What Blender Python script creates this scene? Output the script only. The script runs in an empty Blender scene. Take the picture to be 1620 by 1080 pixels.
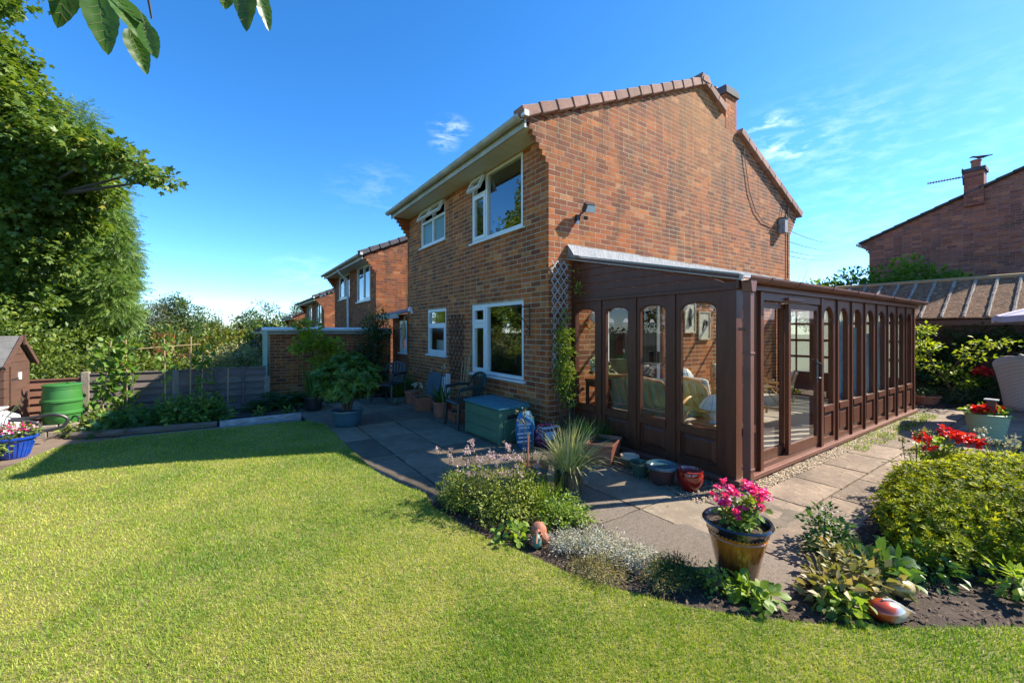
import bpy, math, random
import numpy as np
from mathutils import Vector, Matrix
random.seed(7); rng = np.random.default_rng(11)
R = math.radians
scene = bpy.context.scene
col = scene.collection
# ---------------------------------------------------------------- camera
cam = bpy.data.cameras.new('camera'); cam_o = bpy.data.objects.new('camera', cam); col.objects.link(cam_o)
cam_o.location = (0, 0, 1.5); cam_o.rotation_euler = (R(90), 0, R(-34.5))
cam.lens = 14.482; cam.sensor_width = 36; cam.shift_y = -17/1620; cam.clip_start = .02; cam.clip_end = 4000
scene.camera = cam_o
# ---------------------------------------------------------------- light
to_sun = Vector((1.13, -.45, 1.0)).normalized()
sun = bpy.data.lights.new('sun', 'SUN'); sun.energy = 5.0; sun.angle = R(.5); sun.color = (1, .92, .78)
sun_o = bpy.data.objects.new('sun', sun); col.objects.link(sun_o)
sun_o.rotation_euler = to_sun.to_track_quat('Z', 'Y').to_euler(); sun_o.location = (20, -8, 18)
world = bpy.data.worlds.new('World'); scene.world = world; world.use_nodes = True
wn, wl = world.node_tree.nodes, world.node_tree.links
wn.clear()
sky = wn.new('ShaderNodeTexSky'); sky.sky_type = 'NISHITA'; sky.sun_disc = False
sky.sun_elevation = math.asin(to_sun.z); sky.sun_rotation = math.atan2(to_sun.x, to_sun.y)
sky.air_density = .95; sky.dust_density = 1.15; sky.ozone_density = 3.4; sky.altitude = 2600
hs = wn.new('ShaderNodeHueSaturation'); hs.inputs['Saturation'].default_value = 1.27; hs.inputs['Value'].default_value = 1.0; hs.inputs['Hue'].default_value = .5
wl.new(sky.outputs[0], hs.inputs['Color'])
geo = wn.new('ShaderNodeTexCoord')
def wmath(op, a, b=None, c=None):
    n = wn.new('ShaderNodeMath'); n.operation = op
    for i, v in enumerate((a, b, c)):
        if v is None: continue
        if hasattr(v, 'is_linked'): wl.new(v, n.inputs[i])
        else: n.inputs[i].default_value = v
    return n.outputs[0]
wmp = wn.new('ShaderNodeMapping'); wmp.inputs['Scale'].default_value = (1, 1, 3.2); wmp.inputs['Rotation'].default_value = (0, 0, .5)
wl.new(geo.outputs['Generated'], wmp.inputs[0])
ns = wn.new('ShaderNodeTexNoise'); ns.inputs['Scale'].default_value = 22; ns.inputs['Detail'].default_value = 8; ns.inputs['Roughness'].default_value = .62; ns.inputs['Distortion'].default_value = .2
wl.new(wmp.outputs[0], ns.inputs[0])
def view_dir(px, py):
    a = R(34.5); S, C = math.sin(a), math.cos(a); t = (px-810)/651.7; u = (523-py)/651.7
    return Vector((S+t*C, C-t*S, u)).normalized()
tot = None
for px, py, cone, wgt in ((712, 203, .034, .42), (702, 228, .024, .32), (1216, 198, .03, .55), (1228, 236, .03, .4), (1262, 238, .018, .55), (600, 300, .08, .1), (486, 432, .06, .16), (1290, 215, .10, .12), (1420, 300, .3, .10)):
    v = view_dir(px, py)
    dt = wn.new('ShaderNodeVectorMath'); dt.operation = 'DISTANCE'
    sc_ = wn.new('ShaderNodeVectorMath'); sc_.operation = 'MULTIPLY'; sc_.inputs[1].default_value = (1, 1, 1.9)
    wl.new(geo.outputs['Generated'], sc_.inputs[0]); wl.new(sc_.outputs[0], dt.inputs[0]); dt.inputs[1].default_value = (v.x, v.y, v.z*1.9)
    m = wmath('MULTIPLY', wmath('SMOOTH_MAX', wmath('SUBTRACT', 1.0, wmath('DIVIDE', dt.outputs['Value'], cone*1.6)), 0.0, .1), wgt)
    tot = m if tot is None else wmath('ADD', tot, m)
cl = wmath('MULTIPLY', tot, wmath('MULTIPLY', wmath('SUBTRACT', ns.outputs['Fac'], .44), 3.0)); 
cl = wmath('MINIMUM', wmath('MAXIMUM', cl, 0.0), .8)
mx = wn.new('ShaderNodeMix'); mx.data_type = 'RGBA'; wl.new(cl, mx.inputs[0]); wl.new(hs.outputs[0], mx.inputs[6]); mx.inputs[7].default_value = (7.5, 7.9, 8.6, 1)
bg = wn.new('ShaderNodeBackground'); bg.inputs['Strength'].default_value = .148
wl.new(mx.outputs[2], bg.inputs['Color'])
wo = wn.new('ShaderNodeOutputWorld'); wl.new(bg.outputs[0], wo.inputs['Surface'])
vs = scene.view_settings; vs.view_transform = 'Standard'; vs.look = 'None'; vs.gamma = 1; vs.exposure = 1.3; vs.use_curve_mapping = False
scene.cycles.max_bounces = 9; scene.cycles.transparent_max_bounces = 16; scene.cycles.diffuse_bounces = 4; scene.cycles.use_denoising = True
scene.cycles.caustics_reflective = False; scene.cycles.caustics_refractive = False

# ---------------------------------------------------------------- survey: a bearing and a drop below the horizon, taped to ground metres
SA, CA, FL, EYE = math.sin(R(34.5)), math.cos(R(34.5)), 651.7, 1.5
def gp(px, py, z=0.0):
    t = (px-810)/FL; d = (EYE-z)*FL/(py-523); return (d*(SA+t*CA), d*(CA-t*SA))
def pd(px, py, d):
    t = (px-810)/FL; return Vector((d*(SA+t*CA), d*(CA-t*SA), EYE+(523-py)/FL*d))

# ---------------------------------------------------------------- materials
def new_mat(name):
    m = bpy.data.materials.new(name); m.use_nodes = True; nt = m.node_tree; nt.nodes.clear()
    o = nt.nodes.new('ShaderNodeOutputMaterial'); return m, nt, o
def N(nt, kind, **kw):
    n = nt.nodes.new('ShaderNode'+kind)
    for k, v in kw.items():
        if k in ('operation', 'data_type', 'blend_type', 'feature', 'voronoi_dimensions', 'attribute_name', 'noise_dimensions', 'interpolation'): setattr(n, k, v)
        else:
            i = n.inputs[k] if not k[1:].isdigit() else n.inputs[int(k[1:])]
            if hasattr(v, 'is_linked'): nt.links.new(v, i)
            else: i.default_value = v
    return n
def rgba(c): return (c[0], c[1], c[2], 1)
def mixc(nt, f, a, b, blend='MIX'):
    n = nt.nodes.new('ShaderNodeMix'); n.data_type = 'RGBA'; n.blend_type = blend
    for i, v in ((0, f), (6, a), (7, b)):
        if hasattr(v, 'is_linked'): nt.links.new(v, n.inputs[i])
        else: n.inputs[i].default_value = v if i == 0 else rgba(v)
    return n.outputs[2]
def mth(nt, op, a, b=None):
    n = nt.nodes.new('ShaderNodeMath'); n.operation = op
    for i, v in ((0, a), (1, b)):
        if v is None: continue
        if hasattr(v, 'is_linked'): nt.links.new(v, n.inputs[i])
        else: n.inputs[i].default_value = v
    return n.outputs[0]
def ramp(nt, fac, stops, interp='LINEAR'):
    n = nt.nodes.new('ShaderNodeValToRGB'); n.color_ramp.interpolation = interp
    e = n.color_ramp.elements
    while len(e) < len(stops): e.new(.5)
    for i, (p, c) in enumerate(stops): e[i].position = p; e[i].color = rgba(c)
    nt.links.new(fac, n.inputs[0]); return n.outputs[0]
def tint_val(nt):
    at = N(nt, 'Attribute', attribute_name='tint'); oi = N(nt, 'ObjectInfo')
    return mth(nt, 'FRACT', mth(nt, 'ADD', at.outputs['Fac'], oi.outputs['Random']))
def noise(nt, vec, scale, detail=5, rough=.6, dist=0):
    n = N(nt, 'TexNoise', Scale=scale, Detail=detail, Roughness=rough, Distortion=dist); nt.links.new(vec, n.inputs['Vector']); return n.outputs['Fac']
def pm(name, c1, c2=None, scale=4, rough=.6, bump=.0, bscale=40, metal=0, coat=0, spec=.5, stretch=None, c3=None, tinted=0, dirt=0):
    """two-tone noise paint; dirt mottles it at a second scale; tinted shifts it a little from piece to piece"""
    m, nt, o = new_mat(name)
    g = N(nt, 'NewGeometry'); vec = g.outputs['Position']
    if stretch:
        mp = N(nt, 'Mapping', Scale=stretch); nt.links.new(vec, mp.inputs[0]); vec = mp.outputs[0]
    c2 = c2 or tuple(x*.75 for x in c1)
    f = noise(nt, vec, scale, 7, .62)
    f = N(nt, 'MapRange', **{'i1': .32, 'i2': .68}); nt.links.new(noise(nt, vec, scale, 7, .62), f.inputs[0])
    c = mixc(nt, f.outputs[0], c1, c2)
    if c3:
        f2 = N(nt, 'MapRange', **{'i1': .52, 'i2': .7}); nt.links.new(noise(nt, vec, scale*3.3, 5, .7), f2.inputs[0])
        c = mixc(nt, f2.outputs[0], c, c3)
    if dirt:
        f3 = N(nt, 'MapRange', **{'i1': .4, 'i2': .75, 'i3': 0.0, 'i4': dirt}); nt.links.new(noise(nt, vec, scale*.37+.5, 6, .7), f3.inputs[0])
        c = mixc(nt, f3.outputs[0], c, tuple(x*.35 for x in c1))
    if tinted:
        tv = N(nt, 'MapRange', **{'i3': 1-tinted, 'i4': 1+tinted}); nt.links.new(tint_val(nt), tv.inputs[0])
        vm = N(nt, 'VectorMath', operation='SCALE'); nt.links.new(c, vm.inputs[0]); nt.links.new(tv.outputs[0], vm.inputs[3]); c = vm.outputs[0]
    b = N(nt, 'BsdfPrincipled', Roughness=rough, Metallic=metal); nt.links.new(c, b.inputs['Base Color'])
    b.inputs['Specular IOR Level'].default_value = spec
    if coat: b.inputs['Coat Weight'].default_value = coat; b.inputs['Coat Roughness'].default_value = .08
    if bump:
        bp = N(nt, 'Bump', Strength=bump, Distance=.01); nt.links.new(noise(nt, vec, bscale, 4, .6), bp.inputs['Height']); nt.links.new(bp.outputs[0], b.inputs['Normal'])
    nt.links.new(b.outputs[0], o.inputs[0]); return m
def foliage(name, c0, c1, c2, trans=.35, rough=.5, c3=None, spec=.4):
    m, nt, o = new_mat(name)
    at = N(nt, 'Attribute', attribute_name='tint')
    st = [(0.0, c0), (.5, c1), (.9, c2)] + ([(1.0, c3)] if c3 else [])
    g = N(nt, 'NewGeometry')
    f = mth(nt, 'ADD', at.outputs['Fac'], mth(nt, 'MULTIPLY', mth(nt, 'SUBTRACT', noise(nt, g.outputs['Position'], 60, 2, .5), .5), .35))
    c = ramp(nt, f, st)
    b = N(nt, 'BsdfPrincipled', Roughness=rough); nt.links.new(c, b.inputs['Base Color']); b.inputs['Specular IOR Level'].default_value = spec
    t = N(nt, 'BsdfTranslucent'); ct = mixc(nt, 1.0, c, (1.35, 1.3, .55), 'MULTIPLY'); nt.links.new(ct, t.inputs['Color'])
    mx_ = N(nt, 'MixShader', Fac=trans); nt.links.new(b.outputs[0], mx_.inputs[1]); nt.links.new(t.outputs[0], mx_.inputs[2])
    nt.links.new(mx_.outputs[0], o.inputs[0]); return m
def brick_mat(name, pal, stain=.5, orange=False):
    m, nt, o = new_mat(name); g = N(nt, 'NewGeometry'); P = g.outputs['Position']
    tv = tint_val(nt)
    c = ramp(nt, tv, [(i/len(pal), p) for i, p in enumerate(pal)], 'CONSTANT')
    # brightness jitter decorrelated from the palette pick
    j = mth(nt, 'FRACT', mth(nt, 'MULTIPLY', tv, 37.13))
    jr = N(nt, 'MapRange', **{'i3': .8, 'i4': 1.2}); nt.links.new(j, jr.inputs[0])
    vm = N(nt, 'VectorMath', operation='SCALE'); nt.links.new(c, vm.inputs[0]); nt.links.new(jr.outputs[0], vm.inputs[3]); c = vm.outputs[0]
    gr = N(nt, 'MapRange', **{'i1': .3, 'i2': .7, 'i3': .62, 'i4': 1.34}); nt.links.new(noise(nt, P, 34, 8, .78), gr.inputs[0])
    vm = N(nt, 'VectorMath', operation='SCALE'); nt.links.new(c, vm.inputs[0]); nt.links.new(gr.outputs[0], vm.inputs[3]); c = vm.outputs[0]
    mp = N(nt, 'Mapping', Scale=(1.6, 1.6, .42)); nt.links.new(P, mp.inputs[0])
    s1 = N(nt, 'MapRange', **{'i1': .47, 'i2': .66, 'i3': 0.0, 'i4': stain}); nt.links.new(noise(nt, mp.outputs[0], 1.9, 7, .65, .4), s1.inputs[0])
    c = mixc(nt, s1.outputs[0], c, (.06, .042, .03))
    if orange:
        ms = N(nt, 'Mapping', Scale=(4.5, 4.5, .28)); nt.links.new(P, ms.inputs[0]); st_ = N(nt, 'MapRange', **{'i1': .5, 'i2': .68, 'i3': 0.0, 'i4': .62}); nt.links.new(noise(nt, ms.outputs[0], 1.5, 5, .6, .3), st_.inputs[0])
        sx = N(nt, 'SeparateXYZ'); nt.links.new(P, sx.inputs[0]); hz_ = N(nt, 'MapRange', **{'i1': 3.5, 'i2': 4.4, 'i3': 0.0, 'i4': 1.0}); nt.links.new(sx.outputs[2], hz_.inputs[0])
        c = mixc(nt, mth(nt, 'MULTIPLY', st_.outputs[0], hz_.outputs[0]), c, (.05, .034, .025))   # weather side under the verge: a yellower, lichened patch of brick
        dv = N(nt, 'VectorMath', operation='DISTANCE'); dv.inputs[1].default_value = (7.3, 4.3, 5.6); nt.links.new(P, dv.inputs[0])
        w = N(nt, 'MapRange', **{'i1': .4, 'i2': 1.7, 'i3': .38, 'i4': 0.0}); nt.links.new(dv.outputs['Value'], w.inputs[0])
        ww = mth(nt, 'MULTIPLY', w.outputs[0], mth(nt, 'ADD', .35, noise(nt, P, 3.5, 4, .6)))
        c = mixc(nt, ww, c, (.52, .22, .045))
    b = N(nt, 'BsdfPrincipled', Roughness=.88); nt.links.new(c, b.inputs['Base Color']); b.inputs['Specular IOR Level'].default_value = .25
    bp = N(nt, 'Bump', Strength=.55, Distance=.006); nt.links.new(noise(nt, P, 120, 5, .7), bp.inputs['Height']); nt.links.new(bp.outputs[0], b.inputs['Normal'])
    nt.links.new(b.outputs[0], o.inputs[0]); return m
PAL = [(.34, .105, .028), (.38, .13, .032), (.30, .09, .03), (.27, .085, .03), (.33, .125, .038), (.20, .068, .03), (.29, .10, .038), (.25, .10, .045), (.16, .055, .03), (.42, .155, .04), (.27, .095, .055), (.19, .08, .045), (.36, .115, .03), (.31, .12, .035), (.24, .08, .026), (.40, .20, .085), (.22, .085, .035)]
M = {}
_m = tuple(sum(c[k] for c in PAL)/len(PAL) for k in range(3))
PAL = [tuple((.74*c[k]+.26*_m[k])*(1.08, .96, 1.0)[k] for k in range(3)) for c in PAL]
PAL_SHADE_WARMED = [(c[0]*1.2, c[1]*1.12, c[2]*.85) for c in PAL]  # front brick warmed and lifted, warm light in its shade put into the colour
M['brick'] = brick_mat('brick_red_mix', PAL, .72, True)
M['brick_front'] = brick_mat('brick_front_shade_warmed', PAL_SHADE_WARMED, .45)
M['brick_far'] = brick_mat('brick_purple_mix', [(.27, .10, .06), (.33, .115, .06), (.23, .09, .065), (.31, .12, .08), (.37, .145, .08), (.25, .11, .08)], .35)
M['brick_plinth'] = brick_mat('brick_buff', [(.36, .2, .09), (.42, .23, .1), (.33, .17, .08), (.4, .25, .14)], .3)
M['mortar'] = pm('mortar', (.50, .39, .25), (.34, .25, .15), 8, .95, .3, 120, dirt=.4)
M['mortar_dark'] = pm('mortar_dark', (.25, .19, .15), (.19, .15, .12), 8, .95, .3, 120)
M['tile'] = pm('verge_tile_concrete', (.30, .16, .12), (.37, .21, .16), 9, .9, .3, 90, c3=(.20, .13, .10), tinted=.2, dirt=.5)
M['tile_dark'] = pm('grey_roof_tile', (.06, .06, .07), (.10, .095, .1), 5, .85, .3, 60, tinted=.15)
M['upvc'] = pm('white_upvc', (.74, .76, .74), (.66, .69, .67), 3, .35, 0)
M['soffit'] = pm('cream_soffit', (.62, .62, .55), (.52, .52, .44), 3, .5, 0, stretch=(1, 6, 1))
M['gutter_w'] = pm('weathered_white_gutter', (.52, .53, .47), (.33, .34, .28), 3, .5, .05, dirt=.5)
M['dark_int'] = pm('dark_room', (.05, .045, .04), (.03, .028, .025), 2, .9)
M['curtain'] = pm('net_curtain', (.6, .58, .52), (.45, .43, .38), 3, .9, stretch=(14, 14, .6))
M['brown'] = pm('brown_upvc', (.135, .046, .022), (.098, .032, .016), 5, .42, .03, 30, stretch=(3, 3, .5), spec=.35, dirt=.3)
M['brown_lt'] = pm('brown_gutter_upvc', (.22, .095, .066), (.17, .07, .05), 3, .45, 0, spec=.35, dirt=.3)
M['lead'] = pm('lead_flashing', (.16, .17, .19), (.36, .36, .35), 10, .6, .5, 25, metal=.1, stretch=(3, 3, .6), c3=(.10, .105, .12))
M['black'] = pm('black_plastic', (.018, .018, .02), (.03, .03, .032), 5, .4)
M['iron'] = pm('black_iron', (.02, .02, .02), (.05, .035, .025), 12, .6, .2)
M['green_plastic_dk'] = pm('dark_green_plastic', (.012, .03, .03), (.018, .04, .036), 5, .33)
M['box_green'] = pm('storage_box_green', (.085, .19, .115), (.07, .16, .095), 4, .5, .15, 60, dirt=.25)
M['box_lid'] = pm('storage_lid_teal', (.04, .19, .23), (.035, .16, .19), 4, .42, .1, 60)
M['terracotta'] = pm('terracotta', (.36, .13, .07), (.28, .10, .055), 9, .75, .2, 70, c3=(.42, .2, .13))
M['plast_terra'] = pm('terracotta_plastic', (.33, .12, .075), (.28, .10, .065), 5, .5, .05)
M['soil'] = pm('soil', (.035, .022, .014), (.06, .038, .025), 20, .95, .9, 60)
M['mulch'] = pm('bark_mulch', (.17, .11, .07), (.07, .045, .03), 30, .95, .8, 60, tinted=.4)
M['glaze_brown'] = None
M['glaze_black'] = pm('black_glaze', (.008, .008, .014), (.014, .012, .02), 4, .12, 0, coat=.8)
M['glaze_red'] = pm('red_glaze', (.30, .012, .006), (.2, .008, .005), 5, .12, 0, coat=1)
M['glaze_green'] = pm('green_glaze', (.06, .11, .07), (.04, .08, .055), 8, .25, .05, coat=.5)
M['glaze_teal'] = pm('blue_grey_glaze', (.055, .12, .15), (.04, .095, .12), 6, .3, .05, coat=.4)
M['glaze_olive'] = pm('olive_glaze', (.12, .10, .05), (.09, .08, .04), 6, .3, .05, coat=.4)
M['cream_rim'] = pm('cream_glaze', (.5, .45, .33), (.42, .38, .28), 6, .35)
M['glaze_plum'] = pm('brown_plum_glaze', (.12, .055, .045), (.085, .04, .035), 6, .3, .05, coat=.4)
M['glaze_blue'] = pm('cobalt_glaze', (.01, .07, .42), (.008, .05, .32), 6, .2, .1, 20, coat=.7)
M['ornate'] = pm('dark_green_ornate', (.03, .05, .045), (.05, .045, .02), 18, .3, .3, 25, coat=.5, c3=(.16, .12, .04))
M['sage'] = pm('sage_pot', (.30, .40, .25), (.26, .35, .22), 6, .45, .05)
M['sage_plain'] = M['sage']
M['butt'] = pm('green_butt', (.045, .18, .035), (.035, .14, .03), 3, .4, .03, spec=.4, dirt=.35)
M['shed'] = pm('brown_stained_board', (.12, .058, .036), (.08, .04, .026), 3, .7, .3, 30, stretch=(1, 1, 9))
M['felt'] = pm('grey_roof_felt', (.12, .115, .11), (.17, .16, .15), 6, .95, .5, 120, c3=(.07, .08, .05))
M['fence'] = pm('weathered_fence', (.13, .10, .085), (.19, .155, .135), 3, .9, .5, 45, stretch=(1, 1, 12), tinted=.25, c3=(.075, .06, .055))
M['fence_red'] = pm('reddish_fence', (.26, .12, .07), (.2, .09, .055), 3, .85, .4, 45, stretch=(1, 1, 12), tinted=.2)
M['post'] = pm('concrete_post', (.30, .26, .2), (.21, .18, .14), 8, .95, .4, 60, c3=(.14, .13, .09))
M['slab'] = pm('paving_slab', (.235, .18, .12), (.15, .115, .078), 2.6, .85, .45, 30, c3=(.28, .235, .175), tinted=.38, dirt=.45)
M['slab_sandstone'] = pm('riven_sandstone_slab', (.27, .195, .135), (.19, .135, .095), 3.4, .85, .8, 22, c3=(.37, .27, .17), tinted=.28, dirt=.75)  # pinkish riven sandstone, a different stone from the patio flags
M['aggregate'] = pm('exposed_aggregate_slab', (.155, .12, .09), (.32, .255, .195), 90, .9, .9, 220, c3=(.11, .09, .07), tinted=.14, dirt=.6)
M['bed_base'] = pm('sand_joint', (.05, .045, .028), (.035, .045, .018), 15, .95, .5, 80)
M['pebble'] = pm('pebble', (.42, .34, .23), (.3, .22, .14), 12, .8, 0, tinted=.4)
M['timber'] = pm('old_timber', (.17, .13, .10), (.10, .08, .065), 4, .95, .6, 40, stretch=(1, 8, 8))
M['white_board'] = pm('flaked_white_board', (.5, .5, .5), (.2, .19, .18), 9, .85, .5, 40, stretch=(1, 4, 4), dirt=.6)
M['block'] = pm('stone_block', (.33, .27, .21), (.24, .2, .16), 8, .95, .5, 50)
M['white_paint'] = pm('white_plastic', (.72, .74, .76), (.62, .64, .67), 4, .5)
M['cane'] = pm('bamboo_cane', (.42, .30, .15), (.33, .22, .1), 12, .6)
M['rattan_cane'] = pm('honey_cane', (.55, .30, .09), (.45, .23, .07), 8, .35, coat=.3)
M['cushion'] = pm('cream_cushion', (.55, .52, .44), (.40, .42, .36), 12, .9, .2, 80)
M['cushion_green'] = pm('sage_cushion', (.38, .44, .25), (.30, .36, .2), 10, .9, .2, 80)
M['cushion_red'] = pm('rust_cushion', (.45, .07, .02), (.35, .05, .02), 10, .9, .2, 80)
M['wood_dk'] = pm('dark_wood', (.13, .05, .025), (.09, .035, .02), 5, .4, .1, stretch=(1, 1, 6))
M['brass'] = pm('brass', (.5, .34, .1), (.4, .26, .08), 10, .25, metal=1)
M['shade'] = pm('pale_lampshade', (.55, .62, .62), (.45, .55, .58), 10, .7)
M['art'] = pm('print_paper', (.5, .5, .43), (.35, .36, .3), 22, .8)
M['rug'] = pm('beige_tile_floor', (.46, .42, .36), (.38, .34, .29), 3, .45)
M['pane_reflection'] = pm('pale_blue_pane_reflection', (.18, .38, .46), (.35, .5, .55), 5, .85, .3, 20)  # pale reflection in the far panes, painted as a sheet
M['wicker'] = None
M['canopy'] = pm('lilac_canvas', (.50, .44, .52), (.44, .39, .47), 3, .8)
M['bark'] = pm('bark', (.10, .075, .05), (.06, .045, .032), 10, .95, .7, 30, stretch=(2, 2, .5))
M['stem'] = pm('green_stem', (.10, .14, .05), (.14, .11, .05), 8, .7)
M['roof_moss'] = None
M['terrain'] = pm('rough_meadow', (.05, .07, .02), (.08, .085, .03), .6, .95, .4, 5)
M['lawn'] = pm('lawn_turf', (.16, .16, .035), (.26, .22, .085), 2.2, .95, .9, 80, c3=(.20, .16, .07))
M['yard'] = pm('yard_brown', (.20, .14, .10), (.14, .1, .075), 5, .9, .4, 40)
M['concrete'] = pm('concrete', (.3, .28, .25), (.22, .2, .18), 5, .9, .4, 50)
M['wire'] = pm('cable', (.03, .03, .03), (.04, .04, .04), 4, .6)
M['bag_blue'] = pm('blue_compost_bag', (.01, .16, .34), (.01, .10, .24), 12, .25, .5, 14, coat=.3)
M['bag_purple'] = pm('purple_compost_bag', (.09, .012, .10), (.05, .01, .06), 12, .25, .5, 14, coat=.3)
M['bag_print'] = pm('pale_bag_print', (.5, .6, .68), (.3, .45, .58), 30, .3, .3, 14)
M['pale_stone'] = pm('pale_stone', (.5, .5, .5), (.38, .38, .38), 10, .9, .3)

def glass_mat(name, ior=1.6, tint=(.95, .97, .95), rough=0.0, body=None, bodyf=0.0):
    m, nt, o = new_mat(name)
    t = N(nt, 'BsdfTransparent', Color=rgba(tint)); g = N(nt, 'BsdfGlossy', Color=(1, 1, 1, 1), Roughness=rough)
    fr = N(nt, 'Fresnel', IOR=ior); gm = N(nt, 'NewGeometry'); s = N(nt, 'MixShader'); nt.links.new(mth(nt, 'MULTIPLY', fr.outputs[0], mth(nt, 'SUBTRACT', 1.0, gm.outputs['Backfacing'])), s.inputs[0])   # one reflection per thin pane, off its outer face
    base = t.outputs[0]
    if body:
        d = N(nt, 'BsdfDiffuse', Color=rgba(body)); tl = N(nt, 'BsdfTranslucent', Color=rgba(body)); q = N(nt, 'MixShader', Fac=.5)
        nt.links.new(d.outputs[0], q.inputs[1]); nt.links.new(tl.outputs[0], q.inputs[2])
        s2 = N(nt, 'MixShader', Fac=bodyf); nt.links.new(base, s2.inputs[1]); nt.links.new(q.outputs[0], s2.inputs[2]); base = s2.outputs[0]
    nt.links.new(base, s.inputs[1]); nt.links.new(g.outputs[0], s.inputs[2]); nt.links.new(s.outputs[0], o.inputs[0]); return m
M['glass'] = glass_mat('window_glass', 2.6)
M['glass_thin'] = glass_mat('conservatory_glass', 1.5, (.98, .985, .97))
M['glass_obscure'] = glass_mat('obscured_glass', 1.5, (.7, .85, .82), .25, (.32, .52, .5), .75)
M['poly'] = glass_mat('polycarbonate_roof', 1.4, (.96, .94, .9), .2, (.88, .84, .76), .2)

def special_mats():
    # brown glazed pot: honey glaze running darker in vertical streaks of glaze
    m, nt, o = new_mat('honey_glaze'); g = N(nt, 'NewGeometry')
    mp = N(nt, 'Mapping', Scale=(9, 9, 1.3)); nt.links.new(g.outputs['Position'], mp.inputs[0])
    sp = N(nt, 'SeparateXYZ'); nt.links.new(g.outputs['Position'], sp.inputs[0])
    hgt = N(nt, 'MapRange', **{'i1': .02, 'i2': .30, 'i3': .1, 'i4': .75}); nt.links.new(sp.outputs[2], hgt.inputs[0])
    f = mth(nt, 'ADD', hgt.outputs[0], mth(nt, 'MULTIPLY', mth(nt, 'SUBTRACT', noise(nt, mp.outputs[0], 3, 5, .6), .5), .9))
    c = ramp(nt, f, [(0.0, (.03, .012, .008)), (.35, (.14, .045, .01)), (.65, (.38, .12, .015)), (.9, (.26, .08, .012)), (1.0, (.1, .035, .01))])
    b = N(nt, 'BsdfPrincipled', Roughness=.15); nt.links.new(c, b.inputs['Base Color']); b.inputs['Coat Weight'].default_value = .8; b.inputs['Coat Roughness'].default_value = .06
    nt.links.new(b.outputs[0], o.inputs[0]); M['glaze_brown'] = m
    # woven wicker
    m, nt, o = new_mat('grey_wicker'); g = N(nt, 'NewGeometry')
    w = N(nt, 'TexWave', Scale=13, Distortion=.6); w.bands_direction = 'Z'; nt.links.new(g.outputs['Position'], w.inputs[0])
    w2 = N(nt, 'TexWave', Scale=9, Distortion=.3); w2.bands_direction = 'Y'; nt.links.new(g.outputs['Position'], w2.inputs[0])
    f = mth(nt, 'MULTIPLY', w.outputs['Fac'], mth(nt, 'ADD', .82, mth(nt, 'MULTIPLY', w2.outputs['Fac'], .18)))
    c = ramp(nt, f, [(0.0, (.22, .19, .16)), (.6, (.52, .47, .42)), (1.0, (.62, .56, .5))])
    b = N(nt, 'BsdfPrincipled', Roughness=.6); nt.links.new(c, b.inputs['Base Color'])
    bp = N(nt, 'Bump', Strength=.6, Distance=.01); nt.links.new(f, bp.inputs['Height']); nt.links.new(bp.outputs[0], b.inputs['Normal'])
    nt.links.new(b.outputs[0], o.inputs[0]); M['wicker'] = m
    # lichened asbestos sheet
    m, nt, o = new_mat('lichened_roof_sheet'); g = N(nt, 'NewGeometry'); P = g.outputs['Position']
    c = ramp(nt, noise(nt, P, 11, 8, .75, .5), [(.3, (.05, .028, .016)), (.48, (.20, .095, .04)), (.60, (.31, .16, .08)), (.67, (.5, .38, .26)), (.8, (.55, .46, .36))])
    b = N(nt, 'BsdfPrincipled', Roughness=.95); nt.links.new(c, b.inputs['Base Color'])
    bp = N(nt, 'Bump', Strength=1, Distance=.03); nt.links.new(noise(nt, P, 18, 6, .7), bp.inputs['Height']); nt.links.new(bp.outputs[0], b.inputs['Normal'])
    nt.links.new(b.outputs[0], o.inputs[0]); M['roof_moss'] = m
    # glazed ornament: vermilion head running into silver and gold
    m, nt, o = new_mat('lustre_glaze'); g = N(nt, 'TexCoord')
    sp = N(nt, 'SeparateXYZ'); nt.links.new(g.outputs['Object'], sp.inputs[0])
    f = mth(nt, 'ADD', mth(nt, 'MULTIPLY', sp.outputs[0], 4.0), mth(nt, 'MULTIPLY', mth(nt, 'SUBTRACT', noise(nt, g.outputs['Object'], 14, 5, .6), .5), .4))
    c = ramp(nt, f, [(0.0, (.42, .04, .012)), (.26, (.5, .075, .02)), (.40, (.4, .36, .34)), (.6, (.34, .33, .3)), (.72, (.3, .22, .07)), (1.0, (.2, .15, .05))])
    b = N(nt, 'BsdfPrincipled', Roughness=.22, Metallic=.35); nt.links.new(c, b.inputs['Base Color']); b.inputs['Coat Weight'].default_value = .6
    nt.links.new(b.outputs[0], o.inputs[0]); M['lustre'] = m
special_mats()
M['lichen_rib'] = pm('lichened_rib', (.44, .37, .29), (.13, .085, .055), 16, .95, .8, 30)
F = {}
F['azalea'] = foliage('azalea_leaf', (.04, .06, .01), (.20, .24, .015), (.52, .52, .03), .42, .6, spec=.2)
F['rhodo'] = foliage('rhododendron_leaf', (.03, .08, .018), (.08, .17, .03), (.2, .3, .05), .3, .42, spec=.35)
F['dark'] = foliage('dark_leaf', (.015, .04, .012), (.03, .07, .02), (.06, .12, .03), .3)
F['fern'] = foliage('fern_leaf', (.02, .06, .012), (.045, .11, .02), (.08, .16, .03), .35)
F['bean'] = foliage('bean_leaf', (.06, .13, .02), (.14, .25, .035), (.28, .38, .09), .45)
F['squash'] = foliage('squash_leaf', (.03, .10, .03), (.06, .16, .05), (.11, .22, .06), .35)
F['maple'] = foliage('sycamore_leaf', (.045, .095, .015), (.105, .175, .025), (.20, .26, .04), .42, .45, (.5, .4, .09))
F['conifer'] = foliage('conifer_spray', (.05, .11, .02), (.11, .20, .03), (.22, .32, .055), .3)
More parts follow.
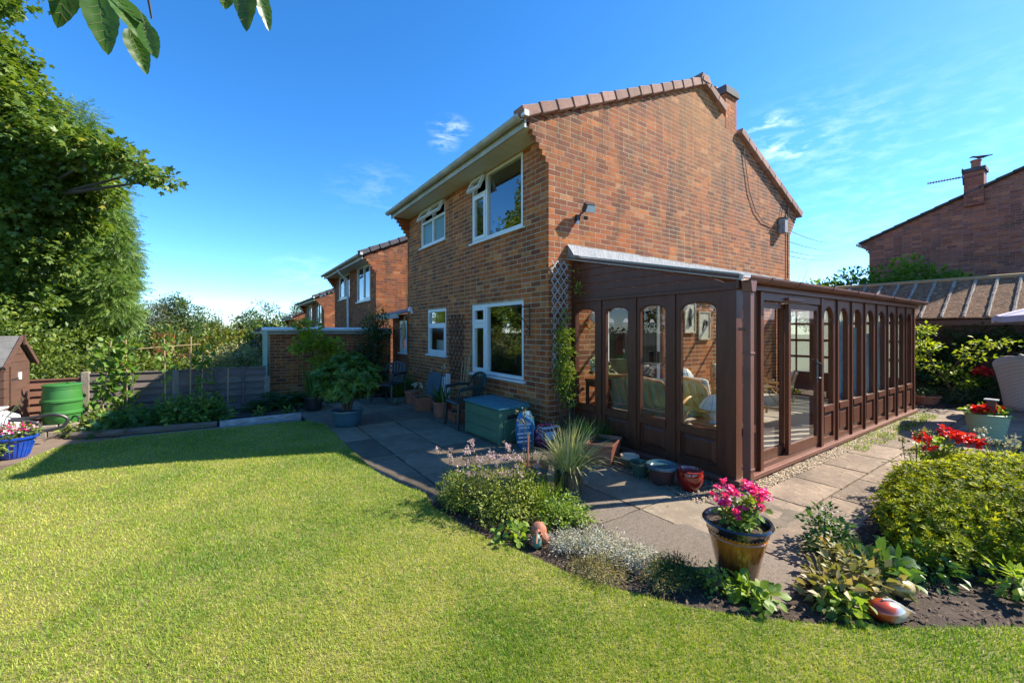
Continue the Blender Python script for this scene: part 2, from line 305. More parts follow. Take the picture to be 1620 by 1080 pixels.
F['hedge'] = foliage('hedge_leaf', (.05, .09, .015), (.12, .18, .025), (.24, .29, .05), .35)
F['red_hedge'] = foliage('red_tipped_leaf', (.07, .13, .02), (.13, .19, .03), (.26, .14, .03), .35, c3=(.40, .12, .03))
F['pale'] = foliage('variegated_leaf', (.18, .2, .07), (.36, .36, .16), (.5, .47, .27), .35)
F['silver'] = foliage('silver_leaf', (.25, .26, .18), (.42, .42, .34), (.58, .57, .5), .2)
F['oregano'] = foliage('oregano_leaf', (.09, .14, .02), (.22, .27, .04), (.38, .40, .09), .4)
F['pink_pale'] = foliage('pale_pink_petal', (.38, .24, .28), (.5, .36, .40), (.62, .5, .52), .3)
F['pink'] = foliage('magenta_petal', (.5, .01, .13), (.75, .03, .24), (.85, .10, .38), .3)
F['red'] = foliage('scarlet_petal', (.4, .005, .008), (.65, .012, .015), (.75, .05, .04), .3)
F['gold'] = foliage('golden_leaf', (.12, .2, .02), (.26, .34, .03), (.48, .5, .04), .45)
F['far'] = foliage('distant_leaf', (.035, .075, .02), (.065, .12, .03), (.11, .16, .045), .25)
F['far_dark'] = foliage('distant_conifer', (.03, .065, .03), (.05, .09, .045), (.085, .125, .055), .2)
F['hazy'] = foliage('willow_leaf', (.07, .085, .05), (.11, .13, .075), (.15, .17, .1), .2)
F['grassblade'] = foliage('grass_blade', (.12, .25, .018), (.28, .38, .028), (.48, .48, .085), .42, .5, (.58, .50, .25))
F['ornamental'] = foliage('variegated_grass', (.22, .26, .05), (.55, .52, .2), (.75, .7, .42), .4)
F['irisleaf'] = foliage('strap_leaf', (.04, .1, .02), (.08, .17, .03), (.16, .25, .06), .35)
F['cherry'] = foliage('cherry_leaf', (.03, .08, .008), (.05, .12, .012), (.07, .16, .02), .4, .38)
F['lime'] = foliage('lime_leaf', (.1, .17, .02), (.2, .3, .04), (.32, .4, .07), .4)
F['dry'] = foliage('fading_leaf', (.1, .13, .03), (.24, .22, .07), (.36, .26, .12), .3)
F['hydrangea'] = foliage('hydrangea_petal', (.4, .5, .42), (.55, .62, .52), (.65, .7, .62), .3)
F['bright'] = foliage('bright_laurel', (.05, .12, .012), (.12, .24, .02), (.22, .36, .04), .4)  # leaf with a bright green of its own

# ---------------------------------------------------------------- mesh builders
def origin_of(p):
    v = Vector((0, 0, 0))
    while p is not None: v += p.location; p = p.parent
    return v
class MB:
    def __init__(s): s.v = []; s.f = []; s.t = []; s.cur = 0.0
    def add(s, vs, fs):
        b = len(s.v); s.v += [tuple(x) for x in vs]
        for f in fs: s.f.append([b+i for i in f]); s.t.append(s.cur)
    def box(s, x0, y0, z0, x1, y1, z1):
        s.add([(x0, y0, z0), (x1, y0, z0), (x1, y1, z0), (x0, y1, z0), (x0, y0, z1), (x1, y0, z1), (x1, y1, z1), (x0, y1, z1)],
              [(0, 3, 2, 1), (4, 5, 6, 7), (0, 1, 5, 4), (1, 2, 6, 5), (2, 3, 7, 6), (3, 0, 4, 7)]); return s
    def obox(s, c, ax, ay, az):
        c = Vector(c); ax, ay, az = Vector(ax), Vector(ay), Vector(az)
        vs = [c+i*ax+j*ay+k*az for k in (-1, 1) for i, j in ((-1, -1), (1, -1), (1, 1), (-1, 1))]
        s.add(vs, [(0, 3, 2, 1), (4, 5, 6, 7), (0, 1, 5, 4), (1, 2, 6, 5), (2, 3, 7, 6), (3, 0, 4, 7)]); return s
    def bar(s, a, b, w, h, up=(0, 0, 1)):
        a, b = Vector(a), Vector(b); d = b-a; u = Vector(up)
        sd = d.cross(u)
        if sd.length < 1e-6: sd = d.cross(Vector((1, 0, 0)))
        sd.normalize(); u2 = sd.cross(d).normalized()
        return s.obox((a+b)/2, d/2, sd*w/2, u2*h/2)
    def prism(s, poly, ext):
        """poly: list of 3d points, extruded by vector ext"""
        n = len(poly); e = Vector(ext); a = [Vector(p) for p in poly]; b = [p+e for p in a]
        s.add(a+b, [tuple(range(n-1, -1, -1)), tuple(range(n, 2*n))]+[(i, (i+1) % n, n+(i+1) % n, n+i) for i in range(n)]); return s
    def tube(s, pts, r, n=6, cap=True):
        pts = [Vector(p) for p in pts]; k = len(pts); rs = r if isinstance(r, (list, tuple)) else [r]*k
        vs = []; u = None
        for i, p in enumerate(pts):
            d = (pts[min(i+1, k-1)]-pts[max(i-1, 0)])
            d = d.normalized() if d.length > 1e-9 else Vector((0, 0, 1))
            if u is None: u = d.orthogonal().normalized()
            else:
                u = u-d*u.dot(d); u = u.normalized() if u.length > 1e-6 else d.orthogonal().normalized()
            w = d.cross(u)
            for j in range(n):
                a = 2*math.pi*j/n; vs.append(p+(u*math.cos(a)+w*math.sin(a))*rs[i])
        fs = [(i*n+j, i*n+(j+1) % n, (i+1)*n+(j+1) % n, (i+1)*n+j) for i in range(k-1) for j in range(n)]
        if cap: fs += [tuple(range(n-1, -1, -1)), tuple(range((k-1)*n, k*n))]
        s.add(vs, fs); return s
    def lathe(s, prof, c=(0, 0, 0), n=28, sx=1, sy=1, close=False):
        c = Vector(c); vs = []
        for r, z in prof:
            for j in range(n):
                a = 2*math.pi*j/n; vs.append(c+Vector((r*math.cos(a)*sx, r*math.sin(a)*sy, z)))
        k = len(prof); fs = [(i*n+j, i*n+(j+1) % n, (i+1)*n+(j+1) % n, (i+1)*n+j) for i in range(k-1) for j in range(n)]
        fs += [tuple(range(n-1, -1, -1)), tuple(range((k-1)*n, k*n))]
        s.add(vs, fs); return s
    def build(s, name, mat, parent=None, smooth=False, loc=None, kind=None, bevel=0):
        o0 = origin_of(parent)
        off = o0+(Vector(loc) if loc else Vector((0, 0, 0)))
        me = bpy.data.meshes.new(name); me.from_pydata([(x-off.x, y-off.y, z-off.z) for x, y, z in s.v], [], s.f)
        if any(s.t):
            at = me.attributes.new('tint', 'FLOAT', 'FACE'); at.data.foreach_set('value', s.t)
        if smooth:
            me.polygons.foreach_set('use_smooth', [True]*len(me.polygons))
            try: me.set_sharp_from_angle(angle=R(38))
            except Exception: pass
        me.materials.append(mat)
        o = bpy.data.objects.new(name, me); col.objects.link(o)
        if parent: o.parent = parent
        if loc: o.location = loc
        if kind: o['kind'] = kind
        if bevel:
            md = o.modifiers.new('bevel', 'BEVEL'); md.width = bevel; md.segments = 2; md.limit_method = 'ANGLE'; md.angle_limit = R(35)
        return o
def thing(name, label, cat, loc=(0, 0, 0), group=None, rz=0):
    o = bpy.data.objects.new(name, None); col.objects.link(o); o.location = loc; o.rotation_euler = (0, 0, rz)
    o.empty_display_size = .1
    o['label'] = label; o['category'] = cat
    if group: o['group'] = group
    return o
def tag(o, label, cat, group=None, kind=None):
    o['label'] = label; o['category'] = cat
    if group: o['group'] = group
    if kind: o['kind'] = kind
    return o
def struct(o): o['kind'] = 'structure'; return o
def copy_tree(o, parent=None):
    kids = [c for c in col.objects if c.parent is o]
    c = o.copy(); col.objects.link(c); c.parent = parent
    for k in kids: copy_tree(k, c)
    return c

# leaf templates: long axis x, width y, normal z
def T(vs, fs): return (np.array(vs, float), np.array(fs, int))
LEAF = T([(0, 0, 0), (.45, .27, .09), (1, 0, -.05), (.45, -.27, .09)], [(0, 2, 1), (0, 3, 2)])
OVAL = T([(0, 0, 0), (.3, .14, .05), (.7, .15, .04), (1, 0, -.06), (.7, -.15, .04), (.3, -.14, .05), (.5, 0, 0)], [(6, 0, 5), (6, 1, 0), (6, 2, 1), (6, 3, 2), (6, 4, 3), (6, 5, 4)])
NARROW = T([(0, 0, 0), (.5, .12, .05), (1, 0, -.1), (.5, -.12, .05)], [(0, 2, 1), (0, 3, 2)])
ROUND = T([(0, 0, 0), (.12, .26, .05), (.40, .38, .08), (.72, .30, .05), (1, 0, -.09), (.72, -.30, .05), (.40, -.38, .08), (.12, -.26, .05), (.5, 0, .0)], [(8, 0, 7), (8, 1, 0), (8, 2, 1), (8, 3, 2), (8, 4, 3), (8, 5, 4), (8, 6, 5), (8, 7, 6)])
def star(k, inner, n0=-130, n1=130):
    vs = [(0, 0, 0)]; fs = []; m = 2*k-1
    for i in range(m):
        a = R(n0+(n1-n0)*i/(m-1)); r = (1.0 if i % 2 == 0 else inner)*(.62+.38*math.cos(a*.62))
        vs.append((r*math.cos(a)*.62+.38, r*math.sin(a)*.62, -.1*r if i % 2 == 0 else .02))
    vs[0] = (.18, 0, .05)
    for i in range(1, m): fs.append((0, i, i+1))
    return T(vs, fs)
MAPLE = star(5, .5)
def frond(pairs=5, ln=.36, w=.07):
    vs = []; fs = []
    for i in range(pairs):
        x = (i+.5)/pairs*.8; l = ln*(1-.55*i/pairs)
        for s_ in (1, -1):
            b = len(vs); vs += [(x-w*.6, 0, 0), (x+w*.6, 0, 0), (x+l*.7, s_*l*.75, -.05)]; fs.append((b, b+1, b+2) if s_ > 0 else (b, b+2, b+1))
    b = len(vs); vs += [(.75, .06, 0), (.75, -.06, 0), (1.05, 0, -.05)]; fs.append((b, b+2, b+1))
    return T(vs, fs)
FROND = frond(); FERN = frond(9, .26, .05)
def rosette(k, cup=.25, w=.55):
    vs = [(0, 0, 0)]; fs = []
    for i in range(k):
        a = 2*math.pi*i/k; b = len(vs); d = math.pi/k*w*1.9
        vs += [(.5*math.cos(a-d), .5*math.sin(a-d), cup*.7), (.55*math.cos(a)*1.0, .55*math.sin(a), cup), (.5*math.cos(a+d), .5*math.sin(a+d), cup*.7)]
        fs += [(0, b, b+1), (0, b+1, b+2)]
    return T(vs, fs)
FLOWER = rosette(5)
def norm(a): return a/np.maximum(np.linalg.norm(a, axis=1, keepdims=True), 1e-9)
def np_mesh(name, verts, faces, tint, mat, parent=None, kind=None):
    off = np.array(origin_of(parent)); verts = verts-off
    me = bpy.data.meshes.new(name); nf = len(faces); k = faces.shape[1]
    me.vertices.add(len(verts)); me.vertices.foreach_set('co', verts.astype(np.float32).ravel())
    me.loops.add(nf*k); me.loops.foreach_set('vertex_index', faces.astype(np.int32).ravel())
    me.polygons.add(nf); me.polygons.foreach_set('loop_start', np.arange(0, nf*k, k, dtype=np.int32))
    me.update(calc_edges=True)
    at = me.attributes.new('tint', 'FLOAT', 'FACE'); at.data.foreach_set('value', tint.astype(np.float32))
    me.materials.append(mat); o = bpy.data.objects.new(name, me); col.objects.link(o)
    if parent: o.parent = parent
    if kind: o['kind'] = kind
    return o
def scatter(name, mat, P, D, U, S, tmpl, tint, parent=None, kind=None):
    tv, tf = tmpl; n = len(P); k = len(tv)
    X = norm(D); Z = norm(U-X*np.sum(U*X, axis=1, keepdims=True)); Y = np.cross(Z, X)
    S = np.asarray(S, float).reshape(n, 1, 1)
    V = P[:, None, :]+S*(tv[None, :, 0:1]*X[:, None, :]+tv[None, :, 1:2]*Y[:, None, :]+tv[None, :, 2:3]*Z[:, None, :])
    faces = (tf[None, :, :]+(np.arange(n)*k)[:, None, None]).reshape(-1, 3)
    return np_mesh(name, V.reshape(-1, 3), faces, np.repeat(tint, len(tf)), mat, parent, kind)
def rdir(n): return norm(rng.normal(size=(n, 3)))
def crown(name, mat, ells, n, size, tmpl=LEAF, clump=.12, per=14, parent=None, kind=None, shell=.35, up=.35, droop=0.0, tint=(.0, 1.0), zmin=None, flat=0.0, seedy=None):
    """leaf clusters spread through ellipsoids (cx,cy,cz,rx,ry,rz)"""
    E = np.array(ells, float); w = (E[:, 3]*E[:, 4]+E[:, 4]*E[:, 5]+E[:, 3]*E[:, 5]); w /= w.sum()
    nc = max(3, n//per); idx = rng.choice(len(E), nc, p=w)
    d = rdir(nc); lump = 1+.13*np.sin(d[:, 0]*5.1+E[idx, 0]*3)*np.sin(d[:, 1]*4.3+1.3*idx)+.1*np.sin(d[:, 2]*6.7+idx)
    rad = (1-shell*np.abs(rng.normal(size=nc))*.8).clip(.12, 1.08)*lump
    C = E[idx, :3]+d*E[idx, 3:6]*rad[:, None]
    if zmin is not None: C[:, 2] = np.where(C[:, 2] < zmin, zmin+rng.random(nc)*.08, C[:, 2])
    ct = rng.random(nc)
    ci = np.repeat(np.arange(nc), per); m = len(ci)
    off = rng.normal(size=(m, 3))*clump*np.array([1, 1, .7-.3*flat])*.6
    P = C[ci]+off
    if zmin is not None: P[:, 2] = np.maximum(P[:, 2], zmin)
    D = norm(off)*.9+d[ci]*.6+rdir(m)*.5; D[:, 2] -= droop; D[:, 2] *= (1-flat)
    U = rdir(m)*.55+d[ci]*.5; U[:, 2] += up+.3
    tn = tint[0]+(tint[1]-tint[0])*(.55*ct[ci]+.45*rng.random(m))
    return scatter(name, mat, P, D, U, size*(.65+.7*rng.random(m)), tmpl, tn, parent, kind)
def blades(name, mat, base, dirs, length, width, bend=.5, seg=5, tint=None, parent=None, kind=None):
    """arching strap leaves; base (n,3), dirs (n,3) start direction"""
    n = len(base); L = np.asarray(length).reshape(n, 1); W = np.asarray(width).reshape(n, 1)
    pos = base.copy(); d = norm(dirs); side = norm(np.cross(d, np.tile([0, 0, 1.0], (n, 1)))+rdir(n)*.05); V = []
    for i in range(seg+1):
        f = i/seg; w = W*(1-f**2.2)*.5+.0004
        V.append(pos-side*w); V.append(pos+side*w)
        pos = pos+d*L/seg; d = d.copy(); d[:, 2] -= bend/seg*(.4+1.4*f); d = norm(d)
    V = np.stack(V, 1); k = 2*(seg+1)
    q = np.array([(2*i, 2*i+1, 2*i+3, 2*i+2) for i in range(seg)])
    faces = (q[None]+(np.arange(n)*k)[:, None, None]).reshape(-1, 4)
    tint = rng.random(n) if tint is None else tint
    return np_mesh(name, V.reshape(-1, 3), faces, np.repeat(tint, seg), mat, parent, kind)
def in_poly(P, poly):
    x, y = P[:, 0], P[:, 1]; ins = np.zeros(len(P), bool); n = len(poly); j = n-1
    for i in range(n):
        xi, yi = poly[i]; xj, yj = poly[j]
        c = ((yi > y) != (yj > y)) & (x < (xj-xi)*(y-yi)/((yj-yi) if yj != yi else 1e-9)+xi); ins ^= c; j = i
    return ins
# ---------------------------------------------------------------- setting: sheets
def ground_h(x, y):
    r = 0.0
    def ss(a, b, v): t = np.clip((v-a)/(b-a), 0, 1); return t*t*(3-2*t)
    h = -.05-1.0*ss(9.7, 16, y)-3.2*ss(14, 60, y)-.35*ss(3, 9, -x-2.5)*ss(-30, 5, y)
    h = h-6*ss(60, 300, y)
    return h
def make_terrain():
    a = np.concatenate([-np.geomspace(1500, 30, 14), np.linspace(-26, 40, 67), np.geomspace(46, 1500, 14)])
    b = np.concatenate([-np.geomspace(1200, 20, 10), np.linspace(-18, 60, 79), np.geomspace(66, 1600, 16)])
    X, Y = np.meshgrid(a, b); Z = ground_h(X, Y)
    V = np.stack([X, Y, Z], -1).reshape(-1, 3); nx = len(a); ny = len(b)
    q = np.array([(j*nx+i, j*nx+i+1, (j+1)*nx+i+1, (j+1)*nx+i) for j in range(ny-1) for i in range(nx-1)])
    return struct(np_mesh('ground', V, q, np.zeros(len(q)), M['terrain']))
make_terrain()
def sheet(name, poly, z, thick, mat, sub=None):
    mb = MB(); mb.prism([(x, y, z-thick) for x, y in poly], (0, 0, thick)); return struct(mb.build(name, mat))
lawn_edge_path = [gp(*p) for p in [(486, 668), (514, 673), (535, 693), (548, 707), (575, 731), (600, 753), (640, 772), (674, 785)]]
lawn_bed = [gp(*p) for p in [(684, 805), (720, 827), (760, 850), (830, 880), (900, 912), (980, 938), (1080, 965), (1180, 983), (1300, 994), (1450, 1000), (1620, 998)]]
lawn_poly = [gp(0, 748), gp(60, 722), gp(100, 707), gp(220, 692), gp(350, 679), gp(440, 671)]+lawn_edge_path+lawn_bed+[(4.6, .15), (9, -.3), (9, -6), (-9, -6), (-9, 4.5), (-4, 6.3)]
sheet('lawn', lawn_poly, .022, .06, M['lawn'])
bed_path = [gp(*p) for p in [(686, 797), (700, 780), (790, 790), (850, 790), (890, 800), (935, 822), (1000, 862), (1075, 893), (1130, 922), (1200, 955), (1245, 965), (1268, 925), (1330, 872), (1390, 800), (1440, 752), (1540, 718)]]
front_bed = list(reversed(lawn_bed))+bed_path+[(8.2, .95), (8.2, .6), (9.3, .5), (9, -.3), (4.6, .15)]
def soil_sheet(name, poly, z, amp=.02, res=.05, under=None):
    P = np.array(poly); x0, y0 = P.min(0); x1, y1 = P.max(0)
    xs = np.arange(x0-.02, x1+.05, res); ys = np.arange(y0-.02, y1+.05, res); X, Y = np.meshgrid(xs, ys)
    Z = z+amp*(np.sin(X*9.1+Y*3)*np.sin(Y*7.7-X*2)+.6*rng.random(X.shape)); nx = len(xs)
    V = np.stack([X, Y, Z], -1).reshape(-1, 3)
    q = np.array([(j*nx+i, j*nx+i+1, (j+1)*nx+i+1, (j+1)*nx+i) for j in range(len(ys)-1) for i in range(nx-1)])
    cen = V[q].mean(1); keep = in_poly(cen[:, :2], poly)
    if under: keep |= in_poly(cen[:, :2], under) & ((cen[:, 0] > 1.3) & (cen[:, 1] > -.2))
    return struct(np_mesh(name, V, q[keep], np.zeros(keep.sum()), M['soil']))
soil_sheet('flower_bed', front_bed, .004, .011, .025, lawn_poly)
veg_poly = [(-1.95, 8.25), (-1.3, 7.98), (-.12, 7.86), (.98, 7.88), (1.08, 8.5), (1.12, 9.45), (1.6, 9.5), (3.5, 9.4), (3.5, 10.9), (.6, 10.9), (.6, 9.42), (-1.95, 9.42)]
soil_sheet('vegetable_bed', veg_poly, .02)
sheet('side_path', [(-4.5, 6.3), (-1.9, 7.0), gp(105, 709), gp(220, 694), gp(350, 681), (-.2, 7.8), (-1.3, 7.95), (-1.95, 8.2), (-1.95, 9.4), (-2.4, 9.4), (-4.5, 9.4)], .012, .06, M['yard'])
sheet('patio_bed', [(1.0, -1.5), (14, -1.5), (14, 4.2), (4, 4.2), (4, 9.6), (1.06, 9.6), (1.06, 7.5), (1.1, 2.0)], -.02, .05, M['bed_base'])
def gutter_strip():   # shaded strip between the beds' kerb and the lawn
    return sheet('garden_edging', [(-1.25, 7.80), (-.1, 7.66), (1.0, 7.72), (1.02, 7.85), (-.1, 7.82), (-1.25, 7.95)], .016, .04, M['concrete'])
gutter_strip()

# paving: every flag its own slab
patio = bpy.data.objects.new('patio', None); col.objects.link(patio); patio['kind'] = 'structure'; patio.location = (2.4, 4, 0)
slab_meshes = {}
def slab(cx, cy, lx, ly, z, mat, parent=patio):
    key = (round(lx, 3), round(ly, 3), mat, random.randint(0, 2))
    if key not in slab_meshes:
        mb = MB(); n = 6; g = .009; vs = []
        # riven top: a small grid with uneven heights, chamfered edge, skirt
        for j in range(n+1):
            for i in range(n+1):
                u, v = i/n-.5, j/n-.5; e = (i in (0, n)) or (j in (0, n)); u += random.uniform(-.006, .006)*e/lx; v += random.uniform(-.006, .006)*e/ly
                vs.append((u*(lx-g*2), v*(ly-g*2), -.003 if e else random.uniform(-.001, .0022)))
        fs = [(j*(n+1)+i, j*(n+1)+i+1, (j+1)*(n+1)+i+1, (j+1)*(n+1)+i) for j in range(n) for i in range(n)]
        ring = [i for i in range(n+1)]+[(j+1)*(n+1)-1 for j in range(1, n+1)]+[n*(n+1)+i for i in range(n-1, -1, -1)]+[j*(n+1) for j in range(n-1, 0, -1)]
        b = len(vs)
        for i in ring: vs.append((vs[i][0]*1.008, vs[i][1]*1.008, -.035))
        m_ = len(ring); fs += [(ring[k], b+k, b+(k+1) % m_, ring[(k+1) % m_]) for k in range(m_)]
        mb.add(vs, fs); me = bpy.data.meshes.new('paving_slab'); me.from_pydata(mb.v, [], mb.f); me.materials.append(M[mat]); slab_meshes[key] = me
    o = bpy.data.objects.new('paving_slab', slab_meshes[key]); col.objects.link(o); o.parent = parent
    o.location = Vector((cx, cy, z+random.uniform(-.0015, .0015)))-origin_of(parent); o.rotation_euler = (random.uniform(-.003, .003), random.uniform(-.003, .003), random.uniform(-.004, .004))
# long-side path and left patio on one grid
nslab = 0
bed_arr = list(front_bed)
def covered(x, y, lx, ly):
    pts = np.array([(x+i*lx*.5, y+j*ly*.5) for i in (-1, 0, 1) for j in (-1, 0, 1)])
    a = in_poly(pts, lawn_poly) | in_poly(pts, bed_arr); return a.all()
y = 9.42
xs_cols = [1.06, 1.66, 2.26, 2.86, 3.46]
for ci, x0 in enumerate(xs_cols):
    w = .6 if ci < 4 else .5
    yy = 9.45-(.3 if ci % 2 else 0)
    first = True
    while yy > 2.0:
        ly = .9 if not first else (.9 if ci % 2 == 0 else .6); first = False
        cx, cy = x0+w/2, yy-ly/2
        if cy+ly/2 > 9.5: pass
        lit = cy < 3.4  # near rows, laid in exposed aggregate on the lawn side
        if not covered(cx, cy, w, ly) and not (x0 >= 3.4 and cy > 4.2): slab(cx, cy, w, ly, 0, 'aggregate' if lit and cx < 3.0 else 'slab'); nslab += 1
        yy -= ly
for xi in range(16):
    x0 = 2.26+xi*.75
    for j, (y0, ly) in enumerate(((.95, .5), (1.45, .5), (.3, .65), (-.35, .65), (-1.0, .65))):
        cx, cy, lx = x0+.375+(.3 if j % 2 else 0), y0+ly/2, .75
        if j >= 2 and cx < 7.4: continue
        if covered(cx, cy, lx, ly): continue
        slab(cx, cy, lx, ly, 0, 'aggregate' if cx < 3.3 else 'slab_sandstone'); nslab += 1
for xi in range(4):
    slab(10.75+xi*.62, 2.3, .6, .66, 0, 'slab'); slab(10.75+xi*.62, 2.97, .6, .66, 0, 'slab')
# raised terrace on the right
terr = bpy.data.objects.new('raised_terrace', None); col.objects.link(terr); terr['kind'] = 'structure'; terr.location = (9.5, 0, 0)
mb = MB()
mb.box(7.75, -1.6, -.02, 12.3, .62, .06); mb.box(8.0, .6, -.02, 12.3, 1.25, .06); mb.build('terrace_base', M['block'], terr)
for xi in range(6):
    for j in range(3):
        cx, cy = 8.12+xi*.72+.0, .32-j*.6
        slab(cx, cy, .72, .6, .098, 'slab_sandstone', terr)
    if xi > 0: slab(8.0+xi*.72, .94, .72, .62, .098, 'slab_sandstone', terr)
slab(8.36, .94, .72, .62, .098, 'slab', terr)

# ---------------------------------------------------------------- wall mapping helpers
class Face:
    """a wall plane: a runs along it, n points out of it, z is up"""
    def __init__(s, axis, at, sign): s.axis, s.at, s.sign = axis, at, sign
    def p(s, a, n, z):
        q = s.at+s.sign*n
        return (q, a, z) if s.axis == 'X' else (a, q, z)
    def box(s, mb, a0, n0, z0, a1, n1, z1):
        p, q = s.p(a0, n0, z0), s.p(a1, n1, z1)
        mb.box(min(p[0], q[0]), min(p[1], q[1]), min(p[2], q[2]), max(p[0], q[0]), max(p[1], q[1]), max(p[2], q[2]))
def clip_poly(poly, lines):
    for (a, b, c) in lines:   # keep a*u+b*v <= c
        out = []
        for i in range(len(poly)):
            p, q = poly[i], poly[(i+1) % len(poly)]; fp, fq = a*p[0]+b*p[1]-c, a*q[0]+b*q[1]-c
            if fp <= 0: out.append(p)
            if (fp < 0 < fq) or (fq < 0 < fp): t = fp/(fp-fq); out.append((p[0]+t*(q[0]-p[0]), p[1]+t*(q[1]-p[1])))
        poly = out
        if len(poly) < 3: return []
    return poly
def lay_bricks(span, z0, z1, holes=(), lines=(), zoff=0.0, phase=0.0):
    """stretcher bond; span(v)->(ul,ur); returns list of (poly, full)"""
    res = []; i = 0; v = z0
    while v < z1:
        v1 = v+.0625; vm = v+.0325; ul, ur = span(vm)
        u = ul-(.1125 if i % 2 else 0.0)-phase
        while u < ur:
            L = .215 if random.random() > .04 else .1025
            segs = [(max(u, ul), min(u+L, ur))]; u += L+.010; segs = [(segs[0][0]+.001, segs[0][1]-.001)]
            for h in holes:
                if h[2]-.02 < vm < h[3]+.0:
                    ns_ = []
                    for a, b in segs:
                        if b <= h[0] or a >= h[1]: ns_.append((a, b))
                        else:
                            if a < h[0]: ns_.append((a, h[0]-.002))
                            if b > h[1]: ns_.append((h[1]+.002, b))
                    segs = ns_
            for a, b in segs:
                if b-a < .02: continue
                poly = clip_poly([(a, v), (b, v), (b, v1), (a, v1)], lines) if lines else [(a, v), (b, v), (b, v1), (a, v1)]
                if poly: res.append((poly, len(poly) == 4 and abs(b-a-.213) < 1e-6 and (not lines or abs(poly[0][0]-a)+abs(poly[2][1]-v1) < 1e-6)))
        v += .075; i += 1
    return res
def brick_part(parent, face, rects, mat, proud=.0013, jitter=.0005):
    mb = MB()
    for poly, full in rects:
        j = random.uniform(-jitter, jitter); mb.cur = random.random()
        k = len(poly); fr = [face.p(a, proud+j, z) for a, z in poly]; bk = [face.p(a, -.004, z) for a, z in poly]
        mb.add(fr+bk, [tuple(range(k))]+[(i, k+i, k+(i+1) % k, (i+1) % k) for i in range(k)])
    return mb.build('brick', mat, parent, kind='stuff')
single_mesh = {}
def single_brick(parent, face, poly, mat, proud=.0013):
    key = (face.axis, mat.name)
    a0, v0 = poly[0]; a1, v1 = poly[2]; am, vm = (a0+a1)/2, (v0+v1)/2
    if key not in single_mesh:
        l = (a1-a0)/2; mb = MB()
        if face.axis == 'X': mb.box(-.006, -l, -.0325, .006, l, .0325)
        else: mb.box(-l, -.006, -.0325, l, .006, .0325)
        me = bpy.data.meshes.new('brick'); me.from_pydata(mb.v, [], mb.f); me.materials.append(mat); single_mesh[key] = me
    o = bpy.data.objects.new('brick', single_mesh[key]); col.objects.link(o); o.parent = parent
    o.location = Vector(face.p(am, proud-.006+random.uniform(-.0005, .0005), vm))-origin_of(parent)
def mortar_cells(mb, face, a0, a1, z0, z1, holes, depth=.1):
    us = sorted({a0, a1, *[h[0] for h in holes], *[h[1] for h in holes]}); vs = sorted({z0, z1, *[h[2] for h in holes], *[h[3] for h in holes]})
    for i in range(len(us)-1):
        for j in range(len(vs)-1):
            um, vm = (us[i]+us[i+1])/2, (vs[j]+vs[j+1])/2
            if any(h[0] < um < h[1] and h[2] < vm < h[3] for h in holes): continue
            face.box(mb, us[i], -depth, vs[j], us[i+1], 0, vs[j+1])

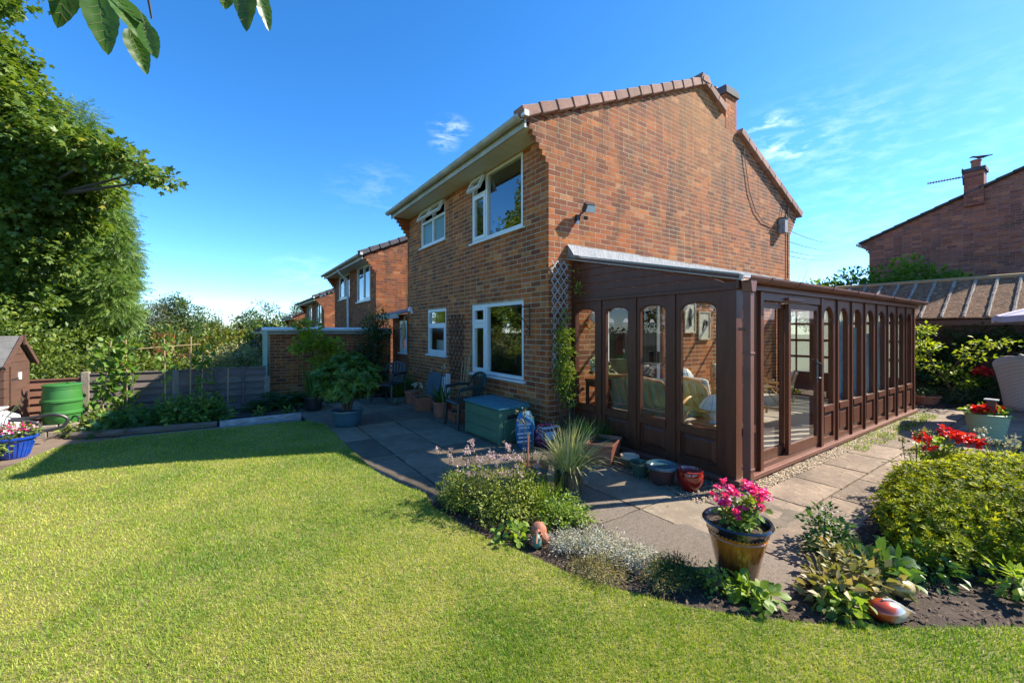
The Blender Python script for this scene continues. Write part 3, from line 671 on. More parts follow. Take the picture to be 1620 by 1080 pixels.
def window(parent, face, a0, a1, z0, z1, lights, sill=True, glass='glass', n=0.0, frame_mat='upvc', sash_w=.045, name='window', label=None):
    """lights: (a0,a1,z0,z1,kind[,glass]) in wall coordinates"""
    mb = MB(); fw = .055; o0 = n-.045
    def bars(x0, x1, y0, y1, w, na, nb, m):
        face.box(m, x0, na, y0, x1, nb, y0+w); face.box(m, x0, na, y1-w, x1, nb, y1)
        face.box(m, x0, na, y0+w, x0+w, nb, y1-w); face.box(m, x1-w, na, y0+w, x1, nb, y1-w)
    bars(a0, a1, z0, z1, fw, n-.07, n, mb)
    for L in lights:   # mullions and transoms between lights
        x0, x1, y0, y1 = L[:4]
        if x0 > a0+.02: face.box(mb, x0-.028, n-.068, max(y0, z0+fw)-.0, x0+.028, n-.001, min(y1, z1-fw))
        if y0 > z0+.02: face.box(mb, max(x0+.028 if x0 > a0+.02 else a0+fw, a0), n-.067, y0-.028, min(x1-.028 if x1 < a1-.02 else a1-fw, a1), n-.002, y0+.028)
    fr = mb.build(name, M[frame_mat], parent)
    if label: fr['label'] = label
    for L in lights:
        x0, x1, y0, y1, kind = L[:5]; gl = L[5] if len(L) > 5 else glass
        i0 = x0+(fw if x0 < a0+.02 else .028); i1 = x1-(fw if x1 > a1-.02 else .028)
        j0 = y0+(fw if y0 < z0+.02 else .028); j1 = y1-(fw if y1 > z1-.02 else .028)
        if kind == 'fixed':
            g = MB(); face.box(g, i0, n-.04, j0, i1, n-.034, j1); g.build('pane', M[gl], fr)
        elif kind == 'sash':
            s_ = MB(); bars(i0-.012, i1+.012, j0-.012, j1+.012, sash_w+.012, n-.03, n+.016, s_); s_.build('sash', M[frame_mat], fr)
            g = MB(); face.box(g, i0+sash_w, n-.02, j0+sash_w, i1-sash_w, n-.014, j1-sash_w); g.build('pane', M[gl], fr)
        elif kind == 'open':   # top hung, pushed out at the foot
            ang = R(24); h = j1-j0+.03
            def q(a, s, t): return Vector(face.p(a, n+.01+s*math.sin(ang)+t*math.cos(ang), j1+.015-s*math.cos(ang)+t*math.sin(ang)))
            def ob(m, u0, u1, s0, s1, t0, t1):
                c = [q(u, s, t) for t in (t0, t1) for u, s in ((u0, s0), (u1, s0), (u1, s1), (u0, s1))]
                m.add(c, [(0, 3, 2, 1), (4, 5, 6, 7), (0, 1, 5, 4), (1, 2, 6, 5), (2, 3, 7, 6), (3, 0, 4, 7)])
            s_ = MB(); u0, u1 = i0-.015, i1+.015; w = .048
            ob(s_, u0, u1, 0, w, 0, .045); ob(s_, u0, u1, h-w, h, 0, .045); ob(s_, u0, u0+w, w, h-w, 0, .045); ob(s_, u1-w, u1, w, h-w, 0, .045)
            s_.build('sash', M[frame_mat], fr, ); g = MB(); ob(g, u0+w, u1-w, w, h-w, .02, .026); g.build('pane', M[gl], fr)
    if sill:
        s_ = MB(); face.box(s_, a0-.05, n-.06, z0-.035, a1+.05, n+.055, z0-.002); s_.build('sill', M[frame_mat], fr, bevel=.006)
    return fr

# ---------------------------------------------------------------- the brick houses of the row
X0, X1 = 3.574, 10.98
RX = 7.28
def brick_house(label, Ya, Yb, top, base, wins, singles=0, mats=('brick', 'brick_front'), tile='tile', door_hole=None, group=None, near=False, winbuild=None):
    """gable faces -Y, front faces -X; top = z of the wall head line at the eaves"""
    h = thing('brick_house', label, 'house', (X0, Ya, base), group)
    sl = (6.08-4.29)/(RX-3.19)
    gz = top                         # z of slope line at x=3.19
    ridge = gz+sl*(RX-3.19)
    lines = [(-sl, 1, gz-sl*3.19), (sl, 1, ridge+sl*RX)]
    ctop = math.floor((gz-base)/.075)*.075+base
    def span(v):
        k = max(0, (v-(gz-.52))/.075) if v > gz-.52 else 0
        k = math.ceil(k) if v > gz-.52 else 0
        return X0-.055*min(k, 7), X1+.055*min(k, 7)
    fg = Face('Y', Ya, -1)
    holes = [door_hole] if door_hole else []
    wall = MB()
    # gable backing
    mortar_cells(wall, Face('Y', Ya+.0, -1), X0+.001, X1-.001, base, gz-.5, holes)
    wall.prism([(X0+.001, Ya, gz-.5), (X1-.001, Ya, gz-.5), (X1-.001, Ya, gz-.02+sl*.3), (RX, Ya, ridge-.02), (X0+.001, Ya, gz-.02+sl*.3)], (0, .1, 0))
    cbn = MB()
    for k in range(8):
        z = gz-.52+(k-.5)*.075; cbn.cur = random.random()
        wall.box(X0-.055*k+.006, Ya, z-.005, X0+.0008, Ya+.098, z+.0698); wall.box(X1-.0008, Ya, z-.005, X1+.055*k-.006, Ya+.098, z+.0698)
        cbn.box(X0-.055*k+.002, Ya+.0015, z, X0-.055*k+.04, Ya+.1, z+.064); cbn.box(X1+.055*k-.04, Ya+.0015, z, X1+.055*k-.002, Ya+.1, z+.064)
    cbn.build('corbel', M[mats[1]], h)
    gw = wall.build('wall', M['mortar'] if near else M['mortar_dark'], h)
    rects = lay_bricks(span, base+.0, ridge, holes, lines)
    # front
    ff = Face('X', X0, -1)
    fh = [(a0, a1, z0, z1) for a0, a1, z0, z1, _ in wins]
    wall2 = MB(); mortar_cells(wall2, ff, Ya+.1, Yb-.1, base, gz-.12, fh)
    fw = wall2.build('wall', M['mortar'] if near else M['mortar_dark'], h)
    frects = lay_bricks(lambda v: (Ya-.0012, Yb+.001), base, gz-.13, fh, (), 0, .05)
    # far gable and back
    wall3 = MB(); wall3.prism([(X0, Yb-.1, base), (X1, Yb-.1, base), (X1, Yb-.1, gz-.5), (X1+.3, Yb-.1, gz-.02), (RX, Yb-.1, ridge-.02), (X0-.3, Yb-.1, gz-.02), (X0, Yb-.1, gz-.5)], (0, .1, 0))
    wall3.box(X1-.1, Ya+.1, base, X1, Yb-.1, gz); bw = wall3.build('wall', M['brick_front'], h)
    # far corbel courses
    cb = MB()
    for k in range(7):
        z = gz-.52+k*.075; cb.cur = random.random(); cb.box(X0-.055*(k+1), Yb-.11, z, X0+.05, Yb+.006, z+.066)
    cb.build('corbel', M[mats[1]], bw)
    if singles:
        eye = Vector((0, 0, 1.5)); cand = []
        for i, (poly, full) in enumerate(rects):
            if full and poly[0][1] > .0 and not (poly[0][0] > 4.0 and poly[0][1] < 2.6): cand.append(((Vector(fg.p(poly[0][0], 0, poly[0][1]))-eye).length, 'g', i))
        for i, (poly, full) in enumerate(frects):
            if full and poly[0][1] > .1: cand.append(((Vector(ff.p(poly[0][0], 0, poly[0][1]))-eye).length*1.25, 'f', i))
        cand.sort(); pick = cand[:singles-2]
        gs = {i for _, k, i in pick if k == 'g'}; fs = {i for _, k, i in pick if k == 'f'}
        for i in gs: single_brick(gw, fg, rects[i][0], M[mats[0]])
        for i in fs: single_brick(fw, ff, frects[i][0], M[mats[1]])
        rects = [r for i, r in enumerate(rects) if i not in gs]; frects = [r for i, r in enumerate(frects) if i not in fs]
    brick_part(gw, fg, rects, M[mats[0]]); brick_part(fw, ff, frects, M[mats[1]])
    # roof: two decks with tile courses standing proud of them
    rf = MB(); ang = math.atan(sl); t_ = .05
    ex = X0-.50; L = (RX-ex)/math.cos(ang)
    for sgn in (1, -1):
        for k in range(13):
            s0, s1 = L*k/13, L*(k+1)/13+.03
            def at(s_, up): return (RX-sgn*(RX-(ex+s_*math.cos(ang)))-0*up, gz-sl*(3.19-ex)+s_*math.sin(ang)+up)
            a, b = at(s0, .075), at(s1, .045)
            rf.prism([(a[0], Ya+.03, a[1]-.02), (b[0], Ya+.03, b[1]-.02), (b[0], Ya+.03, b[1]-.055), (a[0], Ya+.03, a[1]-.055)], (0, Yb-Ya+.03, 0))
    roof = rf.build('roof', M['tile_dark' if tile == 'tile_dark' else 'tile'], h)
    # verge caps along the near gable
    step = .315; ntile = int(L/step)
    me = None
    for sgn in (1, -1):
        for k in range(ntile+1):
            s_ = .02+k*step+step/2
            x = ex+s_*math.cos(ang); z = gz-sl*(3.19-ex)+s_*math.sin(ang)+.058
            if sgn < 0: x = 2*RX-x
            if near and sgn < 0 and 8.06 < x < 8.58: continue
            if s_ > L+.02: continue
            if me is None:
                vb = MB(); hl = step/2-.002
                # angled cap: deep face, thin top, lapped so the upper end rides high
                vb.add([(-hl, -.108, -.078), (hl, -.097, -.064), (hl, -.097, .060), (-hl, -.108, .074), (-hl, .1, -.078), (hl, .1, -.064), (hl, .1, .060), (-hl, .1, .074)],
                       [(0, 1, 2, 3), (5, 4, 7, 6), (3, 2, 6, 7), (1, 0, 4, 5), (0, 3, 7, 4), (2, 1, 5, 6)])
                me = bpy.data.meshes.new('verge_tile'); me.from_pydata(vb.v, [], vb.f); me.materials.append(M[tile])
            o = bpy.data.objects.new('verge_tile', me); col.objects.link(o); o.parent = roof
            bm_ = o.modifiers.new('bevel', 'BEVEL'); bm_.width = .01; bm_.segments = 1
            o.location = Vector((x, Ya+.02, z))-origin_of(roof)
            o.rotation_euler = (0, -ang, 0) if sgn > 0 else (0, -ang, math.pi)
            if sgn < 0: o.location.y += -.01
            o.rotation_euler.rotate_axis('Y', R(random.uniform(-1.3, 1.3))); o.location.z += random.uniform(-.004, .004)
    rg = MB()
    kk = 0; yy = Ya-.1
    while yy < Yb:
        rg.lathe([(.12, 0), (.125, .44)], (0, 0, 0), 10); 
        base_i = len(rg.v)-20
        for q in range(base_i, len(rg.v)):
            x_, y_, z_ = rg.v[q]; rg.v[q] = (RX+x_, yy+z_, ridge+.03+max(y_, -.02)*.9)
        yy += .45
    rg.build('ridge_tile', M[tile], roof)
    # soffit, fascia, gutter
    s1 = MB(); s1.box(3.20, Ya+.02, gz-.125, X0+.02, Yb-.1, gz-.105); s1.build('soffit', M['soffit'], h)
    s2 = MB(); s2.box(3.165, Ya-.005, gz-.145, 3.195, Yb+.0, gz-.02); s2.build('fascia', M['gutter_w'], h)
    g = MB(); pts = []; ya_, yb_ = Ya-.02, Yb+.05; n_ = 8
    for k in range(n_+1):
        a = math.pi+math.pi*k/n_; pts.append((3.10+.062*math.cos(a), gz-.01+.062*math.sin(a)))
    outer = pts; inner = [(3.10+(x-3.10)*.88, gz-.01+(z-(gz-.01))*.88) for x, z in pts]
    ring = outer+inner[::-1]
    g.prism([(x, ya_, z) for x, z in ring], (0, yb_-ya_, 0))
    gt = g.build('gutter', M['gutter_w'], h, smooth=False)
    gs_ = MB()
    for yk in np.arange(Ya+.05, Yb, 1.3):
        gs_.prism([(3.10+(x-3.10)*1.1, yk, gz-.01+(z-gz+.01)*1.1) for x, z in outer]+[(3.162, yk, gz-.005)], (0, .05, 0))
    gs_.build('gutter_bracket', M['gutter_w'], gt)
    ef = MB(); ef.box(3.10, Ya-.10, gz-.04, 3.17, Ya-.02, gz+.03); ef.build('verge_end_cap', M['upvc'], h)
    # inside: floor and ceiling so the rooms are rooms
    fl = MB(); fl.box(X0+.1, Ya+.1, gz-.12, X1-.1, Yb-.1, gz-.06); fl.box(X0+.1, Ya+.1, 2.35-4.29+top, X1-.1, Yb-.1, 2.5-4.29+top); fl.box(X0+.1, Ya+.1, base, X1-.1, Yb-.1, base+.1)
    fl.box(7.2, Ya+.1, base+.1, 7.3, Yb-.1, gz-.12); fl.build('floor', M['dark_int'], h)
    for a0, a1, z0, z1, lights in wins: window(h, ff, a0, a1, z0, z1, lights, n=-.01)
    return h, gw, fw, roof

wins = [(4.90, 6.46, .76, 1.95, [(4.90, 5.98, .76, 1.95, 'fixed'), (5.98, 6.46, .76, 1.62, 'sash'), (5.98, 6.46, 1.62, 1.95, 'sash')]),
        (7.52, 8.44, 1.0, 1.95, [(7.52, 8.44, 1.0, 1.63, 'sash'), (7.52, 8.44, 1.63, 1.95, 'fixed')]),
        (4.92, 6.46, 3.04, 4.165, [(4.92, 5.98, 3.04, 4.165, 'fixed'), (5.98, 6.46, 3.04, 3.86, 'sash'), (5.98, 6.46, 3.86, 4.165, 'open')]),
        (7.57, 8.82, 3.34, 4.165, [(7.57, 8.2, 3.34, 3.88, 'fixed', 'glass_obscure'), (8.2, 8.82, 3.34, 3.88, 'fixed', 'glass_obscure'), (7.57, 8.2, 3.88, 4.165, 'open'), (8.2, 8.82, 3.88, 4.165, 'open')])]
DOOR = (4.66, 6.12, .1, 2.13)
house, gable_wall, front_wall, roof = brick_house('red brick two storey house with white windows and the brown conservatory built against its gable', 4.325, 9.67, 4.29, -.12, wins, 300, ('brick', 'brick_front'), 'tile', DOOR, near=True)
# net curtain in the ground floor room, chimney, ridge aerial
mb = MB(); mb.box(3.76, 7.6, .95, 3.775, 8.4, 1.3); mb.build('curtain', M['curtain'], house)
ch = MB(); ch.box(8.1, 4.3248, 5.3, 8.52, 4.95, 6.22); chim = ch.build('chimney', M['mortar'], roof)
cf = Face('Y', 4.3235, -1); cr = lay_bricks(lambda v: (8.1-.005, 8.525), 5.505, 6.2, (), [(-1, -.0, 100)])
brick_part(house, cf, cr, M['brick_front'])
cf2 = Face('X', 8.1, -1); brick_part(house, cf2, lay_bricks(lambda v: (4.318, 4.95), 5.505, 6.2), M['brick_front'])
cc = MB(); cc.box(8.06, 4.28, 6.2, 8.56, 4.99, 6.3); cc.box(8.08, 4.3, 6.3, 8.54, 4.97, 6.36); cc.build('chimney_cap', M['tile_dark'], chim)
cp = MB(); cp.lathe([(.1, 6.35), (.1, 6.5), (.115, 6.5), (.115, 6.53), (.08, 6.53)], (8.3, 4.72, 0), 14); cp.build('chimney_pot', M['terracotta'], chim)
a_ = MB(); a_.tube([(7.9, 6.6, 5.9), (7.9, 6.6, 6.75)], .015, 6); a_.tube([(7.45, 6.3, 6.7), (8.3, 6.9, 6.7)], .01, 5)
for k in range(6):
    t = k/5; p = Vector((7.45+.85*t, 6.3+.6*t, 6.7)); a_.tube([p+Vector((-.12, .17, 0)), p-Vector((-.12, .17, 0))], .006, 4)
aer = a_.build('roof_aerial', M['iron']); tag(aer, 'small thin aerial just showing behind the ridge of the main house roof', 'aerial')

hn1, _, _, _ = brick_house('neighbouring brick house next in the row, its gable lit, white downpipe on the front', 12.28, 18.0, 3.72, -.9,
    [(12.87, 14.5, 2.45, 3.6, [(12.87, 13.65, 2.45, 3.6, 'sash'), (13.65, 14.5, 2.45, 3.6, 'fixed')]), (15.5, 17.2, 2.7, 3.6, [(15.5, 16.3, 2.7, 3.6, 'fixed'), (16.3, 17.2, 2.7, 3.6, 'sash')])], tile='tile_dark', group='brick houses stepping down the row')
mb = MB(); mb.tube([(3.12, 15.25, 3.64), (3.2, 15.3, 3.5), (3.48, 15.4, 3.3), (3.5, 15.4, 1.4)], .04, 8); mb.build('downpipe', M['upvc'], hn1)
hn2, _, _, _ = brick_house('small looking brick house third in the row, seen above the garage roof', 20.3, 26.0, 3.0, -1.8,
    [(20.9, 22.4, 1.7, 2.88, [(20.9, 21.7, 1.7, 2.88, 'sash'), (21.7, 22.4, 1.7, 2.88, 'fixed')]), (23.6, 25.1, 2.0, 2.88, [(23.6, 24.4, 2.0, 2.88, 'sash'), (24.4, 25.1, 2.0, 2.88, 'fixed')])], tile='tile_dark', group='brick houses stepping down the row')
hn3, _, _, _ = brick_house('furthest brick house of the row, only its eaves corner showing over the garage', 28.3, 34.0, 2.36, -2.6,
    [(28.9, 30.4, 1.4, 2.22, [(28.9, 30.4, 1.4, 2.22, 'fixed')])], tile='tile_dark', group='brick houses stepping down the row')

# link porch between the house and the garage
lk = thing('lean_to_porch', 'low lead roofed porch with a white window behind the far corner of the main house', 'porch', (3.62, 9.7, 0))
mb = MB(); mortar_cells(mb, Face('X', 3.62, -1), 9.68, 10.9, -.1, 1.85, [(9.85, 10.35, .95, 1.75)]); mb.box(5.2, 9.68, -.1, 5.3, 10.9, 1.85); mb.build('wall', M['mortar_dark'], lk)
brick_part(lk, Face('X', 3.62, -1), lay_bricks(lambda v: (9.68, 10.9), -.1, 1.85, [(9.85, 10.35, .95, 1.75)]), M['brick_front'])
window(lk, Face('X', 3.62, -1), 9.85, 10.35, .95, 1.75, [(9.85, 10.35, .95, 1.75, 'sash')])
mb = MB(); mb.prism([(3.35, 9.7, 1.88), (3.35, 11.3, 1.88), (5.3, 11.3, 2.35), (5.3, 9.7, 2.35)], (0, 0, .05)); mb.build('roof', M['lead'], lk)
mb = MB(); mb.box(3.3, 9.7, 1.80, 3.36, 11.3, 1.9); mb.build('gutter', M['gutter_w'], lk)

# garage with flat roof
gar = thing('brick_garage', 'flat roofed brick garage with pale green gutter and downpipe behind the fence', 'garage', (.78, 10.9, -.8))
gf = Face('Y', 10.9, -1)
mb = MB(); mb.box(.78, 10.9, -1.4, 3.56, 11.0, 1.5); mb.box(.78, 11.0, -1.4, .88, 17, 1.5); mb.box(3.46, 11, -1.4, 3.56, 12.2, 1.5); gwl = mb.build('wall', M['mortar'], gar)
grs = lay_bricks(lambda v: (.775, 3.56), -.05, 1.48)
gr_full = [(i, r) for i, r in enumerate(grs) if r[1] and r[0][0][1] > .25]
gr_full.sort(key=lambda q: -q[1][0][0][1]); take = {i for i, _ in gr_full[:296]}
for i in take: single_brick(gwl, gf, grs[i][0], M['brick_front'])
brick_part(gwl, gf, [r for i, r in enumerate(grs) if i not in take], M['brick_front'])
mb = MB(); mb.box(.7, 10.84, 1.5, 3.56, 17.2, 1.56); mb.build('roof', M['tile_dark'], gar)
mb = MB(); mb.box(.72, 10.80, 1.42, 3.56, 10.83, 1.52); mb.box(.70, 10.83, 1.42, .73, 17, 1.52); mb.build('fascia', M['gutter_w'], gar)
mb = MB(); mb.tube([(.60, 10.74, 1.53), (3.4, 10.74, 1.53)], .05, 10); g_ = mb.build('gutter', M['upvc'], gar, smooth=True)
mb = MB()
for xk in (1.05, 1.9, 2.75): mb.tube([(xk, 10.74, 1.53), (xk+.06, 10.74, 1.53)], .058, 10)
mb.build('gutter_bracket', M['upvc'], g_)
mb = MB(); mb.box(.62, 10.70, -.8, .71, 10.78, 1.5); mb.build('downpipe', pm('pale_green_paint', (.36, .47, .33), (.3, .4, .28), 4, .5), gar)

# ---------------------------------------------------------------- house on the right, outbuilding
rh = thing('brick_house', 'shaded purple brick gable of the house on the right, chimney with aerial and bird', 'house', (18.2, 1.25, 0))
rf_ = Face('X', 18.2, -1); sl2 = (6.02-4.58)/3.5
lines2 = [(sl2, 1, 6.02+sl2*1.25), (-sl2, 1, 6.02-sl2*1.25)]
mb = MB(); mb.prism([(18.2, 4.73, -.1), (18.2, 4.73, 4.1), (18.2, 4.8, 4.53), (18.2, 1.25, 5.98), (18.2, -2.3, 4.53), (18.2, -2.3, -.1)], (.1, 0, 0))
mb.box(18.3, 4.63, -.1, 26, 4.73, 4.5); rwl = mb.build('wall', M['mortar_dark'], rh)
rr = lay_bricks(lambda v: (-2.3, 4.73+(.05*max(0, math.ceil((v-4.15)/.075)) if v > 4.15 else 0)), 2.0, 6.0, (), lines2)
eye = Vector((0, 0, 1.5))
cand = sorted([((Vector(rf_.p(p[0][0], 0, p[0][1]))-eye).length, i) for i, (p, f) in enumerate(rr) if f and p[0][0] > 1.0 and p[0][1] > 2.8])[:290]
tk = {i for _, i in cand}
for i in tk: single_brick(rwl, rf_, rr[i][0], M['brick_far'])
brick_part(rwl, rf_, [r for i, r in enumerate(rr) if i not in tk], M['brick_far'])
mb = MB()
for sg in (1, -1):
    for k in range(12):
        s0, s1 = k/12, (k+1)/12+.01
        a = (1.25+sg*3.75*(1-s0), 6.04-1.54*(1-s0)+.02); b = (1.25+sg*3.75*(1-s1), 6.04-1.54*(1-s1))
        mb.prism([(18.08, a[0], a[1]), (18.08, b[0], b[1]), (18.08, b[0], b[1]+.05), (18.08, a[0], a[1]+.05)], (8, 0, 0))
rroof = mb.build('roof', M['tile_dark'], rh)
mb = MB(); mb.box(18.1, 2.1, 5.2, 18.6, 2.5, 6.2); rch = mb.build('chimney', M['brick_far'], rroof)
brick_part(rh, Face('X', 18.1, -1), lay_bricks(lambda v: (2.1, 2.5), 5.2, 6.2), M['brick_far'])
mb = MB(); mb.box(18.06, 2.06, 6.2, 18.64, 2.54, 6.3); mb.build('chimney_cap', M['tile_dark'], rch)
mb = MB(); mb.lathe([(.10, 6.3), (.115, 6.33), (.1, 6.36), (.1, 6.5), (.12, 6.52), (.12, 6.56), (.06, 6.56)], (18.3, 2.28, 0), 14); mb.build('chimney_pot', M['terracotta'], rch)
mb = MB(); mb.box(17.9, 4.95, 4.42, 26, 5.02, 4.5); mb.build('gutter', M['upvc'], rh)
# bird on the pot
bd = MB(); bp_ = Vector((18.3, 2.22, 6.63))
bd.tube([bp_+Vector((0, .20, .03)), bp_+Vector((0, .17, .045)), bp_+Vector((0, .12, .05)), bp_+Vector((0, .07, .03)), bp_+Vector((0, 0, .0)), bp_+Vector((0, -.09, -.01)), bp_+Vector((0, -.17, -.01)), bp_+Vector((0, -.27, -.015))], [.003, .016, .028, .028, .045, .042, .022, .012], 8)
bd.tube([bp_+Vector((.01, .0, -.03)), bp_+Vector((.01, 0, -.08))], .006, 5); bd.tube([bp_+Vector((-.02, .0, -.03)), bp_+Vector((-.02, 0, -.08))], .006, 5)
bird = bd.build('bird', M['black'], smooth=True); tag(bird, 'black bird perched on the chimney pot of the house on the right', 'bird')
ae = MB(); p0 = Vector((18.05, 2.52, 6.08)); p1 = p0+Vector((-.6, .48, -.13))*1.25
ae.tube([p0, p1], .018, 6); ae.tube([p0+Vector((0, -.02, -.25)), p0+Vector((0, 0, .25))], .015, 6)
for k in range(12):
    q = p0.lerp(p1, .1+.9*k/11); ae.tube([q+Vector((0, 0, -.035)), q+Vector((0, 0, .035))], .01, 4)
o = ae.build('aerial', M['iron']); tag(o, 'long comb shaped television aerial fixed to the chimney of the house on the right', 'aerial')

ob = thing('outbuilding', 'low outbuilding with a lichened ribbed sheet roof and dark creeper covered wall', 'outbuilding', (13.5, 1, 0))
mb = MB(); mb.box(13.5, -5, -.1, 13.6, 4.5, 1.75); mb.box(13.6, 4.4, -.1, 16.2, 4.5, 1.75); obw = mb.build('wall', M['shed'], ob)
# the roof is a row of separate sheets, ribbed at each lap
P0, P1_ = Vector((13.28, 0, 1.76)), Vector((14.8, 0, 2.72))
yk = 4.6; first = None
while yk > -5:
    w = .345
    if first is None:
        mb = MB(); mb.prism([(0, 0, 0), (0, -w+.004, 0), (P1_.x-P0.x, -w+.004, P1_.z-P0.z), (P1_.x-P0.x, 0, P1_.z-P0.z)], (0, 0, .028))
        me = bpy.data.meshes.new('roof_sheet'); me.from_pydata(mb.v, [], mb.f); me.materials.append(M['roof_moss']); first = me
        mb = MB(); pts = [Vector((t*(P1_.x-P0.x), 0, t*(P1_.z-P0.z)+.035)) for t in np.linspace(0, 1, 14)]
        mb.tube([p+Vector((0, random.uniform(-.006, .006), random.uniform(-.004, .006))) for p in pts], [random.uniform(.026, .036) for _ in pts], 6)
        me2 = bpy.data.meshes.new('roof_rib'); me2.from_pydata(mb.v, [], mb.f); me2.materials.append(M['lichen_rib']); rib = me2
    o = bpy.data.objects.new('roof_sheet', first); col.objects.link(o); o.parent = ob; o.location = Vector((P0.x, yk, P0.z+random.uniform(0, .012)))-ob.location
    o = bpy.data.objects.new('roof_rib', rib); col.objects.link(o); o.parent = ob; o.location = Vector((P0.x, yk, P0.z))-ob.location
    yk -= w
mb = MB(); mb.prism([(14.83, -5, 2.72), (14.83, 4.6, 2.72), (16.4, 4.6, 1.76), (16.4, -5, 1.76)], (0, 0, .03)); mb.build('roof', M['roof_moss'], ob)
mb = MB(); mb.tube([(14.8, 4.62, 2.75), (14.8, -5, 2.75)], .06, 8); mb.build('ridge', pm('orange_lichen_ridge', (.3, .2, .1), (.4, .27, .12), 8, .95, .5, 30), ob)
mb = MB(); mb.box(13.40, -5, 1.62, 13.5, 4.5, 1.74); mb.build('fascia', M['wood_dk'], ob)
# ---------------------------------------------------------------- conservatory
cons = thing('conservatory', 'brown lean-to conservatory with arched panes and a sliding door against the house gable', 'conservatory', (4.0, 2.04, 0))
def arch_panel(face, a0, a1, z0, z1, g0, gt, ga0, ga1, parent, glass='glass_thin', rise=.5, name='frame_panel', th=.06, n=0.0, panes=True):
    """one framed bay: arched pane above a raised lower panel"""
    mb = MB(); w = ga1-ga0; K = 12; hgt = min(w*rise, w*.5)
    arc = []
    for k in range(K+1):
        t = k/K; ang = math.pi*(1-t)
        u = ga0+w*(.5+.5*math.cos(ang)); z = gt-hgt+hgt*(math.sin(ang)**.8 if rise < .4 else math.sin(ang)); arc.append((u, z))
    face.box(mb, a0, n-th, z0, ga0, n, z1); face.box(mb, ga1, n-th, z0, a1, n, z1)
    # spandrel strips
    for k in range(K):
        (u0, q0), (u1, q1) = arc[k], arc[k+1]
        pts = [face.p(u0, n, q0), face.p(u1, n, q1), face.p(u1, n, z1), face.p(u0, n, z1)]
        bk = [face.p(u0, n-th, q0), face.p(u1, n-th, q1), face.p(u1, n-th, z1), face.p(u0, n-th, z1)]
        mb.add(pts+bk, [(0, 1, 2, 3), (5, 4, 7, 6), (0, 4, 5, 1), (2, 6, 7, 3)])
    lo = g0-.075
    face.box(mb, ga0, n-th, lo, ga1, n+.012, g0)          # mid rail with a small nose
    face.box(mb, ga0, n-th, z0, ga1, n, z0+.07)           # bottom rail
    face.box(mb, ga0, n-th+.012, z0+.07, ga1, n-.028, lo)  # sunk panel
    fr = mb.build(name, M['brown'], parent)
    mb = MB(); b = .045                                    # raised field with bevelled edge
    f0 = [(ga0+b*.5, z0+.07+b*.5), (ga1-b*.5, z0+.07+b*.5), (ga1-b*.5, lo-b*.5), (ga0+b*.5, lo-b*.5)]
    f1 = [(ga0+b*1.3, z0+.07+b*1.3), (ga1-b*1.3, z0+.07+b*1.3), (ga1-b*1.3, lo-b*1.3), (ga0+b*1.3, lo-b*1.3)]
    mb.add([face.p(u, n-.027, z) for u, z in f0]+[face.p(u, n-.008, z) for u, z in f1], [(4, 5, 6, 7), (0, 1, 5, 4), (1, 2, 6, 5), (2, 3, 7, 6), (3, 0, 4, 7)])
    mb.build('raised_panel', M['brown'], fr)
    mb = MB()                                              # beading round the glass
    pts = [face.p(ga0+.006, n-.006, g0+.006)]+[face.p(u+(.006 if u < (ga0+ga1)/2 else -.006), n-.006, z-.005) for u, z in arc]+[face.p(ga1-.006, n-.006, g0+.006), face.p(ga0+.006, n-.006, g0+.006)]
    mb.tube(pts, .007, 5); mb.build('glazing_bead', M['brown'], fr)
    if panes:
        mb = MB(); pp = [(ga0, g0)]+[(ga1, g0)]+arc[::-1]
        mb.prism([face.p(u, n-.035, z) for u, z in pp], tuple(Vector(face.p(0, -.004, 0))-Vector(face.p(0, 0, 0)))); mb.build('pane', M[glass], fr)
    return fr
CZ0, CZ1 = .075, 1.90
CL = Face('X', 4.0, -1)
for a0, a1, ga0, ga1 in ((3.79, 4.30, 3.87, 4.25), (3.23, 3.76, 3.32, 3.70), (2.72, 3.21, 2.80, 3.16), (2.12, 2.68, 2.22, 2.63)):
    arch_panel(CL, a0, a1, CZ0, CZ1, .50, 1.80, ga0, ga1, cons, rise=.22)
CF = Face('Y', 2.04, -1)
arch_panel(CF, 4.08, 4.44, CZ0, CZ1, .55, 1.81, 4.13, 4.37, cons, rise=.42)
ed = [6.04, 6.56, 7.08, 7.62, 8.16, 8.70, 9.22, 9.74, 10.24]
for i in range(8):
    a0, a1 = ed[i]+.012, ed[i+1]-.012
    arch_panel(CF, a0, a1, CZ0, CZ1, .55, 1.81, a0+.085, a1-.085, cons, rise=.5)
def mullion(f_, *a): mb = MB(); f_.box(mb, *a); mb.build('mullion', M['brown'], cons)
for a in (2.70, 3.22, 3.775): mullion(CL, a-.02, -.08, CZ0, a+.02, .018, CZ1)
for a in ed[1:-1]: mullion(CF, a-.012, -.08, CZ0, a+.012, .02, CZ1)
mullion(CF, 4.44, -.1, CZ0, 4.50, .03, CZ1); mullion(CF, 5.985, -.1, CZ0, 6.052, .03, CZ1); mullion(CF, 10.22, -.1, CZ0, 10.29, .02, CZ1)
for k_, bb in enumerate(((3.985, 2.025, CZ0, 4.085, 2.13, CZ1), (3.99, 4.24, CZ0, 4.06, 4.315, 2.45))): MB().box(*bb).build('corner_post', M['brown'], cons)
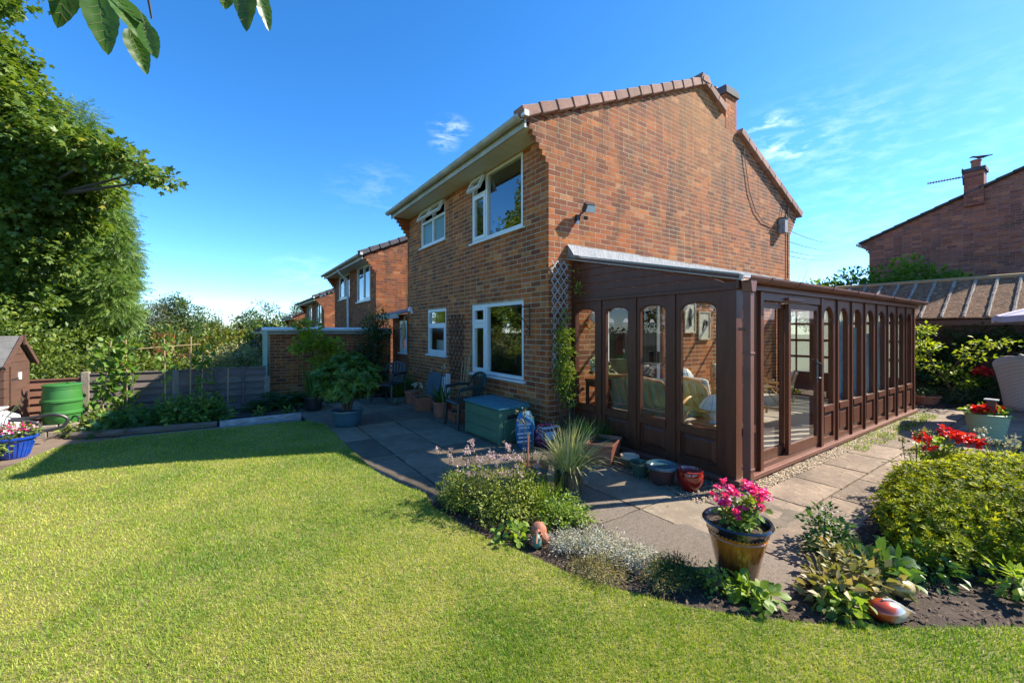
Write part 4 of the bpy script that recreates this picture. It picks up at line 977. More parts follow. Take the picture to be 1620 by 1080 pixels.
# sliding door: fixed leaf set back, sliding leaf in front, ajar
def door_leaf(x0, x1, n, name, label):
    mb = MB(); z0, z1 = .12, 1.80; w = .055
    CF.box(mb, x0, n-.04, z0, x0+w, n, z1); CF.box(mb, x1-w, n-.04, z0, x1, n, z1)
    CF.box(mb, x0+w, n-.04, z0, x1-w, n, z0+.1); CF.box(mb, x0+w, n-.04, z1-.055, x1-w, n, z1)
    o = mb.build(name, M['brown'], cons); o['label'] = label
    mb = MB(); CF.box(mb, x0+w, n-.022, z0+.1, x1-w, n-.018, z1-.055); mb.build('pane', M['glass_thin'], o); return o
door_leaf(4.50, 5.18, -.05, 'fixed_door_leaf', 'fixed glazed leaf of the sliding door')
sd = door_leaf(5.14, 5.97, .005, 'sliding_door', 'sliding door leaf with a black handle')
mb = MB(); mb.tube([(5.90, 2.03, .92), (5.90, 1.985, .93), (5.90, 1.985, 1.10), (5.90, 2.03, 1.11)], .012, 8); CF.box(mb, 5.875, .005, .88, 5.925, .016, 1.15)
mb.tube([(5.84, 1.99, .93), (5.92, 1.985, .93)], .01, 6); mb.build('handle', M['black'], sd, smooth=True)
mb = MB(); CF.box(mb, 4.50, -.1, 1.815, 5.985, .02, 1.90); mb.build('door_head', M['brown'], cons)
mb = MB(); CF.box(mb, 4.50, -.1, CZ0, 5.985, .0, .115); mb.build('door_threshold', M['brown'], cons)
mb = MB(); CF.box(mb, 5.02, .021, 1.83, 5.42, .055, 1.86); mb.build('trickle_vent', M['brown_lt'], cons)
mb = MB(); CF.box(mb, 3.96, -.12, .03, 10.32, .055, .076); mb.box(3.94, 2.11, .03, 4.1, 4.3, .076); mb.build('sill', M['brown_lt'], cons, bevel=.006)
# plinth bricks
mb = MB(); mb.box(4.0, 2.05, -.12, 10.3, 2.15, .03); mb.box(4.01, 2.15, -.12, 4.1, 4.3, .03); mb.box(10.2, 2.15, -.12, 10.3, 4.3, .03); pl = mb.build('plinth', M['mortar'], cons)
def header_row(face, a0, a1, z, L=.1025):
    a = a0
    while a < a1-.02:
        mb = MB(); l = min(L, a1-a); single_brick_any(face, a+l/2, z, l, pl); a += l+.01
_sb = {}
def single_brick_any(face, am, zm, l, parent):
    key = (face.axis, round(l, 3))
    if key not in _sb:
        mb = MB()
        if face.axis == 'X': mb.box(-.006, -l/2, -.0325, .006, l/2, .0325)
        else: mb.box(-l/2, -.006, -.0325, l/2, .006, .0325)
        me = bpy.data.meshes.new('brick'); me.from_pydata(mb.v, [], mb.f); me.materials.append(M['brick_plinth']); _sb[key] = me
    o = bpy.data.objects.new('brick', _sb[key]); col.objects.link(o); o.parent = parent
    o.location = Vector(face.p(am, .002, zm))-origin_of(parent)
header_row(Face('Y', 2.05, -1), 4.0, 10.3, -.003); header_row(Face('X', 4.01, -1), 2.05, 4.28, -.003, .215)
header_row(Face('Y', 2.05, -1), 4.0, 10.3, -.078); 
# header beams, gable infill planks
mb = MB(); CF.box(mb, 3.97, -.12, 1.90, 10.3, .03, 1.97); mb.build('eaves_beam', M['brown'], cons)
mb = MB(); mb.box(3.965, 2.03, 1.895, 4.06, 4.3, 1.925); b_ = mb.build('eaves_beam', M['brown'], cons)
RT = 2.52
for k in range(7):
    z0_, z1_ = 1.928+k*.10, 1.928+k*.10+.094
    ys = 1.93+(z0_-1.95)/((RT-1.99)/(4.3-1.93)); ye = 4.3
    yt = 1.93+(z1_-1.95)/((RT-1.99)/(4.3-1.93))
    if ys > 4.28: break
    ys = max(ys, 2.06); yt = min(max(yt, 2.06), 4.29); zt = min(z1_, RT-.03)
    mb = MB(); pts = [(4.0, ys, z0_), (4.0, 4.3, z0_), (4.0, 4.3, zt), (4.0, yt, zt)]
    mb.prism(pts, (.02, 0, 0)); mb.prism([(3.992, ys, z0_+.006), (3.992, 4.3, z0_+.006), (3.992, 4.3, z0_+.018), (3.992, min(ys+.03, 4.29), z0_+.018)], (.01, 0, 0))
    mb.build('plank', M['brown'], cons)
# roof sheets with bars, flashing, verge trim
xk = 3.93; 
while xk < 10.28:
    x1_ = min(xk+.63, 10.32)
    mb = MB(); mb.prism([(xk, 1.95, 2.005), (x1_-.004, 1.95, 2.005), (x1_-.004, 4.31, RT+.006), (xk, 4.31, RT+.006)], (0, 0, .016)); mb.build('roof_sheet', M['poly'], cons)
    mb = MB(); mb.bar((xk+.0, 1.96, 2.0), (xk, 4.3, RT), .045, .03); mb.build('glazing_bar', M['brown'], cons)
    xk += .63
mb = MB(); mb.bar((3.925, 1.93, 1.995), (3.925, 4.31, RT), .03, .05); mb.build('verge_trim', M['gutter_w'], cons)
fl = MB()
n_ = 26
for i in range(n_):
    xa, xb = 3.91+(10.6-3.91)*i/n_, 3.91+(10.6-3.91)*(i+1)/n_
    j0 = random.uniform(-.006, .006)
    if i == 0: j0 = 0
    fl.add([(xa, 4.312, 2.71+j0), (xb, 4.312, 2.71+j0), (xb, 4.295, 2.575), (xa, 4.295, 2.575), (xa, 4.08, 2.515+j0*2), (xb, 4.08, 2.515-j0)], [(0, 1, 2, 3), (3, 2, 5, 4)])
    fl.add([(xa, 4.08, 2.515+j0*2), (xb, 4.08, 2.515-j0), (xb, 4.075, 2.49), (xa, 4.075, 2.49)], [(0, 1, 2, 3)])
fl.build('flashing', M['lead'], cons, smooth=True)
# the lead dresses over the verge all the way down
mb = MB(); mb.bar((3.912, 1.95, 2.025), (3.912, 4.30, RT+.035), .03, .012); mb.prism([(3.905, 4.31, 2.71), (3.905, 4.31, RT), (3.905, 4.14, RT-.03), (3.905, 4.2, RT+.05)], (.012, 0, 0)); mb.build('verge_flashing', M['lead'], cons)
# gutter in lengths with unions, downpipe
def gutter_len(xa, xb):
    mb = MB(); pts = [(1.915+.062*math.cos(math.pi+math.pi*k/10), 2.01+.058*math.sin(math.pi+math.pi*k/10)) for k in range(11)]
    inner = [(1.915+(y-1.915)*.9, 2.01+(z-2.01)*.9) for y, z in pts]
    mb.prism([(xa, y, z) for y, z in pts+inner[::-1]], (xb-xa, 0, 0)); return mb
gx = [3.92, 4.35, 4.98, 5.02, 5.9, 6.75, 7.4, 8.3, 9.2, 10.34]
for i in range(len(gx)-1): gutter_len(gx[i]+.003, gx[i+1]-.003).build('gutter', M['brown_lt'], cons)
for x_ in gx[1:-1]:
    mb = MB(); pts = [(1.915+.069*math.cos(math.pi+math.pi*k/10), 2.012+.065*math.sin(math.pi+math.pi*k/10)) for k in range(11)]
    mb.prism([(x_-.025, y, z) for y, z in pts], (.05, 0, 0)); mb.build('gutter_union', M['brown_lt'], cons)
mb = MB(); mb.box(3.93, 1.975, 1.90, 10.33, 2.0, 2.0); mb.build('fascia', M['brown'], cons)
mb = MB(); mb.box(3.965, 1.885, -.03, 4.035, 1.955, 1.86); mb.prism([(3.94, 1.87, 1.97), (4.06, 1.87, 1.97), (4.035, 1.87, 1.86), (3.965, 1.87, 1.86)], (0, .09, 0))
mb.box(3.958, 1.878, 1.28, 4.042, 1.962, 1.30); mb.box(3.958, 1.878, .20, 4.042, 1.962, .22); mb.box(3.945, 1.94, 1.5, 4.055, 1.99, 1.53)
mb.build('downpipe', M['brown_lt'], cons, bevel=.004)
# far end wall with gridded obscured glazing
CE = Face('X', 10.28, -1)
mb = MB()
for a in (2.12, 2.86, 3.60, 4.27): CE.box(mb, a-.035, -.05, .08, a+.035, .0, 2.55 if a > 4 else 1.95+(a-2.04)*.28)
for z in (.6, .95, 1.3, 1.65, 1.95): CE.box(mb, 2.15, -.045, z-.02, 4.24, -.005, z+.02)
for a in (2.49, 3.23, 3.93): CE.box(mb, a-.014, -.04, .6, a+.014, -.006, 1.95)
CE.box(mb, 2.15, -.045, .08, 4.24, -.01, .6); CE.box(mb, 2.3, -.04, 1.97, 4.24, -.01, 2.1)
ew = mb.build('end_wall_frame', M['brown'], cons)
mb = MB(); CE.box(mb, 2.15, -.03, .6, 4.24, -.026, 1.95); mb.build('pane', glass_mat('lace_glass', 1.45, (.8, .85, .82), .2, (.55, .58, .52), .45), ew)
mb = MB(); mb.box(4.1, 2.15, -.1, 10.2, 4.3, .085); mb.build('floor', M['rug'], cons)
# pale blue sheets stand in for reflections in the far panes
for i, x_ in enumerate((7.75, 8.4, 8.95, 9.5)):
    mb = MB(); pts = []; K = 14
    for k in range(K+1):
        pts.append((x_-.22+.5*k/K, 2.34+.04*math.sin(k*1.9+i)))
    vs = [(x, y, z) for z in (.3, 1.65-.1*i % .3) for x, y in pts]
    mb.add(vs, [(k, k+1, K+2+k, K+1+k) for k in range(K)])
    o = mb.build('curtain', M['pane_reflection'], None, smooth=True)
    tag(o, 'pale blue sheet standing in for a reflection in the '+('fourth', 'fifth', 'sixth', 'seventh')[i]+' arched pane beyond the sliding door', 'curtain', 'pale blue sheets for reflections in the far arched panes')
# patio door in the house gable
dr = thing('patio_door', 'white framed sliding patio door with a pale curtain, seen through the conservatory', 'door', (5.4, 4.325, .1))
GF = Face('Y', 4.34, -1)
mb = MB(); GF.box(mb, 4.66, -.02, .1, 4.72, .03, 2.13); GF.box(mb, 6.06, -.02, .1, 6.12, .03, 2.13); GF.box(mb, 4.72, -.02, 2.07, 6.06, .03, 2.13); GF.box(mb, 4.72, -.02, .1, 6.06, .03, .15); mb.build('frame', M['wood_dk'], dr)
for i, (a, b) in enumerate(((4.72, 5.40), (5.37, 6.06))):
    mb = MB(); w = .05; n0 = -.03*i
    GF.box(mb, a, n0-.02, .15, a+w, n0+.01, 2.07); GF.box(mb, b-w, n0-.02, .15, b, n0+.01, 2.07); GF.box(mb, a+w, n0-.02, .15, b-w, n0+.01, .21); GF.box(mb, a+w, n0-.02, 2.02, b-w, n0+.01, 2.07)
    lf = mb.build('door_leaf', M['upvc'], dr); mb = MB(); GF.box(mb, a+w, n0-.008, .21, b-w, n0-.004, 2.02); mb.build('pane', M['glass'], lf)
mb = MB(); mb.box(5.92, 4.27, .95, 5.98, 4.32, 1.15); mb.build('handle', M['black'], dr)
mb = MB(); K = 22; vs = [(5.42+.3*k/K*(1 if z > 1 else .8), 4.47+.02*math.sin(k*1.6), z) for z in (.2, 2.05) for k in range(K+1)]
mb.add(vs, [(k, k+1, K+2+k, K+1+k) for k in range(K)]); mb.build('curtain', M['curtain'], dr, smooth=True)

# ---------------------------------------------------------------- furniture inside
def cane_chair(name, label, cat, w, loc, rz, cush='cushion', back_h=.82, red=False):
    """honey cane seat: origin at the foot centre, back towards +y"""
    t = thing(name, label, cat)
    hw = w/2; D = .62
    def arch(y, top, hw_, z0=0): return [(-hw_, y, z0), (-hw_, y+.04, top*.55), (-hw_*.93, y+.09, top*.86), (-hw_*.7, y+.12, top*.98), (0, y+.13, top+.03*(w > 1)), (hw_*.7, y+.12, top*.98), (hw_*.93, y+.09, top*.86), (hw_, y+.04, top*.55), (hw_, y, z0)]
    m1 = MB(); m1.tube(arch(.24, back_h, hw), .022, 8); m1.tube([(-hw*.96, .33, back_h*.52), (hw*.96, .33, back_h*.52)], .014, 6)
    for i in range(int(w/.13)):
        x = -hw+.1+i*.13; m1.tube([(x, .27, .34), (x+.06, .355, back_h*.92)], .011, 5); 
    m1.build('backrest', M['rattan_cane'], t, smooth=True)
    for s in (-1, 1):
        m = MB(); m.tube([(s*hw, -.3, 0), (s*hw, -.3, .42), (s*hw*1.03, -.28, .58), (s*hw*1.04, -.1, .62), (s*hw*1.02, .12, .60), (s*hw, .30, .5)], .02, 8)
        m.tube([(s*hw, -.26, .3), (s*hw, .0, .56), (s*hw, .22, .3)], .012, 6); m.build('arm', M['rattan_cane'], t, smooth=True)
    m = MB(); 
    for y in (-.3, .24): m.tube([(-hw, y, .30), (hw, y, .30)], .018, 6)
    for x in (-hw, hw): m.tube([(x, -.3, .30), (x, .24, .30)], .018, 6)
    m.build('seat_frame', M['rattan_cane'], t, smooth=True)
    k = 3 if w > 1.2 else 1
    for i in range(k):
        x0 = -hw+.04+(w-.08)/k*i; x1 = x0+(w-.08)/k-.01
        m = MB(); m.box(x0, -.3, .32, x1, .24, .44); m.build('seat_cushion', M[cush], t, bevel=.04)
        m = MB(); m.obox(((x0+x1)/2, .25, .62), ((x1-x0)/2, 0, 0), (0, .045, 0), (0, .05, .2)); m.build('back_cushion', M[cush], t, bevel=.04)
    if red: m = MB(); m.obox((0, .14, .56), (.2, 0, 0), (0, .05, .01), (0, .06, .17)); c = m.build('scatter_cushion', M['cushion_red'], t, bevel=.05); c['label'] = 'rust red scatter cushion'
    t.location = loc; t.rotation_euler = (0, 0, rz); return t
cane_chair('sofa', 'honey cane sofa with sage cushions, its back to the left conservatory panes', 'sofa', 1.25, (4.72, 3.55, .085), R(90), 'cushion_green', .80)
cane_chair('cane_chair', 'honey cane armchair by the corner pane beside the pale table lamp', 'armchair', .62, (5.2, 3.0, .085), R(75), 'cushion', .80)
cane_chair('cane_chair', 'honey cane armchair with a rust red cushion against the brick wall', 'armchair', .62, (7.45, 3.75, .085), R(-15), 'cushion', .86, red=True)
cane_chair('cane_chair', 'honey cane armchair just inside the sliding door, seen through the glass', 'armchair', .62, (6.7, 2.95, .085), R(200), 'cushion', .80)
def small_table(label, x, y, w, d, h, z=.085, mat='wood_dk'):
    t = thing('side_table', label, 'table', (x, y, z)); mb = MB(); mb.box(x-w/2, y-d/2, z+h-.03, x+w/2, y+d/2, z+h); mb.build('table_top', M[mat], t, bevel=.005)
    for sx in (-1, 1):
        for sy in (-1, 1):
            mb = MB(); mb.box(x+sx*(w/2-.03)-.018, y+sy*(d/2-.03)-.018, z, x+sx*(w/2-.03)+.018, y+sy*(d/2-.03)+.018, z+h-.03); mb.build('leg', M[mat], t)
    mb = MB(); mb.box(x-w/2+.02, y-d/2+.02, z+h-.1, x+w/2-.02, y+d/2-.02, z+h-.03); mb.build('apron', M[mat], t); return t
small_table('dark wooden side table holding a hydrangea in the left corner of the conservatory', 4.28, 4.08, .3, .25, .74)
small_table('low honey coloured side table by the corner pane, holding the pale lamp', 4.72, 2.62, .42, .4, .34, mat='rattan_cane')
small_table('small table against the brick wall with the second lamp', 6.2, 4.0, .35, .3, .5)
def table_lamp(label, x, y, z, s=1.0):
    t = thing('table_lamp', label, 'lamp', (x, y, z))
    mb = MB(); mb.lathe([(.06*s, z), (.065*s, z+.01), (.025*s, z+.03), (.05*s, z+.08*s), (.055*s, z+.11*s), (.02*s, z+.16*s), (.012*s, z+.24*s)], (x, y, 0), 16); mb.build('base', M['shade'], t, smooth=True)
    mb = MB(); K = 9; prof = [(.165*s, z+.17*s), (.16*s, z+.19*s), (.12*s, z+.26*s), (.06*s, z+.315*s), (.02*s, z+.33*s)]
    mb.lathe(prof, (x, y, 0), 18); mb.build('lamp_shade', M['shade'], t)
    mb = MB()
    for k in range(9):
        a = 2*math.pi*k/9; mb.tube([(x+r*math.cos(a), y+r*math.sin(a), zz) for r, zz in prof], .003, 4)
    mb.build('shade_rib', M['brass'], t)
table_lamp('pale pleated table lamp beside the corner pane', 4.66, 2.62, .425)
table_lamp('pale table lamp on the small table against the brick wall', 6.2, 4.0, .585, .9)
wl_ = thing('wall_light', 'brass wall light with a white globe shade beside the patio door', 'wall light', (4.28, 4.31, 1.6))
mb = MB(); mb.lathe([(.001, 0), (.04, .0), (.04, .02)], (4.28, 4.31, 1.6), 12); mb.tube([(4.28, 4.31, 1.58), (4.28, 4.24, 1.52), (4.30, 4.2, 1.56), (4.32, 4.2, 1.62)], .012, 6); mb.tube([(4.28, 4.31, 1.58), (4.25, 4.24, 1.52), (4.2, 4.22, 1.56), (4.18, 4.22, 1.6)], .012, 6); mb.build('bracket', M['brass'], wl_, smooth=True)
mb = MB(); mb.lathe([(.02, 1.62), (.055, 1.65), (.07, 1.7), (.06, 1.75), (.03, 1.775)], (4.32, 4.2, 0), 14); mb.build('globe', M['white_paint'], wl_, smooth=True)
w2 = thing('wall_light', 'white globe wall light to the left of the two framed pictures', 'wall light', (6.55, 4.3, 1.9))
mb = MB(); mb.tube([(6.5, 4.31, 1.83), (6.5, 4.22, 1.8), (6.5, 4.2, 1.84)], .012, 6); mb.build('bracket', M['brass'], w2)
mb = MB(); mb.lathe([(.02, 1.84), (.06, 1.88), (.07, 1.93), (.05, 1.98), (.02, 2.0)], (6.5, 4.2, 0), 14); mb.build('globe', M['white_paint'], w2, smooth=True)
for x0_, x1_, z0_, z1_, lb, mo in ((6.68, 7.02, 1.46, 2.02, 'framed print of a tall thin figure on the brick wall, upper one of two', 0), (7.12, 7.5, 1.33, 1.86, 'framed print of a twisted animal on the brick wall, lower one of two', 1)):
    p = thing('picture', lb, 'picture', ((x0_+x1_)/2, 4.31, z0_)); pf = Face('Y', 4.312, -1)
    mb = MB(); w = .025
    pf.box(mb, x0_, 0, z0_, x1_, .025, z0_+w); pf.box(mb, x0_, 0, z1_-w, x1_, .025, z1_); pf.box(mb, x0_, 0, z0_+w, x0_+w, .025, z1_-w); pf.box(mb, x1_-w, 0, z0_+w, x1_, .025, z1_-w); mb.build('frame', M['cream_rim'], p)
    mb = MB(); pf.box(mb, x0_+w, 0, z0_+w, x1_-w, .012, z1_-w); mb.build('print', M['art'], p)
    mb = MB(); cx, cz = (x0_+x1_)/2, (z0_+z1_)/2
    if mo == 0: mb.tube([pf.p(cx, .014, z0_+.12), pf.p(cx-.02, .014, cz), pf.p(cx+.015, .014, cz+.12), pf.p(cx-.005, .014, cz+.17)], [.03, .035, .03, .012], 6); mb.tube([pf.p(cx-.06, .014, cz-.05), pf.p(cx, .014, cz+.05)], .012, 5)
    else: mb.tube([pf.p(cx+.07*math.cos(t), .014, cz+.1*math.sin(t*1.6)) for t in np.linspace(0, 5.4, 16)], [.014+.012*math.sin(k*.5) for k in range(16)], 6)
    mb.build('drawing', M['iron'], p)
hy = thing('vase_of_hydrangeas', 'white hydrangea heads in a vase on the dark side table', 'flowers', (4.28, 4.08, .825))
mb = MB(); mb.lathe([(.03, .825), (.05, .86), (.045, .91), (.03, .93)], (4.28, 4.08, 0), 14); mb.build('vase', M['glaze_teal'], hy, smooth=True)
crown('flower_head', F['hydrangea'], [(4.22, 4.04, 1.0, .08, .08, .07), (4.36, 4.05, 1.02, .07, .07, .06), (4.29, 4.12, 1.06, .07, .06, .06)], 420, .035, FLOWER, .03, 8, hy, shell=.15)
crown('leaf', F['dark'], [(4.28, 4.07, .96, .14, .1, .06)], 60, .07, LEAF, .06, 6, hy)

# ---------------------------------------------------------------- things fixed to the walls
fl_ = thing('floodlight', 'black rectangular floodlight on an arm under the eaves of the main house gable', 'light', (4.12, 4.31, 3.15))
c0 = Vector((4.20, 4.19, 3.24))
mb = MB(); mb.obox(c0, (.085, -.02, .0), (.012, .03, .022), (.0, .028, -.052)); mb.build('lamp_housing', M['black'], fl_, bevel=.008)
mb = MB(); mb.obox(c0+Vector((.012, -.032, -.024)), (.07, -.017, 0), (.002, .004, .003), (0, .022, -.042)); mb.build('lens', M['shade'], fl_)
mb = MB(); mb.tube([(4.08, 4.312, 3.12), (4.09, 4.26, 3.13), (4.13, 4.24, 3.18), (4.17, 4.21, 3.2)], .014, 6); mb.box(4.05, 4.27, 3.06, 4.11, 4.315, 3.14); mb.tube([(4.15, 4.24, 3.10), (4.19, 4.2, 3.09)], .026, 8); mb.build('bracket', M['black'], fl_)
mb = MB(); mb.tube([(4.08, 4.28, 3.05), (4.04, 4.26, 3.0)], .02, 8); mb.build('sensor', M['white_paint'], fl_)
bx_ = thing('junction_box', 'weathered grey box with trailing cable high on the far end of the gable', 'box', (10.4, 4.3, 3.75))
mb = MB(); mb.box(10.34, 4.17, 3.72, 10.5, 4.315, 4.05); mb.build('casing', M['lead'], bx_, bevel=.01)
mb = MB(); mb.box(10.33, 4.15, 4.05, 10.51, 4.315, 4.07); mb.build('lid', M['iron'], bx_)
mb = MB(); pts = [(8.75, 4.30, 5.3), (8.85, 4.30, 4.9), (9.0, 4.30, 4.4), (9.25, 4.30, 4.05), (9.6, 4.30, 3.87), (10.0, 4.30, 3.84), (10.36, 4.29, 3.86)]
mb.tube(pts, .008, 5); mb.tube([(10.44, 4.3, 4.07), (10.6, 4.3, 4.5), (10.7, 4.3, 4.62)], .007, 5); mb.tube([(10.80, 4.30, 4.5), (10.80, 4.30, 2.73)], .012, 6)
tag(mb.build('wall_cable', M['wire']), 'thin dark cable looping down the gable to the weathered box', 'cable')
sw = thing('security_lamp', 'small white wall lamp near the far corner of the shaded house front', 'light', (3.56, 9.3, 1.95))
mb = MB(); mb.obox((3.50, 9.3, 1.99), (.035, 0, -.02), (0, .04, 0), (.015, 0, .05)); mb.box(3.52, 9.27, 1.9, 3.57, 9.33, 1.97); mb.build('lamp_body', M['white_paint'], sw, bevel=.006)
bk = MB(); bk.tube([(3.55, 4.72, 1.42), (3.55, 4.72, 1.88)], .009, 6); bk.tube([(3.55, 4.72, 1.84), (3.25, 4.78, 1.84), (3.22, 4.79, 1.80)], .009, 6); bk.tube([(3.55, 4.72, 1.5), (3.45, 4.74, 1.66), (3.3, 4.77, 1.83)], .007, 6); bk.tube([(3.54, 4.72, 1.46), (3.5, 4.73, 1.44), (3.49, 4.73, 1.48), (3.52, 4.73, 1.5)], .006, 6)
tag(bk.build('hanging_basket_bracket', M['iron'], smooth=True), 'black iron hanging basket bracket beside the large ground floor window', 'bracket')
mb = MB(); mb.tube([(3.55, 9.55, 1.85), (3.46, 9.56, 1.84), (3.44, 9.56, 1.7)], .012, 6); 
mb.tube([(3.44, 9.56, 1.7), (3.43, 9.56, 1.64), (3.44, 9.56, 1.5), (3.45, 9.56, 1.34), (3.44, 9.56, 1.28)], [.02, .045, .05, .04, .015], 8)
tag(mb.build('bird_feeder', M['cane'], smooth=True), 'pale slim bird feeder hanging at the far corner of the house front', 'bird feeder')
def trellis(label, face, a0, a1, z0, z1, mat, cell=.13, name='trellis', th=.009, taper=0.0):
    t = thing(name, label, 'trellis', face.p((a0+a1)/2, .02, z0)); H_ = z1-z0; W_ = a1-a0; slope = 1.25
    for sgn in (1, -1):
        k = -int(H_/cell/slope)-2
        while k*cell < W_+H_:
            pts = []
            # a lath runs a = a0+k*cell + sgn*s/slope
            c = a0+k*cell if sgn > 0 else a0+k*cell
            zz0, zz1 = z0, z1
            f = (lambda z: c+(z-z0)/slope) if sgn > 0 else (lambda z: c+(z1-z)/slope)
            # clip to [a0,a1]
            lo, hi = z0, z1
            if sgn > 0: lo = max(lo, z0+(a0-c)*slope); hi = min(hi, z0+(a1-c)*slope)
            else: hi = min(hi, z1-(a0-c)*slope); lo = max(lo, z1-(a1-c)*slope)
            if hi-lo > .04:
                mb = MB(); n = .02+(.008 if sgn > 0 else 0); nv = Vector(face.p(0, 1, 0))-Vector(face.p(0, 0, 0))
                mb.bar(face.p(f(lo), n, lo), face.p(f(hi), n, hi), .007, th*1.9, up=tuple(Vector(face.p(f(hi), n, hi)).cross(nv)) if False else (0, 0, 1))
                mb.build('lath', M[mat], t)
            k += 1
    return t
M['trellis_brown'] = pm('dark_brown_lath', (.07, .035, .02), (.05, .025, .015), 6, .8)
M['trellis_grey'] = pm('silvered_lath', (.42, .41, .40), (.3, .29, .27), 10, .85)
trellis('dark brown expanding trellis fixed to the brick between the two ground floor windows', Face('X', X0-.008, -1), 6.72, 7.34, .58, 1.80, 'trellis_brown', .155)
trellis('silver grey expanding trellis on the corner of the gable with a creeper growing up it', Face('Y', 4.317, -1), 3.60, 3.90, .95, 2.46, 'trellis_grey', .11)

# ---------------------------------------------------------------- fence, shed and the corner by the water butt
fence = thing('fence', 'weathered dark board fence panels between concrete posts behind the vegetable bed', 'fence', (-.8, 9.45, 0))
FY = 9.46
def fence_panel(x0, x1, z1, mat, battens=(.33, .66)):
    n = 6; h = (z1-.02)/n
    for k in range(n):
        z = .02+k*h
        pts = 9; mb = MB(); top = []; bot = []; thick = .016
        off = .012*(k % 2)
        vs = []
        for i in range(pts):
            t = i/(pts-1); x = x0+(x1-x0)*t
            zt = z+h+.012+random.uniform(-.006, .006); zb = z+random.uniform(-.004, .004)
            vs += [(x, FY-.008-thick-.03, zb), (x, FY-.008-thick+.002, zt), (x, FY-.004, zb), (x, FY-.002, zt)]
        fs = []
        for i in range(pts-1):
            b = i*4; fs += [(b, b+4, b+5, b+1), (b+6, b+2, b+3, b+7), (b+1, b+5, b+7, b+3), (b+4, b, b+2, b+6)]
        fs += [(0, 1, 3, 2), ((pts-1)*4, (pts-1)*4+2, (pts-1)*4+3, (pts-1)*4+1)]
        mb.add(vs, fs); mb.build('board', M[mat], fence)
    for b in battens:
        x = x0+(x1-x0)*b; mb = MB(); mb.box(x-.02, FY-.085, .0, x+.02, FY-.05, z1+.012); mb.build('batten', M[mat], fence)
    mb = MB(); mb.box(x0, FY-.05, z1+.004, x1, FY+.012, z1+.024); mb.build('capping_rail', M[mat], fence)
def fence_post(x, z1):
    mb = MB(); mb.box(x-.05, FY-.06, -.1, x+.05, FY+.05, z1); mb.build('post', M['post'], fence, bevel=.008)
fence_post(-1.92, .83); fence_post(-.78, .80); fence_post(.62, .6)
fence_panel(-1.87, -.83, .78, 'fence', (.5,)); fence_panel(-.73, .60, .78, 'fence', (.4, .72)); fence_panel(-3.2, -1.98, .72, 'fence_red', (.5,))
fence_post(-3.25, .75)

sh = thing('garden_shed', 'low brown boarded garden shed with a grey felt roof', 'shed', (-3.2, 8.9, 0))
SX = -2.52; sy0, sy1, se, sr = 8.46, 9.46, 1.05, 1.40
sm = (sy0+sy1)/2
for k in range(13):
    z0_, z1_ = -.1+k*.115, -.1+k*.115+.11
    if z1_ > sr: z1_ = sr-.01
    hw = lambda z: (sy1-sy0)/2-.06 if z < se else max(.0, ((sy1-sy0)/2-.02)*(sr-z)/(sr-se))
    if hw(z0_) < .04: break
    mb = MB(); a, b = hw(z0_), hw(z1_)
    mb.prism([(SX, sm-a, z0_), (SX, sm+a, z0_), (SX-.0, sm+b, z1_), (SX, sm-b, z1_)], (-.02, 0, 0)); mb.prism([(SX+.004, sm-a, z0_), (SX+.004, sm+a, z0_), (SX+.004, sm+a, z0_+.012), (SX+.004, sm-a, z0_+.012)], (-.01, 0, 0))
    mb.build('board', M['shed'], sh)
for k in range(10):
    mb = MB(); mb.box(-4.3, sy0+.06, -.1+k*.115, SX-.02, sy0+.08, k*.115+.01); mb.build('board', M['shed'], sh)
mb = MB(); mb.box(-4.3, sy1-.08, -.1, SX-.02, sy1-.06, se); mb.box(-4.3, sy0+.08, -.1, -4.28, sy1-.08, se); mb.build('wall', M['shed'], sh)
mb = MB(); mb.box(SX-.001, sm-.28, -.02, SX+.02, sm+.28, 1.0); sdoor = mb.build('door', M['shed'], sh)
for z_ in (.2, .8): mb = MB(); mb.box(SX+.02, sm-.26, z_, SX+.026, sm-.02, z_+.03); mb.build('hinge', M['iron'], sdoor)
mb = MB(); mb.box(SX+.02, sm+.2, .52, SX+.035, sm+.25, .60); mb.build('latch', M['iron'], sdoor)
mb = MB(); mb.box(SX+.02, sm-.05, .80, SX+.035, sm+.03, .90); tag(mb.build('notice', M['white_paint']), 'small white card fixed to the brown shed door', 'notice')
mb = MB(); mb.prism([(-4.45, sy0-.08, se-.05), (-4.45, sm, sr), (SX+.04, sm, sr), (SX+.04, sy0-.08, se-.05)], (0, 0, .025)); mb.prism([(-4.45, sm, sr), (-4.45, sy1+.08, se-.05), (SX+.04, sy1+.08, se-.05), (SX+.04, sm, sr)], (0, 0, .025)); mb.build('roof', M['felt'], sh)
for a, b in ((sy0-.09, sm), (sy1+.09, sm)):
    mb = MB(); mb.bar((SX+.05, a, se-.06), (SX+.05, b, sr+.01), .02, .06); mb.build('bargeboard', M['shed'], sh)
mb = MB(); mb.box(SX+.06, sm-.015, sr-.1, SX+.08, sm+.015, sr+.05); mb.build('finial', M['shed'], sh)

